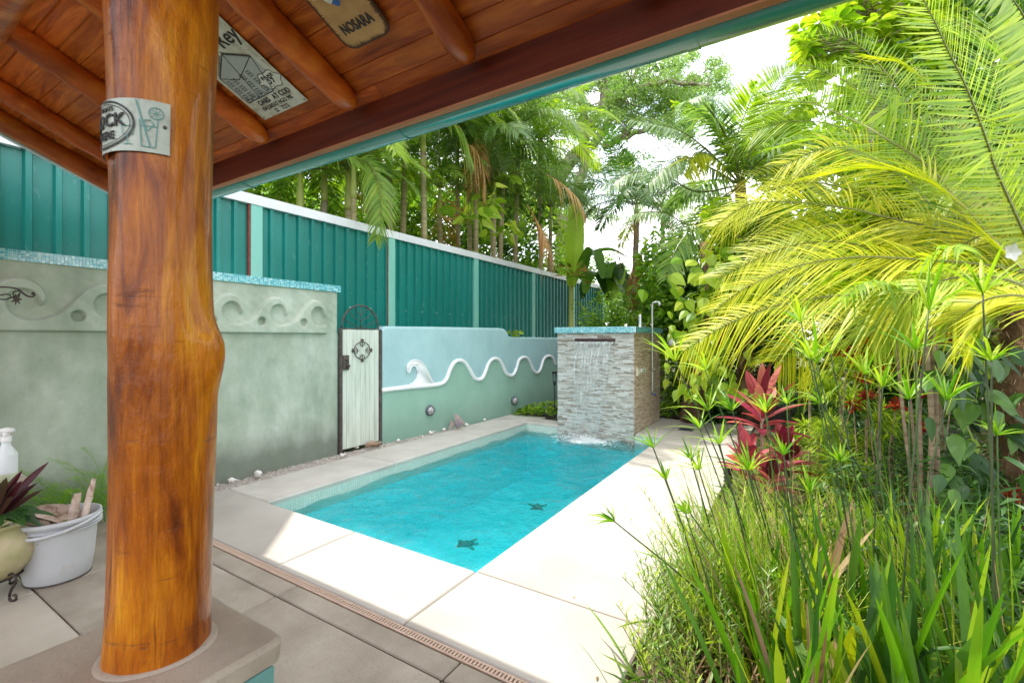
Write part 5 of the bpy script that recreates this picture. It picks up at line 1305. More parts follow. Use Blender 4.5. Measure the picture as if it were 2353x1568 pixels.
m = MB(); straps(m, top + rng.normal(0, .06, (26, 3)) * [1, 1, .2] + V(0, 0, .0), rdir(26, .1, .8), rdir(26), .07, .008, [(0, 0, -.02)], 3, .3, rng.random(26)); m.build('green_sprig', M['lf_fern'], bt)

# clay pot on an iron stand
q = gp(-22, 1372); q = q + V(-.0, 0, 0); zb = .10
pt = thing('clay_pot', 'round mossy clay pot on a scrolled iron stand at the left edge', 'plant pot', tuple(q))
pr = [(0, .0), (.09, .003), (.13, .03), (.185, .10), (.205, .17), (.195, .235), (.150, .285), (.142, .30), (.150, .315), (.178, .330), (.182, .343), (.170, .348), (.135, .335), (.125, .30), (.0, .30)]
m = MB(); lathe(m, [(a_, b_2 + zb) for a_, b_2 in pr], q, 48); m.build('pot', M['clay'], pt, True)
for a in (0.35, 2.4, 4.5):
    m = MB()
    dv = V(math.cos(a), math.sin(a), 0); P = [q + dv * r_ + V(0, 0, z) for r_, z in ((.10, .13), (.17, .16), (.20, .12), (.16, .06), (.15, .01), (.18, .002), (.205, .02), (.195, .04), (.18, .035))]; tube(m, smooth_path(P, 24), .008, 6); m.build('stand_leg', M['iron'], pt, True)
m = MB(); lathe(m, [(.13, .12), (.142, .12), (.142, .128), (.13, .128)], q, 30); m.build('stand_ring', M['iron'], pt, True)
po = thing('prayer_plant', 'potted plant with dark maroon upright leaves and striped green ones', 'plant', tuple(q + V(0, 0, zb + .3)))
for i in range(16):
    a = rng.uniform(-.9, 1.6) if i < 11 else rng.uniform(0, 6.28); d = V(math.cos(a) * .45, math.sin(a) * .45, rng.uniform(.7, 1.3)); m = MB(); L = rng.uniform(.22, .36); nd2 = nrm(d)
    straps(m, q + V(0, 0, zb + .29), d, rdir(1), L * .9, .004, None, 3, 0, .3); straps(m, q + V(0, 0, zb + .29) + nd2 * L * .35, d, V(CT, ST, rng.uniform(-.4, .4)), L, rng.uniform(.02, .03), [(d[0] * .12, d[1] * .12, -.06)], 7, .35, rng.uniform(0, .6), 'oval'); m.build('leaf', M['lf_purple'], po)
for i in range(9):
    a = rng.uniform(-.6, 1.3); d = V(math.cos(a), math.sin(a), rng.uniform(.3, .9)); m = MB(); L = rng.uniform(.16, .24); p0 = q + V(0, 0, zb + .32) + nrm(d) * .10
    straps(m, q + V(0, 0, zb + .29), d, rdir(1), .13, .004, None, 3, 0, .3); straps(m, p0, d, V(-math.sin(a), math.cos(a), .2), L, .032, [(0, 0, -.12)], 7, .3, .3, 'oval'); m.build('leaf', M['lf_deep'], po)

# asparagus fern by the wall
q = V(-5.06, 1.42, 0); af = thing('asparagus_fern', 'feathery bright green asparagus fern spilling at the foot of the green wall', 'fern', tuple(q))
for i in range(64):
    a = rng.uniform(-2.6, 1.2); d = V(math.cos(a) * .6, math.sin(a) * .8, rng.uniform(.7, 2.4)); L = rng.uniform(.4, 1.1); d = nrm(d)
    t = np.linspace(0, 1, 12)[:, None]; P = q + rng.normal(0, .08, 3) * [1, 1.5, 0] + d * L * t + V(0, 0, -.38 * L) * t ** 2.2; m = MB(); P[:, 0] = np.maximum(P[:, 0], -5.26); tube(m, P, [.0022, .001], 4)
    n = 330; u = rng.uniform(.15, 1, n); c = np.stack([np.interp(u, t[:, 0], P[:, k]) for k in range(3)], 1) + rng.normal(0, .024, (n, 3)) * (1.15 - u)[:, None] * 1.5
    c[:, 0] = np.maximum(c[:, 0], -5.26)
    straps(m, c, rdir(n, -.3, .9), rdir(n), .028, .0022, None, 1, 0, rng.random(n)); m.build('frond', M['lf_fern'], af)
m = MB(); n = 5; tube(m, smooth_path([q + V(.0, -.1, .2), q + V(.02, -.5, .62), q + V(0, -.75, .72), q + V(0, -.95, .62)], 14), .0018, 4); c = smooth_path([q + V(.0, -.1, .2), q + V(.02, -.5, .62), q + V(0, -.75, .72), q + V(0, -.95, .62)], 120); straps(m, c + rng.normal(0, .014, c.shape), rdir(120, -.3, .9), rdir(120), .016, .0011, None, 1, 0, .7); m.build('runner', M['lf_fern'], af)
# ================================================================== VEGETATION
def frond_mesh(P, Lmax, W_=.012, n=55, start=.10, up=(0, 0, 1), hang=.35, fwdlean=.55, vee=.35, seg=4, rr=.010, tint=(.2, .8), mb=None, irr=.06, fold=0.0, tipl=.35):
    """pinnate palm frond along the polyline P"""
    mb = mb or MB(); C = smooth_path(P, 60); T = nrm(np.gradient(C, axis=0)); up = np.asarray(up, float)
    S = nrm(np.cross(T, up)); N = np.cross(S, T)
    tube(mb, C, [rr, rr * .8, rr * .45, rr * .15], 5, tint=.75, mi=1)
    u = np.linspace(start, .995, n); u = np.clip(u + rng.normal(0, .002, n), 0, 1)
    g_ = lambda A: np.stack([np.interp(u, np.linspace(0, 1, 60), A[:, k]) for k in range(3)], 1)
    c, t, s, nn = g_(C), nrm(g_(T)), nrm(g_(S)), nrm(g_(N))
    prof_ = np.interp(u, [0, start, .3, .6, .85, 1], [.4, .55, .95, 1, .62, tipl]) * Lmax
    for sgn in (-1, 1):
        l = prof_ * rng.uniform(1 - irr * 2, 1 + irr, n) * np.where(rng.random(n) < .05, .45, 1)
        d = nrm(s * sgn + t * (fwdlean + .5 * u[:, None]) + nn * (vee + rng.normal(0, irr, (n, 1))) + rng.normal(0, irr * .6, (n, 3)))
        Cc = np.zeros((n, 3)); Cc[:, 2] = -hang * l * rng.uniform(.6, 1.4, n) * np.where(rng.random(n) < .12, 2.2, 1); Cc += t * (l * .12)[:, None]
        straps(mb, c, d, t + nn * .25 * sgn, l, W_ * rng.uniform(.75, 1.15, n), Cc, seg, fold, rng.uniform(*tint, n), 'leaf', 0)
    return mb
def local_frond(L, elev, bend, Lmax, **k):
    t = np.linspace(0, 1, 9); a = elev - bend * t ** 1.3
    d = np.stack([np.cos(a), np.zeros(9), np.sin(a)], 1); P = np.concatenate([[[0, 0, 0]], np.cumsum(d[:-1] * L / 8, axis=0)])
    P[:, 1] += .04 * L * np.sin(t * 3 + rng.uniform(0, 6))
    return frond_mesh(P, Lmax, **k)
def proto_set(mat, L=2.2, Lmax=.5, W_=.016, n=52, hang=.4, seg=3, extra=()):
    s_ = {}
    for key, el_, be in (('up', 1.35, .9), ('mid', .95, 1.6), ('low', .45, 1.5)):
        s_[key] = [local_frond(L * rng.uniform(.9, 1.1), el_ + rng.uniform(-.1, .1), be * rng.uniform(.85, 1.15), Lmax, W_=W_, n=n, hang=hang, seg=seg, rr=.014 * L / 2.2).mesh('frond', [mat, M['rachis']]) for _ in range(2)]
    return s_
PS_areca = proto_set(M['lf_palm']); PS_lime = proto_set(M['lf_lime'], 2.0, .5, .018); PS_gray = proto_set(M['lf_palm_gray'], 2.5, .62, .019, 58, .65); PS_small = proto_set(M['lf_deep'], 1.5, .38, .014, 40, .5)
fan_dry = [local_frond(1.6, .1, 1.5, .45, W_=.012, n=40, hang=.9, seg=3).mesh('dry_frond', [M['lf_dry'], M['lf_dry']]) for _ in range(2)]

def palm(name, label, group, base, crown, ps, nf=11, r0=.06, r1=.05, sc=1.0, shaft=.6, mat='trunk_palm', bendv=None, dry=0, spread=(0, 2 * math.pi), ratio=(.2, .3, .5)):
    base = np.asarray(base, float); crown = np.asarray(crown, float)
    t_ = thing(name, label, 'palm tree', tuple(base), group)
    mid = (base + crown) / 2 + (rng.normal(0, .06, 3) * [1, 1, 0] if bendv is None else np.asarray(bendv))
    P = smooth_path([base, mid, crown - V(0, 0, shaft)], 40); m = MB(); rr = np.linspace(r0, r1, 40) * (1 + .05 * (np.arange(40) % 2)); tube(m, P, rr, 10); m.build('trunk', M[mat], t_, True)
    if shaft > .05: m = MB(); tube(m, smooth_path([crown - V(0, 0, shaft), crown - V(0, 0, shaft * .4), crown], 10), [r1 * 1.15, r1 * 1.05, r1 * .5], 10); m.build('crownshaft', M['crownshaft'], t_, True)
    az0 = rng.uniform(0, 6.28)
    for i in range(nf):
        k = 'up' if i < nf * ratio[0] else ('mid' if i < nf * (ratio[0] + ratio[1]) else 'low')
        az = az0 + i * 2.399 + rng.normal(0, .15); me = ps[k][rng.integers(2)]
        s_ = sc * rng.uniform(.85, 1.12)
        link('frond', me, t_, Matrix.Translation(crown) @ Matrix.Rotation(az, 4, 'Z') @ Matrix.Rotation(rng.normal(0, .10), 4, 'Y') @ Matrix.Rotation(rng.normal(0, .2), 4, 'X') @ Matrix.Diagonal((s_, s_, s_, 1)))
    for i in range(dry): link('dry_frond', fan_dry[i % 2], t_, Matrix.Translation(crown - V(0, 0, .15)) @ Matrix.Rotation(rng.uniform(0, 6.28), 4, 'Z') @ Matrix.Rotation(.7, 4, 'Y'))
    return t_

# --- palms behind the fence: (x at the fence top, x at the crown, crown y, distance, set, scale, description)
fp_ = [(705, 690, 395, 7.6, 'a', .72, 'short leaning palm leftmost in the row behind the teal fence'),
       (752, 745, 372, 8.2, 'a', .8, 'second palm from the left behind the fence, two close grey green trunks'),
       (812, 800, 390, 8.0, 'l', .85, 'palm with a pale yellow trunk whose long frond droops over the fence capping'),
       (893, 895, 300, 9.2, 'a', .9, 'tall ringed grey trunk palm left of the pair under the gutter'),
       (915, 930, 270, 9.4, 'l', .9, 'palm with a bright yellow upper trunk rising under the gutter'),
       (975, 990, 262, 9.0, 'a', .9, 'tallest ringed tan trunk palm in the middle of the fence row'),
       (1040, 1050, 330, 11.5, 'l', .9, 'lime leaved palm behind the orange flower clump'),
       (1090, 1105, 300, 10.5, 'a', 1.0, 'palm right of the ringed tan trunk with arching fronds'),
       (1150, 1165, 345, 11.5, 'g', .9, 'grey green palm between the tan trunk and the big fountain crown'),
       (1205, 1235, 395, 10.6, 'g', 1.05, 'broad fountain crown palm with ochre trunk near the end of the fence'),
       (1250, 1262, 330, 13.0, 'l', 1.0, 'pale green palm rising behind the fountain crown palm'),
       (640, 640, 430, 9.5, 'a', .8, 'low palm crown just above the fence capping beside the roof corner'),
       (850, 850, 420, 9.8, 'l', .75, 'short lime palm low between the drooping frond and the grey trunk'),
       (1010, 1010, 430, 10.6, 'a', .8, 'short palm low behind the ringed tan trunk'),
       (1130, 1130, 450, 11.6, 'l', .8, 'short bright palm low behind the middle fence post'),
       (1290, 1300, 470, 13.5, 'g', .8, 'low grey green palm next to the upright banana leaf'),
       (1180, 1190, 270, 12.6, 'a', 1.0, 'tall palm behind the fountain crown touching the gutter'),
       (1080, 1075, 250, 12.0, 'g', 1.0, 'tall greyish palm behind the browning frond')]
for bx, cx_, cy_, f, s_, sc_, lab in fp_:
    cr_p = at(cx_, cy_, f); ba = at(bx, 600, f * 1.0); ba[2] = -.05
    if ba[0] > -6.35: ba[0] = -6.35
    if cr_p[0] > -6.3: cr_p[0] = -6.3
    palm('areca_palm', lab, 'palms in a row behind the teal fence', ba, cr_p, {'a': PS_areca, 'l': PS_lime, 'g': PS_gray}[s_], 16, .07, .055, sc_ * 1.12, .7, dry=1 if s_ == 'a' and f > 9 else 0, mat='trunk_grey' if bx in (705, 752, 893) else 'trunk_palm')
# the drooping frond over the fence: explicit
dp = palm('areca_palm', 'slim palm at the fence whose single long frond hangs in front of the capping', 'palms in a row behind the teal fence', V(*at(818, 600, 7.6)[:2], -.05), at(812, 372, 7.6), PS_areca, 5, .05, .045, .7, .6)
P = [at(812, 380, 7.5), at(835, 368, 7.2), at(862, 395, 7.0), at(874, 450, 6.85), at(872, 510, 6.8), at(862, 548, 6.8)]
frond_mesh(P, .36, .016, 50, hang=.5, up=(ST * 0 + .7, -.7, .2), vee=.1).build('frond', [M['lf_palm'], M['rachis']], dp)
# orange dying fronds
for (pp, lab) in (([(1255, 400, 10.4), (1300, 430, 10.3), (1335, 470, 10.2), (1350, 540, 10.2)], 0), ([(1060, 330, 9.8), (1090, 340, 9.7), (1110, 390, 9.7), (1112, 450, 9.7)], 0), ([(1210, 470, 10), (1235, 510, 10), (1258, 560, 9.9), (1270, 610, 9.9)], 0), ([(985, 275, 8.9), (1020, 270, 8.8), (1060, 300, 8.8), (1085, 370, 8.8)], 1)):
    t_ = thing('dying_frond', ['rust orange dying palm frond hanging right of the fountain crown', 'orange brown dead frond hanging over the lime leaved palm', 'bleached straw frond drooping onto the end of the fence', 'long browning frond arching under the gutter'][[1255, 1060, 1210, 985].index(pp[0][0])], 'palm frond', tuple(at(*pp[0])), 'dying fronds among the fence palms')
    frond_mesh([at(*p) for p in pp], .42, .014, 44, hang=.9, vee=.0, tint=(.4, 1)).build('leaflets', [M['lf_dry'] if not lab else M['lf_palm'], M['lf_dry']], t_)

# --- masses of leaves
def mass(name, label, cat, P, L, Wd, mat, **k):
    m = MB(); leafcloud(m, P, L, Wd, **k); return tag(m.build(name, M[mat]), label, cat, kind='stuff')
def blobs(centres, n, s):
    c = np.asarray(centres, float); i = rng.integers(0, len(c), n); d = rdir(n) * (rng.random((n, 1)) ** .45); return c[i, :3] + d * np.asarray(s) * (c[i, 3:4] if c.shape[1] > 3 else 1)
# undergrowth behind fence up to the capping, gaps left for the sky
cs_ = []
for px in range(560, 1420, 16):
    f = np.interp(px, [560, 900, 1400], [8.5, 11.5, 17]) + rng.uniform(-1, 1.5)
    top_ = np.interp(px, [560, 700, 900, 1100, 1300, 1400], [470, 470, 470, 500, 590, 600]) + rng.uniform(-25, 25)
    base_ = np.interp(px, [560, 1400], [470, 665]) + 30
    y = top_
    while y < base_: cs_.append((*at(px + rng.uniform(-10, 10), y, f), rng.uniform(.25, .55))); y += 26
mass('fence_undergrowth', 'bright mixed leafy undergrowth filling in below the palms behind the fence', 'undergrowth', blobs(cs_, 15000, 1), .17, .035, 'lf_mid', tint=(0, 1), droop=.5)
cs2 = [(*at(rng.uniform(640, 1330), rng.uniform(380, 540), rng.uniform(14, 19)), rng.uniform(.4, .8)) for _ in range(60)]
mass('backdrop_leaves', 'sunlit leaves of the trees farther back seen between the palm trunks', 'foliage', blobs(cs2, 13000, 1), .24, .05, 'lf_bright', tint=(0, .8), droop=.5)
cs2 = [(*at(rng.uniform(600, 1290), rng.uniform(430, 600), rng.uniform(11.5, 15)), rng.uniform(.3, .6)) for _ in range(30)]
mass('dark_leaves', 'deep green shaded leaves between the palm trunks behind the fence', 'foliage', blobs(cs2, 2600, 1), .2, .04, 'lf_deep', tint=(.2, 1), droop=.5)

# vine leaves and orange flowers over the fence
def bigleaf_plant(name, label, cat, centre, n, L, mat, spread=.5, group=None, up=.5, prof='heart', wr=.38, stem=True, part='leaf', droop=.5, seg=5):
    t_ = thing(name, label, cat, tuple(centre), group); c = np.asarray(centre, float)
    for i in range(n):
        d = nrm(V(*rng.normal(0, 1, 2), up + rng.uniform(-.3, .6))); l = L * rng.uniform(.65, 1.15); p = c + d * spread * rng.uniform(.35, 1) ; m = MB()
        if stem: tube(m, smooth_path([c, (c + p) / 2 + V(0, 0, .05 * spread), p], 6), .006 * L / .3, 4, tint=.6)
        ld = nrm(V(d[0], d[1], rng.uniform(-.6, .25))); straps(m, p, ld, rdir(1), l, l * wr * rng.uniform(.85, 1.1), [(0, 0, -droop * l * .5)], seg, .22, rng.random(), prof); m.build(part, M[mat], t_)
    return t_
for (px, py, f, n, L, lab) in [(1085, 505, 9.3, 16, .34, 'golden pothos vine with big glossy leaves above the middle fence panel'), (1120, 470, 9.6, 12, .3, 'smaller pothos cluster just above the golden pothos vine'), (1165, 540, 10.2, 12, .26, 'pothos leaves hanging low over the fence capping')]:
    bigleaf_plant('pothos_vine', lab, 'vine', at(px, py, f), n, L, 'lf_bright', .5, 'pothos vines over the fence')
for (px, py, f, lab) in [(1058, 500, 10.0, 'orange bract cluster between palm trunks above the fence'), (1040, 485, 10.2, 'upper orange bract cluster among the fence palms')]:
    c = at(px, py, f); t_ = thing('orange_bromeliad', lab, 'flowering plant', tuple(c), 'orange bract plants above the fence')
    for i in range(22): m = MB(); straps(m, c + rng.normal(0, .12, 3), rdir(1, -.1, .9), rdir(1), .26, .022, [(0, 0, -.05)], 3, .3, rng.random()); m.build('bract', M['lf_dry'], t_)

# banana plants at the end of the fence
bn_ = thing('banana_plant', 'banana plant with one tall upright pale green paddle leaf beyond the fence end', 'banana plant', (*at(1320, 700, 13)[:2], 0))
def paddle(P, w, mat, par, up, tint=.6, n=30):
    C = smooth_path(P, n); T = nrm(np.gradient(C, axis=0)); S = nrm(np.cross(T, up)); N = np.cross(S, T); s = np.linspace(0, 1, n); wd = w * np.clip(np.sin(np.pi * np.clip(s * .96 + .02, 0, 1)) ** .42, .02, 1); wd = wd * (1 + .03 * np.sin(s * 90))
    G = np.stack([C + S * (wd * k)[:, None] + N * (wd * abs(k) * .28)[:, None] for k in (-1, -.6, -.15, 0, .15, .6, 1)], 1); m = MB(); gridsurf(m, G, tint); tube(m, C - N * .004, [w * .06, w * .03, .003], 5, tint=1.0, mi=0); return m.build('leaf', M[mat], par, True)
paddle([at(1312, 660, 12.2), at(1318, 590, 12), at(1321, 520, 12), at(1322, 462, 12.1)], .24, 'lf_mid', bn_, np.array([ST, -CT, 0]), .75)
paddle([at(1335, 640, 12.2), at(1345, 600, 12), at(1365, 575, 11.8), at(1383, 640, 11.6)], .22, 'lf_deep', bn_, (0, 0, 1), .9)
paddle([at(1320, 640, 12.6), at(1355, 590, 12.6), at(1400, 575, 12.4), at(1440, 590, 12.2)], .2, 'lf_mid', bn_, (0, 0, 1), .2)
m = MB(); tube(m, [V(*at(1312, 700, 12.3)[:2], 0), at(1312, 655, 12.2)], [.10, .06], 10); m.build('pseudostem', M['crownshaft'], bn_, True)
b2 = thing('banana_plant', 'dark banana clump with drooping broad leaves behind the stone tower', 'banana plant', (*at(1400, 700, 13)[:2], 0))
for i in range(9):
    px = rng.uniform(1340, 1460); o = at(1400, 690, 13.2); tip = at(px, rng.uniform(600, 690), rng.uniform(11.6, 13)); md = (o + tip) / 2 + V(0, 0, .45); paddle([o, md, tip, tip + (tip - md) * .3 - V(0, 0, .35)], .2, 'lf_deep' if i % 2 else 'lf_mid', b2, (0, 0, 1), rng.random())
c = at(1315, 625, 11.5)
t_ = thing('golden_croton', 'orange and yellow leaved croton peeping over the end of the fence', 'shrub', tuple(c))
for i in range(46): m = MB(); straps(m, c + rng.normal(0, .22, 3) * [1, 1, .5], rdir(1, -.3, .9), rdir(1), .24, .04, [(0, 0, -.07)], 3, .25, rng.random(), 'oval'); m.build('leaf', M['lf_dry' if i % 2 else 'lf_mid'], t_)

# --- the big rain tree
rt_ = thing('rain_tree', 'large spreading rain tree with grey limbs and fine leaves against the sky', 'tree', (*at(1300, 640, 19)[:2], 0))
def zz2(x, y, f): return at(*Zc('z2', x, y), f)
br_ = [([(340, 1900, 19), (345, 1568, 19), (285, 1430, 19), (230, 1330, 19), (330, 1150, 19), (470, 980, 19)], .42, .26),
       ([(350, 1560, 19), (380, 1430, 19), (440, 1250, 18.8), (500, 1000, 18.8)], .22, .18),
       ([(480, 980, 19), (495, 860, 19), (470, 740, 19), (460, 640, 19), (430, 520, 19), (400, 380, 19)], .20, .08),
       ([(490, 880, 19), (590, 710, 18.6), (620, 600, 18.6), (655, 470, 18.4), (700, 300, 18.2)], .18, .07),
       ([(590, 700, 18.6), (600, 620, 19), (560, 520, 19.4), (520, 400, 20)], .10, .05),
       ([(540, 970, 19), (640, 820, 19.3), (740, 650, 19.6), (800, 520, 20), (840, 440, 20), (870, 350, 20)], .18, .07),
       ([(590, 720, 18.6), (740, 620, 17.6), (900, 570, 17), (1030, 540, 16.6), (1190, 560, 16.2), (1330, 560, 16)], .13, .04),
       ([(740, 640, 19.6), (860, 610, 19.6), (960, 605, 19.8), (1080, 640, 20), (1200, 670, 20)], .10, .03),
       ([(600, 980, 19), (700, 930, 18.6), (850, 870, 18.2), (960, 850, 18), (1050, 770, 17.6), (1130, 690, 17.4)], .15, .05),
       ([(700, 930, 18.6), (760, 880, 18.8), (830, 800, 19), (950, 700, 19)], .07, .03),
       ([(480, 950, 19), (420, 880, 19.3), (330, 780, 19.6), (240, 700, 20), (150, 660, 20)], .12, .04),
       ([(240, 1330, 19), (160, 1200, 19.5), (90, 1050, 20), (60, 900, 20)], .14, .05),
       ([(190, 760, 20), (175, 650, 20), (220, 540, 20)], .06, .03)]
tips = []
for pts_, ra, rb in br_:
    m = MB(); P = smooth_path([zz2(*p) for p in pts_], 40); P += .04 * np.sin(np.arange(40)[:, None] * V(.7, .5, .9) + len(tips)); tube(m, P, np.linspace(ra, rb, 40), 8); m.build('limb', M['trunk_grey'], rt_, True)
    for k in range(8, 40, 3): tips.append((P[k], max(rb, ra - (ra - rb) * k / 40)))
m = MB(); ends = []
for p, r in tips[6:]:
    for _ in range(2):
        d = nrm(rdir(1, -.2, .9)[0]); L = rng.uniform(.5, 1.5); P = smooth_path([p, p + d * L * .5 + rng.normal(0, .12, 3), p + d * L + V(0, 0, -.1)], 8); tube(m, P, [min(r * .4, .04), .008], 5, cap=False); ends += [P[-1], P[5]]
tag(m.build('twigs', M['trunk_grey'], rt_), kind='stuff')
ends = np.array(ends)
poly_ = [(0, 600), (120, 560), (420, 480), (760, 330), (1090, 330), (1230, 290), (1330, 390), (1440, 400), (1520, 520), (1490, 640), (1330, 650), (1250, 800), (1180, 900), (1090, 1040), (960, 980), (890, 1020), (760, 1080), (690, 1180), (560, 1200), (420, 900), (300, 900), (140, 800), (0, 760)]
extra = []
while len(extra) < 330:
    x, y = rng.uniform(-60, 1530), rng.uniform(290, 1210)
    if sdpoly(np.array([x]), np.array([y]), poly_)[0] < 0 and not (640 < x < 1000 and 880 < y < 1000) and not (1020 < x < 1130 and 680 < y < 780 and rng.random() < .7):
        if math.sin(x * .013 + 1) * math.sin(y * .017) + rng.normal(0, .35) > -.38: extra.append(zz2(x, y, rng.uniform(15.5, 21)))
cen = np.vstack([ends[rng.random(len(ends)) < .5], extra]); nC = len(cen)
s_ = rng.uniform(.22, .5, nC); n = 44000; i = rng.integers(0, nC, n); P = cen[i] + rdir(n) * (rng.random((n, 1)) ** .5) * s_[i][:, None] * V(1.25, 1.25, .55)
m = MB(); tn = np.clip(rng.random(nC)[i] * .6 + rng.random(n) * .4, 0, 1); D = rdir(n, -.7, .3); straps(m, P, D, rdir(n), rng.uniform(.09, .17, n), .022, np.stack([np.zeros(n), np.zeros(n), -.05 * np.ones(n)], 1), 2, 0, tn, 'oval')
tag(m.build('crown', M['lf_tree'], rt_), kind='stuff')

# --- middle distance palms on the right
palm('small_palm', 'small dark crowned palm standing alone against the sky behind the stone tower', 'palms behind the stone tower', V(*at(1470, 700, 12)[:2], 0), at(1462, 470, 12), PS_small, 17, .09, .07, 1.35, .5, mat='trunk_grey', dry=2)
palm('small_palm', 'slender second palm just right of the dark crowned one', 'palms behind the stone tower', V(*at(1520, 700, 12.6)[:2], 0), at(1522, 490, 12.6), PS_areca, 14, .07, .055, .85, .4, mat='trunk_palm', dry=1)
t_ = thing('dead_frond', 'long rust brown dead frond hanging down the small palm trunk behind the tower', 'palm frond', tuple(at(1470, 580, 11)))
frond_mesh([at(1478, 575, 11), at(1466, 595, 10.9), at(1458, 640, 10.8), at(1456, 700, 10.8)], .34, .02, 40, hang=.9, vee=0, tint=(.0, .5)).build('leaflets', [M['lf_dry'], M['lf_dry']], t_)
cp_ = thing('coconut_palm', 'big coconut palm with upright and arching fronds in the middle of the garden', 'palm tree', (*at(1700, 700, 8.6)[:2], 0))
c0_ = at(1700, 425, 8.6)
m = MB(); tube(m, smooth_path([V(c0_[0] + .1, c0_[1], 0), c0_ - V(-.05, 0, 1.2), c0_], 20), [.15, .13, .10], 12, wob=.03); m.build('trunk', M['trunk_brown'], cp_, True)
for pts_, Lm, mt in [([(1690, 420), (1660, 330), (1640, 250), (1632, 185)], .65, 'lf_palm'), ([(1690, 430), (1690, 330), (1720, 240), (1742, 190)], .7, 'lf_lime'), ([(1690, 430), (1640, 360), (1560, 300), (1450, 275)], .62, 'lf_palm_gray'), ([(1690, 430), (1630, 385), (1560, 360), (1490, 420)], .6, 'lf_palm_gray'), ([(1700, 430), (1650, 370), (1600, 350), (1570, 400)], .62, 'lf_yellow'),
                    ([(1700, 430), (1760, 330), (1800, 270), (1850, 250)], .7, 'lf_lime'), ([(1700, 440), (1760, 380), (1820, 380), (1870, 440)], .65, 'lf_palm'), ([(1680, 535), (1599, 514), (1530, 490), (1478, 487), (1405, 500)], .45, 'lf_palm_gray'), ([(1690, 440), (1600, 440), (1520, 400), (1440, 400), (1390, 440)], .45, 'lf_palm_gray'), ([(1700, 430), (1730, 330), (1790, 190), (1900, 108)], .7, 'lf_lime'), ([(1690, 460), (1640, 470), (1560, 560), (1530, 640)], .5, 'lf_palm')]:
    k = len(pts_); P = [at(x, y, 8.6 - .28 * j * (1 if Lm > .5 else .6)) for j, (x, y) in enumerate(pts_)]
    frond_mesh([c0_] + P[1:], Lm, .017, 66, start=.14, up=nrm(-fwd_ * .7 + V(0, 0, .6)), hang=.28, vee=.1, seg=4, rr=.02, fwdlean=.42).build('frond', [M[mt], M['rachis']], cp_)
for i in range(12): link('frond', (PS_gray if i % 3 else PS_lime)[('up', 'mid', 'low')[i % 3]][i % 2], cp_, Matrix.Translation(c0_) @ Matrix.Rotation(i * 1.05 + .3, 4, 'Z'))

# --- broadleaf tree top right (plumeria like)
bt_ = thing('broadleaf_tree', 'broadleaf tree with stout grey forking branches and lime rosettes at the upper right', 'tree', (*at(2000, 700, 7.4)[:2], 0))
def zr(x, y, f): return at(*Zc('zr', x, y), f)
segs = [([(800, 1000, 7.6), (820, 620, 7.6), (790, 480, 7.5), (740, 380, 7.4), (620, 310, 7.3), (540, 240, 7.2), (430, 210, 7.1)], .10, .035), ([(740, 380, 7.4), (640, 330, 7.2), (560, 310, 7.0), (470, 260, 7.0)], .05, .03), ([(820, 500, 7.6), (740, 270, 7.5), (700, 160, 7.5), (640, 60, 7.4)], .07, .03), ([(740, 280, 7.5), (800, 200, 7.4), (830, 120, 7.3), (870, 20, 7.2)], .055, .03), ([(840, 800, 7.6), (960, 500, 7.8), (1000, 200, 7.9), (1020, -100, 8)], .10, .06), ([(960, 500, 7.8), (1100, 300, 7.8), (1200, 100, 7.8)], .07, .04)]
ends = []
for pts_, ra, rb in segs:
    P = smooth_path([zr(*p) for p in pts_], 24); m = MB(); tube(m, P, np.linspace(ra, rb, 24) * .6, 8, wob=.04); m.build('branch', M['trunk_grey'], bt_, True)
    for k in range(8, 24, 2): ends.append(P[k])
m = MB(); ros_ = []
for p in ends:
    for _ in range(2):
        q_ = p + rdir(1, -.1, .9)[0] * rng.uniform(.25, .6); tube(m, smooth_path([p, (p + q_) / 2 + rng.normal(0, .03, 3), q_], 6), [.018, .012], 5); ros_.append(q_)
m.build('twig', M['trunk_grey'], bt_)
for _ in range(52): ros_.append(zr(rng.uniform(250, 1200), rng.uniform(60, 760), rng.uniform(6.8, 8.4)))
ros_ = [r for r in ros_ if (lambda d: (1176 + 1063 * (d[0] * CT + d[1] * ST) / (-d[0] * ST + d[1] * CT)) > 1800)(r - CAMP)]
rosm = []
for v_i in range(4):
    m = MB(); k = 13; a = np.linspace(0, 2 * np.pi, k, endpoint=False) * 1.0 + rng.normal(0, .2, k); D = np.stack([np.cos(a), np.sin(a), rng.uniform(-.2, .9, k)], 1); S = np.stack([-np.sin(a), np.cos(a), rng.normal(0, .25, k)], 1)
    l = rng.uniform(.17, .27, k); straps(m, nrm(D) * .03, D, S, l, l * .19, np.stack([0 * a, 0 * a, -.09 * np.ones(k)], 1), 5, .22, rng.random(k), 'oval'); rosm.append(m.mesh('leaf_rosette', M['lf_bright' if v_i % 2 else 'lf_lime']))
for r_ in ros_[:290]: link('leaf_rosette', rosm[rng.integers(4)], bt_, Matrix.Translation(r_) @ Matrix.Rotation(rng.uniform(0, 6.28), 4, 'Z') @ Matrix.Rotation(rng.normal(0, .5), 4, 'X'))

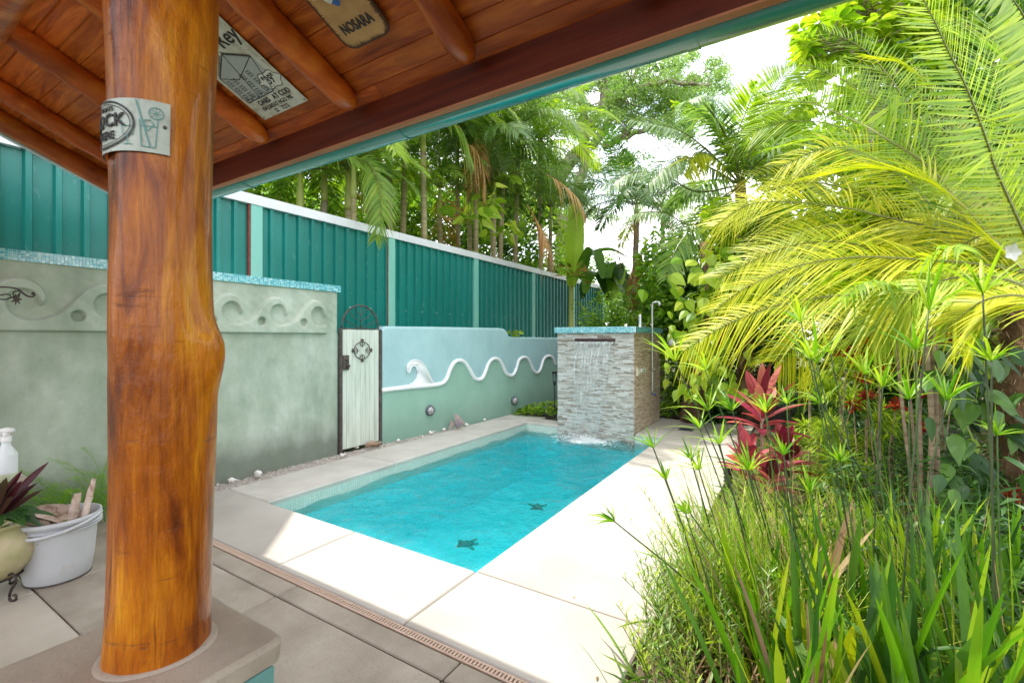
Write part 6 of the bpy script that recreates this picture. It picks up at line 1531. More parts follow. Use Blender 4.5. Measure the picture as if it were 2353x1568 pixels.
# --- leaf walls behind everything on the right (kept as masses)
def region(n, x, y, f): return np.array([at(rng.uniform(*x), rng.uniform(*y), rng.uniform(*f)) for _ in range(n)])
c = np.c_[region(150, (1960, 2480), (-80, 640), (8.5, 12)), rng.uniform(.4, .8, 150)]
mass('tall_tree_mass', 'dense sunlit foliage of tall trees filling the upper right behind the palms', 'foliage', blobs(c, 17000, 1), .22, .05, 'lf_mid', tint=(0, 1), droop=.5)
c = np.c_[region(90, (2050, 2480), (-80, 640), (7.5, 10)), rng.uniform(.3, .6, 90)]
mass('tall_tree_painted_shade', 'deep green foliage at the upper right, shade between the clumps put into its colour', 'foliage', blobs(c, 9000, 1), .2, .05, 'lf_deep', tint=(.2, 1), droop=.5)  # shade inside the crowns put in as a deep green leaf mass
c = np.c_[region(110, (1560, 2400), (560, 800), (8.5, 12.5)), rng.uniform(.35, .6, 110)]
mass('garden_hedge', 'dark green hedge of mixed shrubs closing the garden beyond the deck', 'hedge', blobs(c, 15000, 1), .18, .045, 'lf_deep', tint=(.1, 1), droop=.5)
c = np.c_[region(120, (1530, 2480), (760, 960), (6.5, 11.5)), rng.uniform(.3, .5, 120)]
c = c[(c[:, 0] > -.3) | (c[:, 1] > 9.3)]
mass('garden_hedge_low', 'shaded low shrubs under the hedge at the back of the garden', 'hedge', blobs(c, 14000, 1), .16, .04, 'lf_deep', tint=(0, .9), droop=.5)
c = np.c_[region(70, (1480, 1800), (560, 790), (9.4, 12)), rng.uniform(.35, .55, 70)]
mass('climber_backdrop', 'mixed green shrubs standing between the small palms and the climbing pothos', 'shrub', blobs(c, 11000, 1), .17, .04, 'lf_mid', tint=(0, .8), droop=.5)
c = np.c_[region(60, (1740, 2060), (270, 600), (9.2, 12)), rng.uniform(.3, .6, 60)]
mass('shrub_screen', 'bright airy foliage seen through the long yellow fronds', 'foliage', blobs(c, 8000, 1), .19, .04, 'lf_mid', tint=(0, 1), droop=.5)
c = np.c_[region(34, (1640, 1790), (470, 680), (7.7, 8.5)), rng.uniform(.25, .42, 34)]
mass('palm_base_leaves', 'lime leaves hiding the trunk of the coconut palm', 'foliage', blobs(c, 5200, 1), .17, .03, 'lf_lime', tint=(0, 1), droop=.6)
c = np.c_[region(60, (1900, 2480), (430, 760), (5.5, 8)), rng.uniform(.25, .5, 60)]
mass('midgarden_leaves', 'yellow green leaves of shrubs between the big palm fronds and the hedge', 'foliage', blobs(c, 8000, 1), .16, .03, 'lf_lime', tint=(0, 1), droop=.6)

# far trees to close the horizon
t_c = [(x, y, rng.uniform(1.5, 4.5), rng.uniform(1.6, 2.6)) for x, y in [(-14, 26), (-9, 28), (-3, 27), (3, 25), (9, 22), (13, 16), (14, 9), (12, 3), (-20, 22), (0, 20), (6, 18), (-8, 20)]]
mass('far_treeline', 'distant low treeline beyond the garden seen in the gaps', 'treeline', blobs(t_c, 16000, 1), .4, .12, 'lf_tree', tint=(0, 1), droop=.4)
# --- the near palm on the right: long yellow fronds reaching over the deck
np_ = thing('golden_palm', 'nearest palm with long arching yellow green fronds and a hairy brown trunk', 'palm tree', (*at(2350, 900, 3.4)[:2], 0))
tb = at(2345, 900, 3.4)
m = MB(); P = smooth_path([V(tb[0], tb[1], -.05), V(tb[0] - .02, tb[1], .7), V(tb[0], tb[1], 1.3), V(tb[0] + .04, tb[1] + .02, 1.95)], 50); tube(m, P, [.13, .12, .13, .10], 20, wob=.06); m.build('trunk', M['trunk_brown'], np_, True)
m = MB(); n = 1500; u = rng.integers(0, 50, n); a = rng.uniform(0, 6.28, n); pp_ = P[u] + np.stack([np.cos(a), np.sin(a), 0 * a], 1) * .12; D = np.stack([np.cos(a) * .5, np.sin(a) * .5, rng.uniform(-1, .8, n)], 1); straps(m, pp_, D, rdir(n), rng.uniform(.05, .14, n), .0035, None, 2, 0, rng.random(n)); tag(m.build('trunk_fibre', M['lf_straw'], np_), kind='stuff')
for i in range(26):
    m = MB(); a = i * 2.4; z = .5 + i * .055; p = V(tb[0] + .11 * math.cos(a), tb[1] + .11 * math.sin(a), z); straps(m, p, (math.cos(a) * .6, math.sin(a) * .6, 1), (-math.sin(a), math.cos(a), 0), .15, .035, None, 3, .4, rng.random()); m.build('leaf_base', M['trunk_brown'], np_)
def NF(pts_, f0, f1, Lm, mat, W_=.0098, n=84, hang=.35, vee=.3, up=None, start=.02, par=np_, fold=.0, seg=6, fwdlean=.42, rr=.013, irr=.05):
    k = len(pts_); P = [at(x, y, f0 + (f1 - f0) * i / (k - 1)) for i, (x, y) in enumerate(pts_)]
    up = nrm(-fwd_ * rng.uniform(.55, .9) + V(0, 0, rng.uniform(.35, .7)) + rt * rng.normal(0, .15)) if up is None else up
    vee = vee * .35
    frond_mesh(P, Lm * 1.12, W_, n, start, up, hang * .55, fwdlean, vee, seg, rr, (.1, .9), None, irr, fold, .5).build('frond', [M[mat], M['rachis']], par)
NF([(2420, 640), (2260, 608), (2081, 594), (1980, 590), (1876, 601), (1790, 625), (1703, 667), (1640, 715)], 3.2, 4.6, .62, 'lf_yellow', n=92, hang=.62, vee=.35)
NF([(2380, 700), (2240, 672), (2015, 674), (1876, 684), (1772, 705), (1668, 746), (1571, 805)], 3.1, 4.4, .50, 'lf_yellow', n=86, hang=.7, vee=.2)
NF([(2350, 620), (2290, 560), (2220, 480), (2150, 425), (2060, 392), (1970, 388), (1890, 400)], 3.3, 4.6, .60, 'lf_yellow', n=84, hang=.22, vee=.6)
NF([(2300, 600), (2160, 530), (2020, 495), (1944, 478), (1823, 464), (1719, 471), (1640, 520)], 3.8, 5.4, .70, 'lf_yellow', n=90, hang=.35, vee=.45)
NF([(2250, 560), (2150, 400), (2024, 312), (1975, 284), (1913, 256), (1850, 235), (1754, 239)], 4.0, 5.4, .66, 'lf_lime', n=86, hang=.15, vee=.5)
NF([(2260, 640), (2100, 620), (1960, 560), (1840, 560), (1750, 590), (1650, 640)], 4.3, 5.8, .6, 'lf_yellow', n=86, hang=.55)
NF([(2300, 720), (2150, 700), (2000, 730), (1880, 760), (1780, 830)], 3.4, 4.6, .50, 'lf_yellow', n=80, hang=.7, vee=.1)
NF([(2420, 690), (2300, 640), (2180, 640), (2080, 690), (2000, 770)], 2.9, 3.5, .38, 'lf_bright', n=60, hang=.7, vee=.1)
NF([(2430, 720), (2350, 680), (2260, 690), (2190, 740)], 2.6, 3.0, .34, 'lf_yellow', n=50, hang=.8, vee=.1)
NF([(2380, 560), (2300, 470), (2230, 350), (2150, 290), (2060, 270)], 4.2, 5.4, .62, 'lf_lime', n=80, hang=.3)
for pts_, f0, f1, mt in [([(2300, 620), (2180, 560), (2060, 530), (1930, 545), (1830, 590)], 4.8, 6.0, 'lf_lime'), ([(2320, 640), (2230, 600), (2120, 585), (2010, 620), (1930, 690)], 4.9, 5.8, 'lf_lime'),
                         ([(2280, 600), (2150, 460), (2010, 360), (1890, 320), (1770, 340)], 5.0, 6.6, 'lf_lime'), ([(2260, 560), (2140, 360), (2000, 220), (1890, 170), (1780, 180)], 5.4, 7.0, 'lf_palm'),
                         ([(2320, 560), (2240, 380), (2130, 230), (2010, 160), (1900, 150)], 5.0, 6.2, 'lf_lime'), ([(2350, 600), (2250, 520), (2160, 500), (2080, 540), (2030, 610)], 4.0, 4.8, 'lf_yellow'),
                         ([(2400, 640), (2330, 560), (2260, 540), (2190, 580), (2140, 640)], 3.6, 4.0, 'lf_yellow'), ([(2420, 620), (2360, 500), (2300, 430), (2230, 420), (2160, 450)], 4.0, 4.5, 'lf_lime'),
                         ([(2250, 640), (2100, 560), (1950, 440), (1830, 400), (1710, 410)], 5.4, 7.2, 'lf_yellow'), ([(2260, 680), (2120, 650), (1990, 640), (1880, 660), (1790, 720)], 5.0, 6.0, 'lf_lime'),
                         ([(2150, 420), (2060, 300), (1960, 200), (1850, 150), (1760, 170)], 5.6, 7.0, 'lf_lime'), ([(2200, 500), (2130, 330), (2060, 200), (1980, 110), (1890, 70)], 5.0, 6.0, 'lf_lime'), ([(2250, 520), (2200, 330), (2150, 220), (2080, 150), (2000, 130)], 4.6, 5.2, 'lf_yellow'), ([(2200, 560), (2110, 440), (2000, 360), (1900, 340), (1800, 380)], 4.8, 6.0, 'lf_yellow'),
                         ([(2100, 520), (1960, 440), (1850, 420), (1740, 450), (1660, 520)], 5.6, 6.8, 'lf_yellow'), ([(2120, 480), (1990, 330), (1880, 280), (1760, 290), (1680, 340)], 5.8, 7.2, 'lf_lime'), ([(2100, 560), (1960, 520), (1840, 530), (1720, 580)], 5.4, 6.4, 'lf_yellow'),
                         ([(2200, 700), (2060, 640), (1930, 610), (1800, 640), (1700, 720)], 5.6, 6.8, 'lf_lime'), ([(2400, 740), (2330, 700), (2250, 720), (2190, 790)], 4.4, 4.8, 'lf_lime')]:
    NF(pts_, f0, f1, .58, mt, n=76, hang=.42, seg=5, W_=.010)
# taller green palm further right with the steep fronds at the top
tp_ = thing('tall_green_palm', 'taller dark green palm whose steep fronds cross the upper right corner', 'palm tree', (*at(2500, 900, 4.0)[:2], 0))
tq = at(2500, 640, 4.2); m = MB(); tube(m, [V(tq[0], tq[1], 0), V(tq[0], tq[1], 1.2), tq], [.14, .12, .1], 14, wob=.05); m.build('trunk', M['trunk_brown'], tp_, True)
NF([(2400, 640), (2290, 398), (2273, 346), (2249, 277), (2214, 190), (2179, 121), (2152, 62), (2110, -20), (2060, -100)], 3.6, 3.0, .52, 'lf_lime', .011, 96, .15, .05, np.array([ST * .3 + .5, -.9, .2]), par=tp_, fwdlean=.35)
NF([(2500, 560), (2440, 300), (2400, 150), (2340, 20), (2250, -80)], 3.0, 2.3, .52, 'lf_lime', .011, 90, .12, .05, np.array([.4, -.9, .2]), par=tp_, fwdlean=.3)
NF([(2480, 500), (2400, 420), (2330, 330), (2290, 200), (2280, 60)], 4.2, 4.4, .6, 'lf_palm', .013, 80, .3, .2, np.array([.4, -.9, .2]), par=tp_, fwdlean=.4)
NF([(2480, 520), (2380, 480), (2260, 460), (2150, 500)], 4.4, 4.8, .55, 'lf_palm', .013, 70, .4, par=tp_)
NF([(2480, 480), (2420, 240), (2340, 120), (2230, 60), (2100, 40)], 4.4, 4.8, .6, 'lf_lime', .013, 80, .35, par=tp_)
NF([(2480, 520), (2440, 380), (2380, 240), (2300, 130), (2200, 80)], 3.6, 3.8, .55, 'lf_palm', .012, 80, .25, par=tp_)

# --- climber with large variegated leaves on a leaning trunk right of the tower
lt = thing('leaning_trunk', 'leaning brown root covered trunk right of the stone tower', 'tree', tuple(gp(1590, 962)))
m = MB(); P = smooth_path([gp(1588, 965), at(1600, 900, 8.0), at(1630, 830, 7.9), at(1650, 760, 7.9), at(1640, 640, 8.0), at(1620, 560, 8.2)], 40); tube(m, P, [.22, .20, .18, .16, .12], 14, wob=.06); m.build('trunk', M['trunk_brown'], lt, True)
m = MB()
for i in range(40):
    a = rng.uniform(0, 6.28); Q = P[:26] + np.stack([np.cos(a + np.arange(26) * rng.uniform(-.1, .1)), np.sin(a + np.arange(26) * .02), 0 * np.arange(26.)], 1) * .19; tube(m, Q + rng.normal(0, .008, Q.shape), .010, 4)
tag(m.build('aerial_roots', M['trunk_brown'], lt), kind='stuff')
cv = thing('climbing_pothos', 'climbing pothos with huge yellow splashed leaves covering the tree right of the tower', 'vine', tuple(at(1620, 700, 7.7)))
for i in range(290):
    y = rng.uniform(560, 905); xm = np.interp(y, [560, 640, 720, 800, 905], [1690, 1650, 1620, 1620, 1640]); x = rng.normal(xm, np.interp(y, [560, 905], [60, 34])); f = rng.uniform(6.9, 7.9); p = at(x, y, f); m = MB(); l = rng.uniform(.15, .25) * (1.1 if y < 700 else .8)
    d = nrm(-rt * rng.uniform(-.5, 1.0) - fwd_ * .35 + V(0, 0, rng.uniform(-1, -.1))); straps(m, p, d, np.cross(d, -fwd_ * .8 + V(0, 0, .5) + rng.normal(0, .45, 3)), l, l * .38, [(0, 0, -.05)], 8, .22, rng.random(), 'round'); m.build('leaf', M['lf_bright' if rng.random() < .5 else ('lf_lime' if rng.random() < .6 else 'lf_mid')], cv)
# monstera like leaves at right; palm shade put into their deep green
mo = thing('philodendron', 'glossy broad leaved philodendron at the right edge, palm shade put into its dark leaf colour', 'plant', tuple(gp(2330, 1290)))
for i in range(230):
    x, y = rng.uniform(2130, 2400), rng.uniform(780, 1300); f = rng.uniform(2.9, 4.4); p = at(x, y, f); m = MB(); l = rng.uniform(.10, .19); d = nrm(rt * rng.uniform(-1, .6) - fwd_ * .4 + V(0, 0, rng.uniform(-.9, .1)))
    straps(m, p, d, np.cross(d, -fwd_ * .7 + V(0, 0, .7) + rng.normal(0, .4, 3)), l, l * rng.uniform(.24, .36), [(0, 0, -.06)], 8, .22, rng.random(), 'round'); m.build('leaf', M['lf_deep' if rng.random() < .88 else 'lf_mid'], mo)
# bush behind the tower
c = at(1410, 725, 10.5); bb = thing('tower_bush', 'airy small leaved bush rising behind the stone tower', 'shrub', (c[0], c[1], 0))
m = MB(); tp2 = []
for i in range(60):
    tgt = at(rng.uniform(1325, 1525), rng.uniform(672, 770) , rng.uniform(9.5, 11)); tgt = tgt; b0_ = V(c[0] + rng.normal(0, .2), c[1] + rng.normal(0, .2), .9); P = smooth_path([b0_, (b0_ + tgt) / 2 + rng.normal(0, .1, 3), tgt], 10); tube(m, P, [.012, .003], 4); tp2 += [P[k] for k in (4, 5, 6, 7, 8, 9)]
m.build('twig', M['stem'], bb); tp2 = np.array(tp2); n = 7000; P = tp2[rng.integers(0, len(tp2), n)] + rng.normal(0, .09, (n, 3)); m = MB(); leafcloud(m, P, .06, .018, tint=(.1, 1)); tag(m.build('leaves', M['lf_mid'], bb), kind='stuff')
# ground cover left of the tower
gc = thing('groundcover_clump', 'low bright green rosette plants in the corner between sage wall and tower', 'plant', tuple(yp(*Zc('z5', 1330, 700), 8.0)))
for i in range(150):
    x = rng.uniform(1185, 1475); Y_c = rng.uniform(7.86, 8.6); p = yp(*Zc('z5', x, 700), Y_c); p[2] = rng.uniform(0.0, .02 + .26 * (x - 1170) / 290); a = rng.uniform(0, 6.28); m = MB()
    if p[0] > TX0 - .06: p[0] = TX0 - .06
    k = 5; aa2 = a + rng.normal(0, 1.2, k); D = np.stack([np.cos(aa2), np.sin(aa2), rng.uniform(.3, 1.4, k)], 1); straps(m, np.repeat(p[None], k, 0), D, np.stack([-np.sin(aa2), np.cos(aa2), 0 * aa2], 1), rng.uniform(.09, .17, k), .020, np.stack([0 * aa2, 0 * aa2, -.05 + 0 * aa2], 1), 4, .25, rng.random(k), 'oval'); m.build('leaf_rosette', M['lf_mid' if i % 3 else 'lf_lime'], gc)
# pothos on the wall
s__, z__ = bw(*Zc('z5', 1200, 240)); c = bfn(s__, z__ - .02, -.09)
bigleaf_plant('wall_pothos', 'small golden pothos with heart shaped leaves growing in the step of the blue wall', 'plant', c, 13, .13, 'lf_bright', .17, None, .9, droop=.5)
# red cordyline
def rosette(name, label, cat, c, n, L, W_, mats, elev=(.1, 1.4), droop=.35, group=None, stem=0, seg=6, fold=.3, prof='oval', part='leaf'):
    t_ = thing(name, label, cat, tuple(c), group); c = np.asarray(c, float)
    if stem: m = MB(); tube(m, [c, c + V(0, 0, stem)], [.018, .012], 6); m.build('cane', M['cane'], t_)
    for i in range(n):
        a = i * 2.399; e_ = elev[0] + (elev[1] - elev[0]) * (i / n) ** 1.2; d = V(math.cos(a) * math.cos(e_), math.sin(a) * math.cos(e_), math.sin(e_)); l = L * rng.uniform(.75, 1.15); m = MB()
        straps(m, c + V(0, 0, stem * (.55 + .45 * i / n)) + d * .02, d, V(-math.sin(a), math.cos(a), 0) + rng.normal(0, .15, 3), l, W_ * rng.uniform(.8, 1.2), [(0, 0, -droop * l * math.cos(e_))], seg, fold, rng.random(), prof); m.build(part, M[mats[i % len(mats)]], t_)
    return t_
for (x, y, f, n, L, st, lab) in [(1750, 1000, 4.4, 20, .46, .30, 'tallest red cordyline with broad coral leaves at the deck edge'), (1712, 1075, 4.3, 16, .32, .12, 'lower red cordyline leaning over the deck in front'), (1805, 1080, 4.4, 18, .34, .20, 'purple red cordyline right of the tallest one'), (1765, 1100, 4.1, 14, .28, .08, 'small cordyline at the foot of the red clump')]:
    c = at(x, y, f); c[2] = max(0, c[2] - .25); rosette('red_cordyline', lab, 'cordyline', c, n, L, .054, ['lf_red', 'lf_red', 'lf_maroon', 'lf_red'], (.15, 1.5), .22, 'red cordylines by the deck', st + .22)
# pleomele / song of india: fountains of narrow yellow green leaves
k = 0
for (x, y, f) in [(1880, 1000, 4.4), (1930, 900, 4.6), (1990, 960, 4.4), (1860, 900, 5.0), (1960, 1060, 4.0), (1900, 1090, 4.0), (2050, 1000, 4.6), (1930, 820, 5.2), (2020, 860, 5.0), (1840, 1020, 4.8)]:
    c = at(x, y, f); t_ = thing('song_of_india', ['yellow green narrow leaved dracaena beside the red cordylines', 'tallest bright dracaena fountain left of the grey cane stems', 'dracaena fountain directly left of the grey cane stems', 'pale dracaena under the tip of the long yellow frond', 'low dracaena in front of the others behind the sedge', 'lowest left dracaena next to the cordyline foot', 'dracaena half hidden by the grey cane stems', 'rear dracaena under the hanging leaflets', 'rear right dracaena beside the red croton heads', 'small dracaena behind the coral cordyline'][k], 'dracaena', (c[0], c[1], 0), 'yellow green dracaenas in the middle of the bed'); k += 1
    m = MB(); tube(m, [V(c[0], c[1], 0), c], .012, 5); m.build('cane', M['cane'], t_)
    for j in range(5):
        m = MB(); nn = 48; cc_ = c + rng.normal(0, .10, 3) * [1, 1, 1.2]; a = rng.uniform(0, 6.28, nn); el_ = rng.uniform(-.3, 1.3, nn); D = np.stack([np.cos(a) * np.cos(el_), np.sin(a) * np.cos(el_), np.sin(el_)], 1); l = rng.uniform(.14, .26, nn)
        straps(m, cc_ + D * .01, D, np.stack([-np.sin(a), np.cos(a), 0 * a], 1), l, .0075, np.stack([0 * a, 0 * a, -.35 * l], 1), 4, .2, rng.random(nn), 'leaf'); m.build('leaf_fountain', M['lf_bright' if j % 3 else 'lf_lime'], t_)
# red croton heads
k = 0
for (x, y, f) in [(1945, 812, 4.2), (2017, 775, 4.2), (2133, 770, 4.3), (2192, 778, 4.4), (2125, 830, 4.3), (2035, 850, 4.3), (1975, 870, 4.3), (1990, 905, 4.3), (2150, 900, 4.3), (2060, 930, 4.2), (2130, 985, 4.2), (1960, 930, 4.4), (2330, 1135, 3.2)]:
    c = at(x, y, f); t_ = thing('croton_head', ['dark red croton head left of the others above the sedge', 'highest dark red croton head', 'dark red croton head just right of the grey canes', 'rightmost open red croton head', 'croton head below the one right of the canes', 'croton head among the canes', 'lower left croton head behind sedge', 'croton head beneath the lower left one', 'croton head low on the right of the canes', 'croton head at the middle of the canes', 'lowest croton head right of the canes', 'small croton head at the far left of the patch', 'single crimson head low at the right edge'][k], 'croton', (c[0], c[1], 0), 'dark red croton heads'); k += 1
    m = MB(); b0_ = V(c[0] + rng.normal(0, .08), c[1] + .05, 0); tube(m, smooth_path([b0_, (b0_ + c) / 2 + rng.normal(0, .04, 3), c], 10), [.009, .004], 5); m.build('stem', M['cane'], t_)
    for j in range(3): m = MB(); nn = 9; straps(m, c + rng.normal(0, .02, (nn, 3)), rdir(nn, -.3, 1), rdir(nn), rng.uniform(.05, .10, nn), .014, [(0, 0, -.02)], 4, .4, rng.random(nn), 'oval'); m.build('leaf_tuft', M['lf_croton'], t_)
# multi-stemmed cane clump
cc0 = thing('cane_clump', 'cluster of slender grey brown ringed stems rising through the garden bed', 'tree', tuple(gp(2110, 1330)))
for (xt, yt, xb, yb, f, r_) in [(2050, 690, 2112, 1215, 3.6, .024), (2090, 690, 2118, 1200, 3.55, .026), (2120, 720, 2128, 1190, 3.5, .034), (2138, 700, 2155, 1180, 3.5, .034), (2080, 790, 2110, 1180, 3.7, .018), (2150, 790, 2170, 1100, 3.8, .02)]:
    a = at(xt, yt, f); b = at(xb, yb, f); b[2] = 0; m = MB(); tube(m, smooth_path([b, (a + b) / 2 + rng.normal(0, .015, 3), a], 30), r_ * .52 * (1 + .05 * (np.arange(30) % 3 == 0)), 10); m.build('stem', M['cane'], cc0, True)
top_ = at(2100, 690, 3.6)
for i in range(10):
    a = rng.uniform(0, 6.28); m = MB(); D = V(math.cos(a), math.sin(a), rng.uniform(.3, 1)); local = [top_, top_ + nrm(D) * .3, top_ + nrm(D) * .6 - V(0, 0, .08), top_ + nrm(D) * .85 - V(0, 0, .3)]; frond_mesh(local, .22, .014, 24, hang=.7, rr=.006).build('frond', [M['lf_lime'], M['rachis']], cc0)

# --- umbrella sedge (papyrus like) stems
def whorl(mb, c, axis, n, L, droop, tilt, W_=.006):
    axis = nrm(axis); s = nrm(np.cross(axis, [.3, .2, 1.])); t = np.cross(axis, s); a = np.linspace(0, 2 * np.pi, n, endpoint=False) + rng.normal(0, .15, n)
    rad_ = s[None] * np.cos(a)[:, None] + t[None] * np.sin(a)[:, None]; e_ = rng.uniform(tilt - .35, tilt + .35, n)[:, None]; D = nrm(rad_ * np.cos(e_) + axis[None] * np.sin(e_)); S = np.cross(D, axis); l = L * rng.uniform(.65, 1.15, n)
    Cc = np.zeros((n, 3)); Cc[:, 2] = -droop * l * rng.uniform(.5, 1.3, n); straps(mb, np.repeat(c[None], n, 0), D, S, l, W_, Cc, 6, .35, rng.random(n), 'leaf')
sed = [[(1501, 1029, 1600, 1340, 2.5, .12), (1530, 1101, 1600, 1330, 2.4, .10), (1587, 1054, 1670, 1400, 2.5, .11), (1606, 1080, 1690, 1400, 2.4, .11), (1653, 1020, 1740, 1400, 2.5, .13)],
       [(1551, 829, 1760, 1390, 2.9, .19), (1620, 850, 1790, 1400, 2.9, .17), (1627, 943, 1740, 1380, 2.8, .21), (1682, 943, 1780, 1390, 2.8, .17), (1758, 943, 1800, 1390, 2.8, .16), (1575, 1180, 1650, 1450, 2.2, .07)],
       [(1840, 740, 1960, 1400, 2.5, .18), (1876, 834, 1985, 1400, 2.4, .20), (1908, 813, 2010, 1400, 2.5, .15), (1759, 948, 1850, 1400, 2.7, .12), (1807, 927, 1830, 1400, 2.7, .14), (1800, 1045, 1850, 1420, 2.5, .12), (1720, 1080, 1800, 1400, 2.5, .12)],
       [(1986, 861, 2060, 1430, 2.4, .15), (2027, 889, 2000, 1430, 2.3, .15), (2088, 917, 2090, 1430, 2.4, .15), (2133, 713, 2070, 1450, 2.1, .20), (2174, 920, 2080, 1420, 2.3, .16)],
       [(2257, 673, 2292, 1500, 2.0, .17), (2290, 1000, 2300, 1450, 2.1, .12), (1930, 1060, 1990, 1450, 2.3, .10), (1860, 1130, 1900, 1450, 2.3, .10)]]
sl_ = ['leftmost clump of umbrella sedge leaning out over the white deck', 'umbrella sedge clump with tops reaching the stone tower', 'umbrella sedge clump in front of the red cordylines', 'tall umbrella sedge clump crossing the grey cane stems', 'umbrella sedge clump with one very tall stem near the right edge']
for grp, lab in zip(sed, sl_):
    b0_ = gp(grp[0][2] + 60, 1500); t_ = thing('umbrella_sedge', lab, 'sedge', tuple(b0_), 'umbrella sedge clumps in the foreground')
    more = [(x + rng.normal(0, 45), y + rng.uniform(60, 230), xb + rng.normal(0, 30), yb + 30, f * rng.uniform(.92, 1.1), L * .8) for x, y, xb, yb, f, L in grp[::3] for _ in range(1)]
    for (x, y, xb, yb, f, L) in grp + more:
        a = at(x, y, f); b = at(xb, yb, f * .97); g0 = b - (a - b) / max(a[2] - b[2], .05) * b[2] if b[2] > 0 else V(b[0], b[1], 0)
        g0 = V(g0[0], g0[1], -.02); md = (a + g0) / 2 + V((a[0] - g0[0]) * -.06, 0, .02); P = smooth_path([g0, md, a], 20); m = MB(); tube(m, P, [.0055, .0045, .0035], 6); m.build('stem', M['stem_dark' if rng.random() < .6 else 'stem'], t_, True)
        m = MB(); ax_ = P[-1] - P[-3]; whorl(m, a, ax_, int(rng.integers(7, 12)), L * 1.75, .38, .85, .0078 * (L / .15) ** .5); whorl(m, a, ax_, 3, L * 1.2, .1, 1.2, .006); m.build('leaf_whorl', M['lf_sedge'], t_)

# --- strap leaved iris clumps, bottom right
def strapclump(c, n, L, W_, lab, group, mats=('lf_strap',), lean=.28, nm='iris_clump', cat='iris plant', spread=.1, part='leaf', droop=.25):
    t_ = thing(nm, lab, cat, tuple(c), group)
    for i in range(n):
        a = rng.uniform(0, 6.28); d = V(math.cos(a) * lean * rng.uniform(.1, 1.5), math.sin(a) * lean * rng.uniform(.1, 1.5), 1); l = L * 1.12 * rng.uniform(.55, 1.15); m = MB()
        k = rng.random() < .22; Cc = [(d[0] * l * .9, d[1] * l * .9, -l * .55)] if k else [(d[0] * droop * l, d[1] * droop * l, -droop * l * .3)]
        straps(m, np.asarray(c) + V(*rng.normal(0, spread, 2), 0), d, V(-math.sin(a), math.cos(a), 0) + rng.normal(0, .4, 3), l, W_ * rng.uniform(.45, 1.15), Cc, 10, .18, rng.random(), 'strap'); m.build(part, M[mats[rng.integers(len(mats))]], t_)
    return t_
il = [(1790, 1640, 1.62, 22, .62, 'front iris clump at the foot of the picture beside the dry stalks'), (1900, 1600, 1.75, 26, .72, 'wide leaved iris clump left of the darkest one'), (2040, 1620, 1.7, 30, .80, 'dense dark iris clump in the lower right'), (2180, 1640, 1.65, 30, .78, 'iris clump near the lower right corner'), (2320, 1620, 1.7, 26, .80, 'iris clump at the right edge of the bed'), (1760, 1480, 2.2, 24, .60, 'iris clump behind the dry stalks'), (1880, 1450, 2.35, 26, .66, 'iris clump in the middle of the foreground bed'), (2010, 1430, 2.45, 26, .70, 'iris clump in front of the grey canes'), (2150, 1430, 2.4, 28, .72, 'iris clump right of the grey canes'), (2280, 1420, 2.4, 24, .70, 'iris clump under the philodendron'), (1850, 1330, 2.9, 22, .50, 'rear iris clump behind the middle one'), (1960, 1300, 3.0, 20, .5, 'rear iris clump at the foot of the dracaenas')]
for x, y, f, n, L, lab in il:
    n = int(n * 1.3); c = at(x, y, f); c[2] = -.02; strapclump(c, n, L, .0195 if f < 2 else .0165, lab, 'iris clumps in the foreground bed', ('lf_strap', 'lf_deep', 'lf_deep', 'lf_strap', 'lf_deep') if x > 1960 else ('lf_strap', 'lf_strap', 'lf_strap', 'lf_deep', 'lf_straw'))  # more deep green on the right side, standing in for shade there
# bright yellow torn leaf blades
c = at(1880, 1470, 1.9); c[2] = 0; strapclump(c, 6, .5, .022, 'few broad yellow strap leaves sticking up in the front bed', None, ('lf_yellow',), .2, 'yellow_strap_leaves', 'plant', .08)

# --- willow leaved weeds along the deck edge
def weed(c, n, H_, lab, mats=('lf_bright', 'lf_mid', 'lf_silver')):
    t_ = thing('willowy_herb', lab, 'herb', tuple(c), 'narrow leaved herbs along the deck edge')
    for i in range(n):
        a = rng.uniform(0, 6.28); ln_ = rng.uniform(.05, .45); d = V(math.cos(a) * ln_ - .28, math.sin(a) * ln_, 1); h = H_ * 1.12 * rng.uniform(.5, 1.15); p0 = np.asarray(c) + V(*rng.normal(0, .07, 2), 0); P = smooth_path([p0, p0 + d * h * .5, p0 + d * h + V(rng.normal(0, .03), rng.normal(0, .03), 0)], 14); m = MB(); tube(m, P, [.0028, .0014], 5, mi=1)
        nl = int(h / .013); u = np.linspace(.22, 1, nl); pc = np.stack([np.interp(u, np.linspace(0, 1, 14), P[:, k]) for k in range(3)], 1); aa_ = np.arange(nl) * 2.4; D = np.stack([np.cos(aa_), np.sin(aa_), rng.uniform(.4, 1.4, nl)], 1); l = rng.uniform(.03, .07, nl); straps(m, pc, D, np.stack([-np.sin(aa_), np.cos(aa_), 0 * aa_], 1), l, .0042, None, 3, .2, rng.random(nl), 'leaf'); m.build('shoot', [M[mats[i % 3]], M['cane' if i % 2 else 'stem_dark']], t_)
wl_ = ['herb clump farthest along the deck edge', 'herb clump beside the leftmost sedge', 'herb clump reaching lowest over the pale deck', 'herb clump just above the bottom of the picture', 'herb clump between sedge stems and dry stalks', 'herb clump behind the dry stalks', 'thin herb clump at the deck corner of the bed', 'herb clump right beside the yellow green herb', 'herb clump leaning on the front iris leaves']
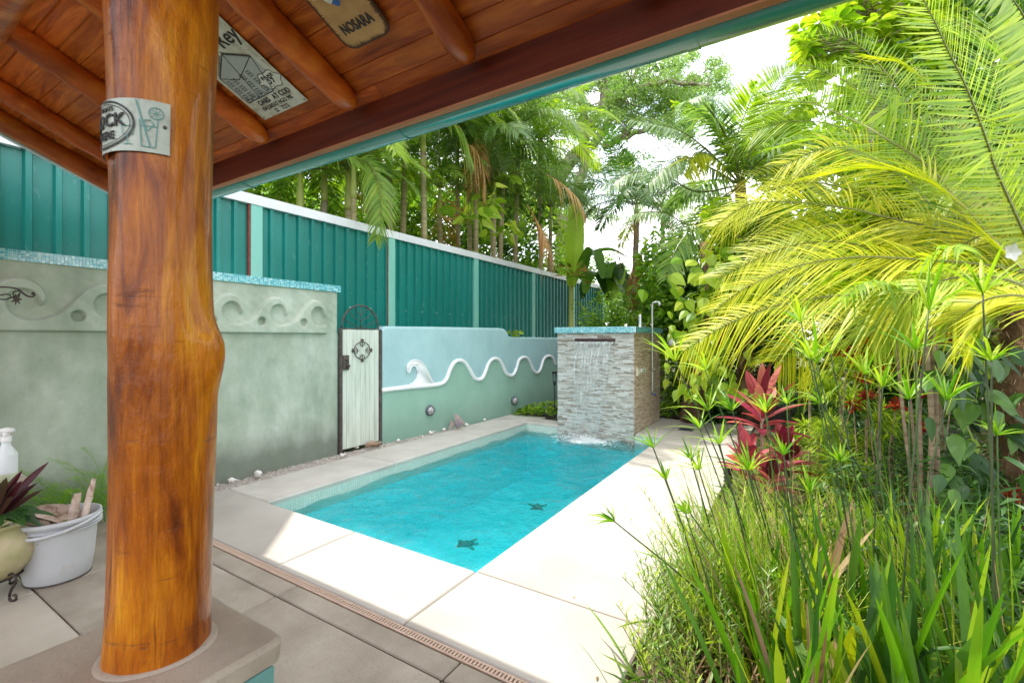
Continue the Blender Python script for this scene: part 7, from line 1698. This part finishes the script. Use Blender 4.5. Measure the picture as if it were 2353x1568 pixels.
for (x, y, f, n, h), lab in zip([(1620, 1330, 2.9, 16, .42), (1600, 1400, 2.5, 18, .44), (1560, 1480, 2.15, 20, .36), (1545, 1560, 1.95, 16, .30), (1640, 1470, 2.2, 20, .42), (1690, 1420, 2.4, 18, .46), (1590, 1440, 2.3, 14, .36), (1560, 1430, 2.35, 12, .36), (1700, 1500, 2.1, 14, .34)], wl_):
    c = gp(x, min(y, 1600)) if False else at(x, y, f); c[2] = -.02; c[0] = max(c[0], DX + .03); weed(c, n, h, lab)
# thin arching grass tussocks between the herbs and the irises
tl_ = ['fine grass tussock next to the herbs halfway up the bed', 'fine grass tussock before the red cordylines', 'pale fine grass tussock in the middle of the front bed', 'fine grass tussock behind the front iris clump', 'fine grass tussock at the feet of the sedge stems', 'fine grass tussock farther back by the dracaenas', 'fine grass tussock near the deck under the sedge', 'fine grass tussock between two wide leaved iris clumps']
for (x, y, f), lab in zip([(1690, 1300, 2.9), (1720, 1250, 3.3), (1800, 1400, 2.4), (1850, 1480, 2.1), (1740, 1350, 2.7), (1850, 1230, 3.3), (1660, 1380, 2.5), (1950, 1420, 2.3)], tl_):
    c = at(x, y, f); c[2] = -.02; c[0] = max(c[0], DX + .08); t_ = thing('grass_tussock', lab, 'grass tuft', tuple(c), 'fine grass tussocks in the bed')
    for j in range(6):
        m = MB(); nn = 34; a = rng.uniform(0, 6.28, nn); ln_ = rng.uniform(.05, .7, nn); D = np.stack([np.cos(a) * ln_, np.sin(a) * ln_, np.ones(nn)], 1); l = rng.uniform(.28, .72, nn)
        straps(m, c + np.stack([rng.normal(0, .09, nn), rng.normal(0, .09, nn), np.zeros(nn)], 1), D, np.stack([-np.sin(a), np.cos(a), 0 * a], 1), l, rng.uniform(.0022, .0055, nn), np.stack([np.cos(a) * .3 * l, np.sin(a) * .3 * l, -.28 * l], 1), 7, .2, rng.random(nn), 'leaf'); tag(m.build('blades', M[['lf_sedge', 'lf_bright', 'lf_straw', 'lf_lime'][j % 4]], t_), kind='stuff')
# rush like stems
rl_ = ['dense rush stems leaning over the herbs at the deck side', 'dense rush stems in the middle of the front bed', 'dense rush stems in front of the grey canes', 'dense rush stems behind the first sedge clump', 'dense rush stems before the dracaenas', 'dense rush stems at the lower right']
for (x, y, f), lab in zip([(1700, 1450, 2.3), (1800, 1450, 2.3), (2050, 1450, 2.4), (1720, 1350, 2.7), (1880, 1380, 2.7), (2200, 1480, 2.1)], rl_):
    c = at(x, y, f); c[2] = -.02; c[0] = max(c[0], DX + .12); t_ = thing('rush_clump', lab, 'rush', tuple(c), 'rush clumps in the foreground bed')
    for j in range(4):
        m = MB(); nn = 24; a = rng.uniform(0, 6.28, nn); ln_ = rng.uniform(.02, .28, nn); D = np.stack([np.cos(a) * ln_ - .14, np.sin(a) * ln_, np.ones(nn)], 1); l = rng.uniform(.4, 1.05, nn)
        straps(m, c + np.stack([rng.normal(0, .11, nn), rng.normal(0, .11, nn), np.zeros(nn)], 1), D, np.stack([-np.sin(a), np.cos(a), 0 * a], 1), l, rng.uniform(.002, .0042, nn), np.stack([np.cos(a) * .12 * l - .08, np.sin(a) * .12 * l, -.08 * l], 1), 6, .5, rng.random(nn), 'leaf'); tag(m.build('stems', M[['lf_sedge', 'lf_strap', 'lf_lime', 'lf_straw'][j % 4]], t_), kind='stuff')
# fallen leaves on the deck
m = MB(); n = 26; P = np.stack([rng.normal(DX - .25, .3, n), rng.uniform(1.9, 8.5, n), np.full(n, .004)], 1); P = P[(P[:, 0] < DX - .01) & (P[:, 0] > PX1 + .05)]; D = rdir(len(P), -.02, .12); straps(m, P, D, V(-.3, .2, .02) + rng.normal(0, .4, (len(P), 3)) * [1, 1, .05], rng.uniform(.015, .05, len(P)), .006, [(0, 0, .004)], 3, .3, rng.random(len(P)), 'oval')
tag(m.build('fallen_leaves', M['lf_straw']), 'a few small dry leaves scattered on the white deck', 'fallen leaves', kind='stuff')
# dry stalks and litter
m = MB(); n = 900; P = np.array([at(rng.uniform(1520, 2000), 1500, rng.uniform(1.75, 2.6)) for _ in range(n)]); P[:, 2] = -.02; P[:, 0] = np.maximum(P[:, 0], DX + .05); D = rdir(n, .25, 1); straps(m, P, D, rdir(n), rng.uniform(.08, .38, n), .0034, [(0, 0, -.04)], 3, .2, rng.random(n), 'strap')
tag(m.build('dry_stalks', M['lf_straw']), 'tangle of dry brown stalks and leaf litter at the front of the bed', 'dry stalks', kind='stuff')
m = MB(); n = 5200; P = np.stack([rng.uniform(DX + .04, 3.4, n), rng.uniform(1.1, 8.5, n), rng.uniform(-.02, .03, n)], 1); leafcloud(m, P, .07, .012, tint=(0, 1), zlo=-.2, zhi=.5); tag(m.build('leaf_litter', M['lf_straw']), 'brown leaf litter covering the soil of the bed', 'leaf litter', kind='stuff')
m = MB(); n = 5200; P = np.stack([rng.uniform(DX + .03, 3.4, n), rng.uniform(1.6, 7.5, n), np.zeros(n)], 1); D = rdir(n, .35, 1); straps(m, P, D, rdir(n), rng.uniform(.10, .42, n), .006, np.stack([D[:, 0] * .08, D[:, 1] * .08, -.08 + 0 * D[:, 0]], 1), 4, .25, rng.random(n), 'strap')
tag(m.build('grassy_undergrowth', M['lf_palm']), 'grassy green blades filling the bed between the larger plants', 'grass', kind='stuff')  # duller green than lime, shade over the bed put into the colour
m = MB(); c = np.c_[np.stack([rng.uniform(.2, 3.2, 150), rng.uniform(3.0, 8.0, 150), rng.uniform(.15, .55, 150)], 1), rng.uniform(.2, .35, 150)]; leafcloud(m, blobs(c, 13000, 1), .12, .0105, tint=(0, .9), droop=.6); tag(m.build('low_shrubs', M['lf_deep']), 'low mixed green shrubs knitting the middle of the bed together', 'shrubbery', kind='stuff')  # deep green stands in for the shade under the palm
# oyster plants at the very front
k = 0
for (x, y, f) in [(1500, 1590, 1.85), (1570, 1600, 1.8), (1640, 1610, 1.75), (1700, 1600, 1.8), (1610, 1570, 1.95)]:
    c = at(x, y, f); c[2] = 0; c[0] = max(c[0], DX + .04); rosette('oyster_plant', ['silvery spear leaved rosette at the deck corner', 'spear leaved rosette second from the deck', 'rosette with one purple leaf in the bottom row', 'rosette nearest the front iris leaves', 'rosette just behind the bottom row'][k], 'rosette plant', c, 18, .15, .013, ['lf_silver', 'lf_silver', 'lf_purple', 'lf_silver'], (.2, 1.3), .12, 'silvery rosettes at the bottom of the bed', 0, 5, .4, 'leaf'); k += 1
c = gp(1505, 1460); c = V(DX + .05, 1.55, .04)
m = MB(); straps(m, np.repeat(c[None], 5, 0), rdir(5, .2, .8), rdir(5), .03, .012, None, 4, .3, .5, 'oval'); 
tag(m.build('pink_flower', M['lf_red']), 'tiny pink flower at the corner of the bed by the deck', 'flower')
# ribbed black garden lamp
c = gp(1672, 1128); gl_ = thing('ribbed_garden_lamp', 'short black ribbed garden light at the deck edge below the cordylines', 'garden light', tuple(c))
m = MB(); lathe(m, [(.0, .28), (.045, .275)] + [(.045 - .012 * (i % 2), .26 - .02 * i) for i in range(10)] + [(.03, .05), (.03, 0)], c, 14); m.build('lamp_body', M['black'], gl_, True)
# white flower top right
c = at(2320, 580, 3.3); fl = thing('white_flower', 'single white flower hanging near the right edge among palm fronds', 'flower', tuple(c))
for i in range(5): a = i * 1.256; m = MB(); d = rt * math.cos(a) + V(0, 0, math.sin(a)) - fwd_ * .3; straps(m, c, d, np.cross(d, fwd_), .07, .028, None, 5, .2, .5, 'oval'); m.build('petal', M['petal'], fl)
# extra plants at the end of deck
mass('deck_end_shrubs', 'green palmetto like leaves in the shade right behind the stone tower deck', 'shrub', np.array([at(rng.uniform(1525, 1640), rng.uniform(780, 955), rng.uniform(8.9, 9.9)) for _ in range(1500)]), .24, .02, 'lf_mid', tint=(0, .9), droop=.5)
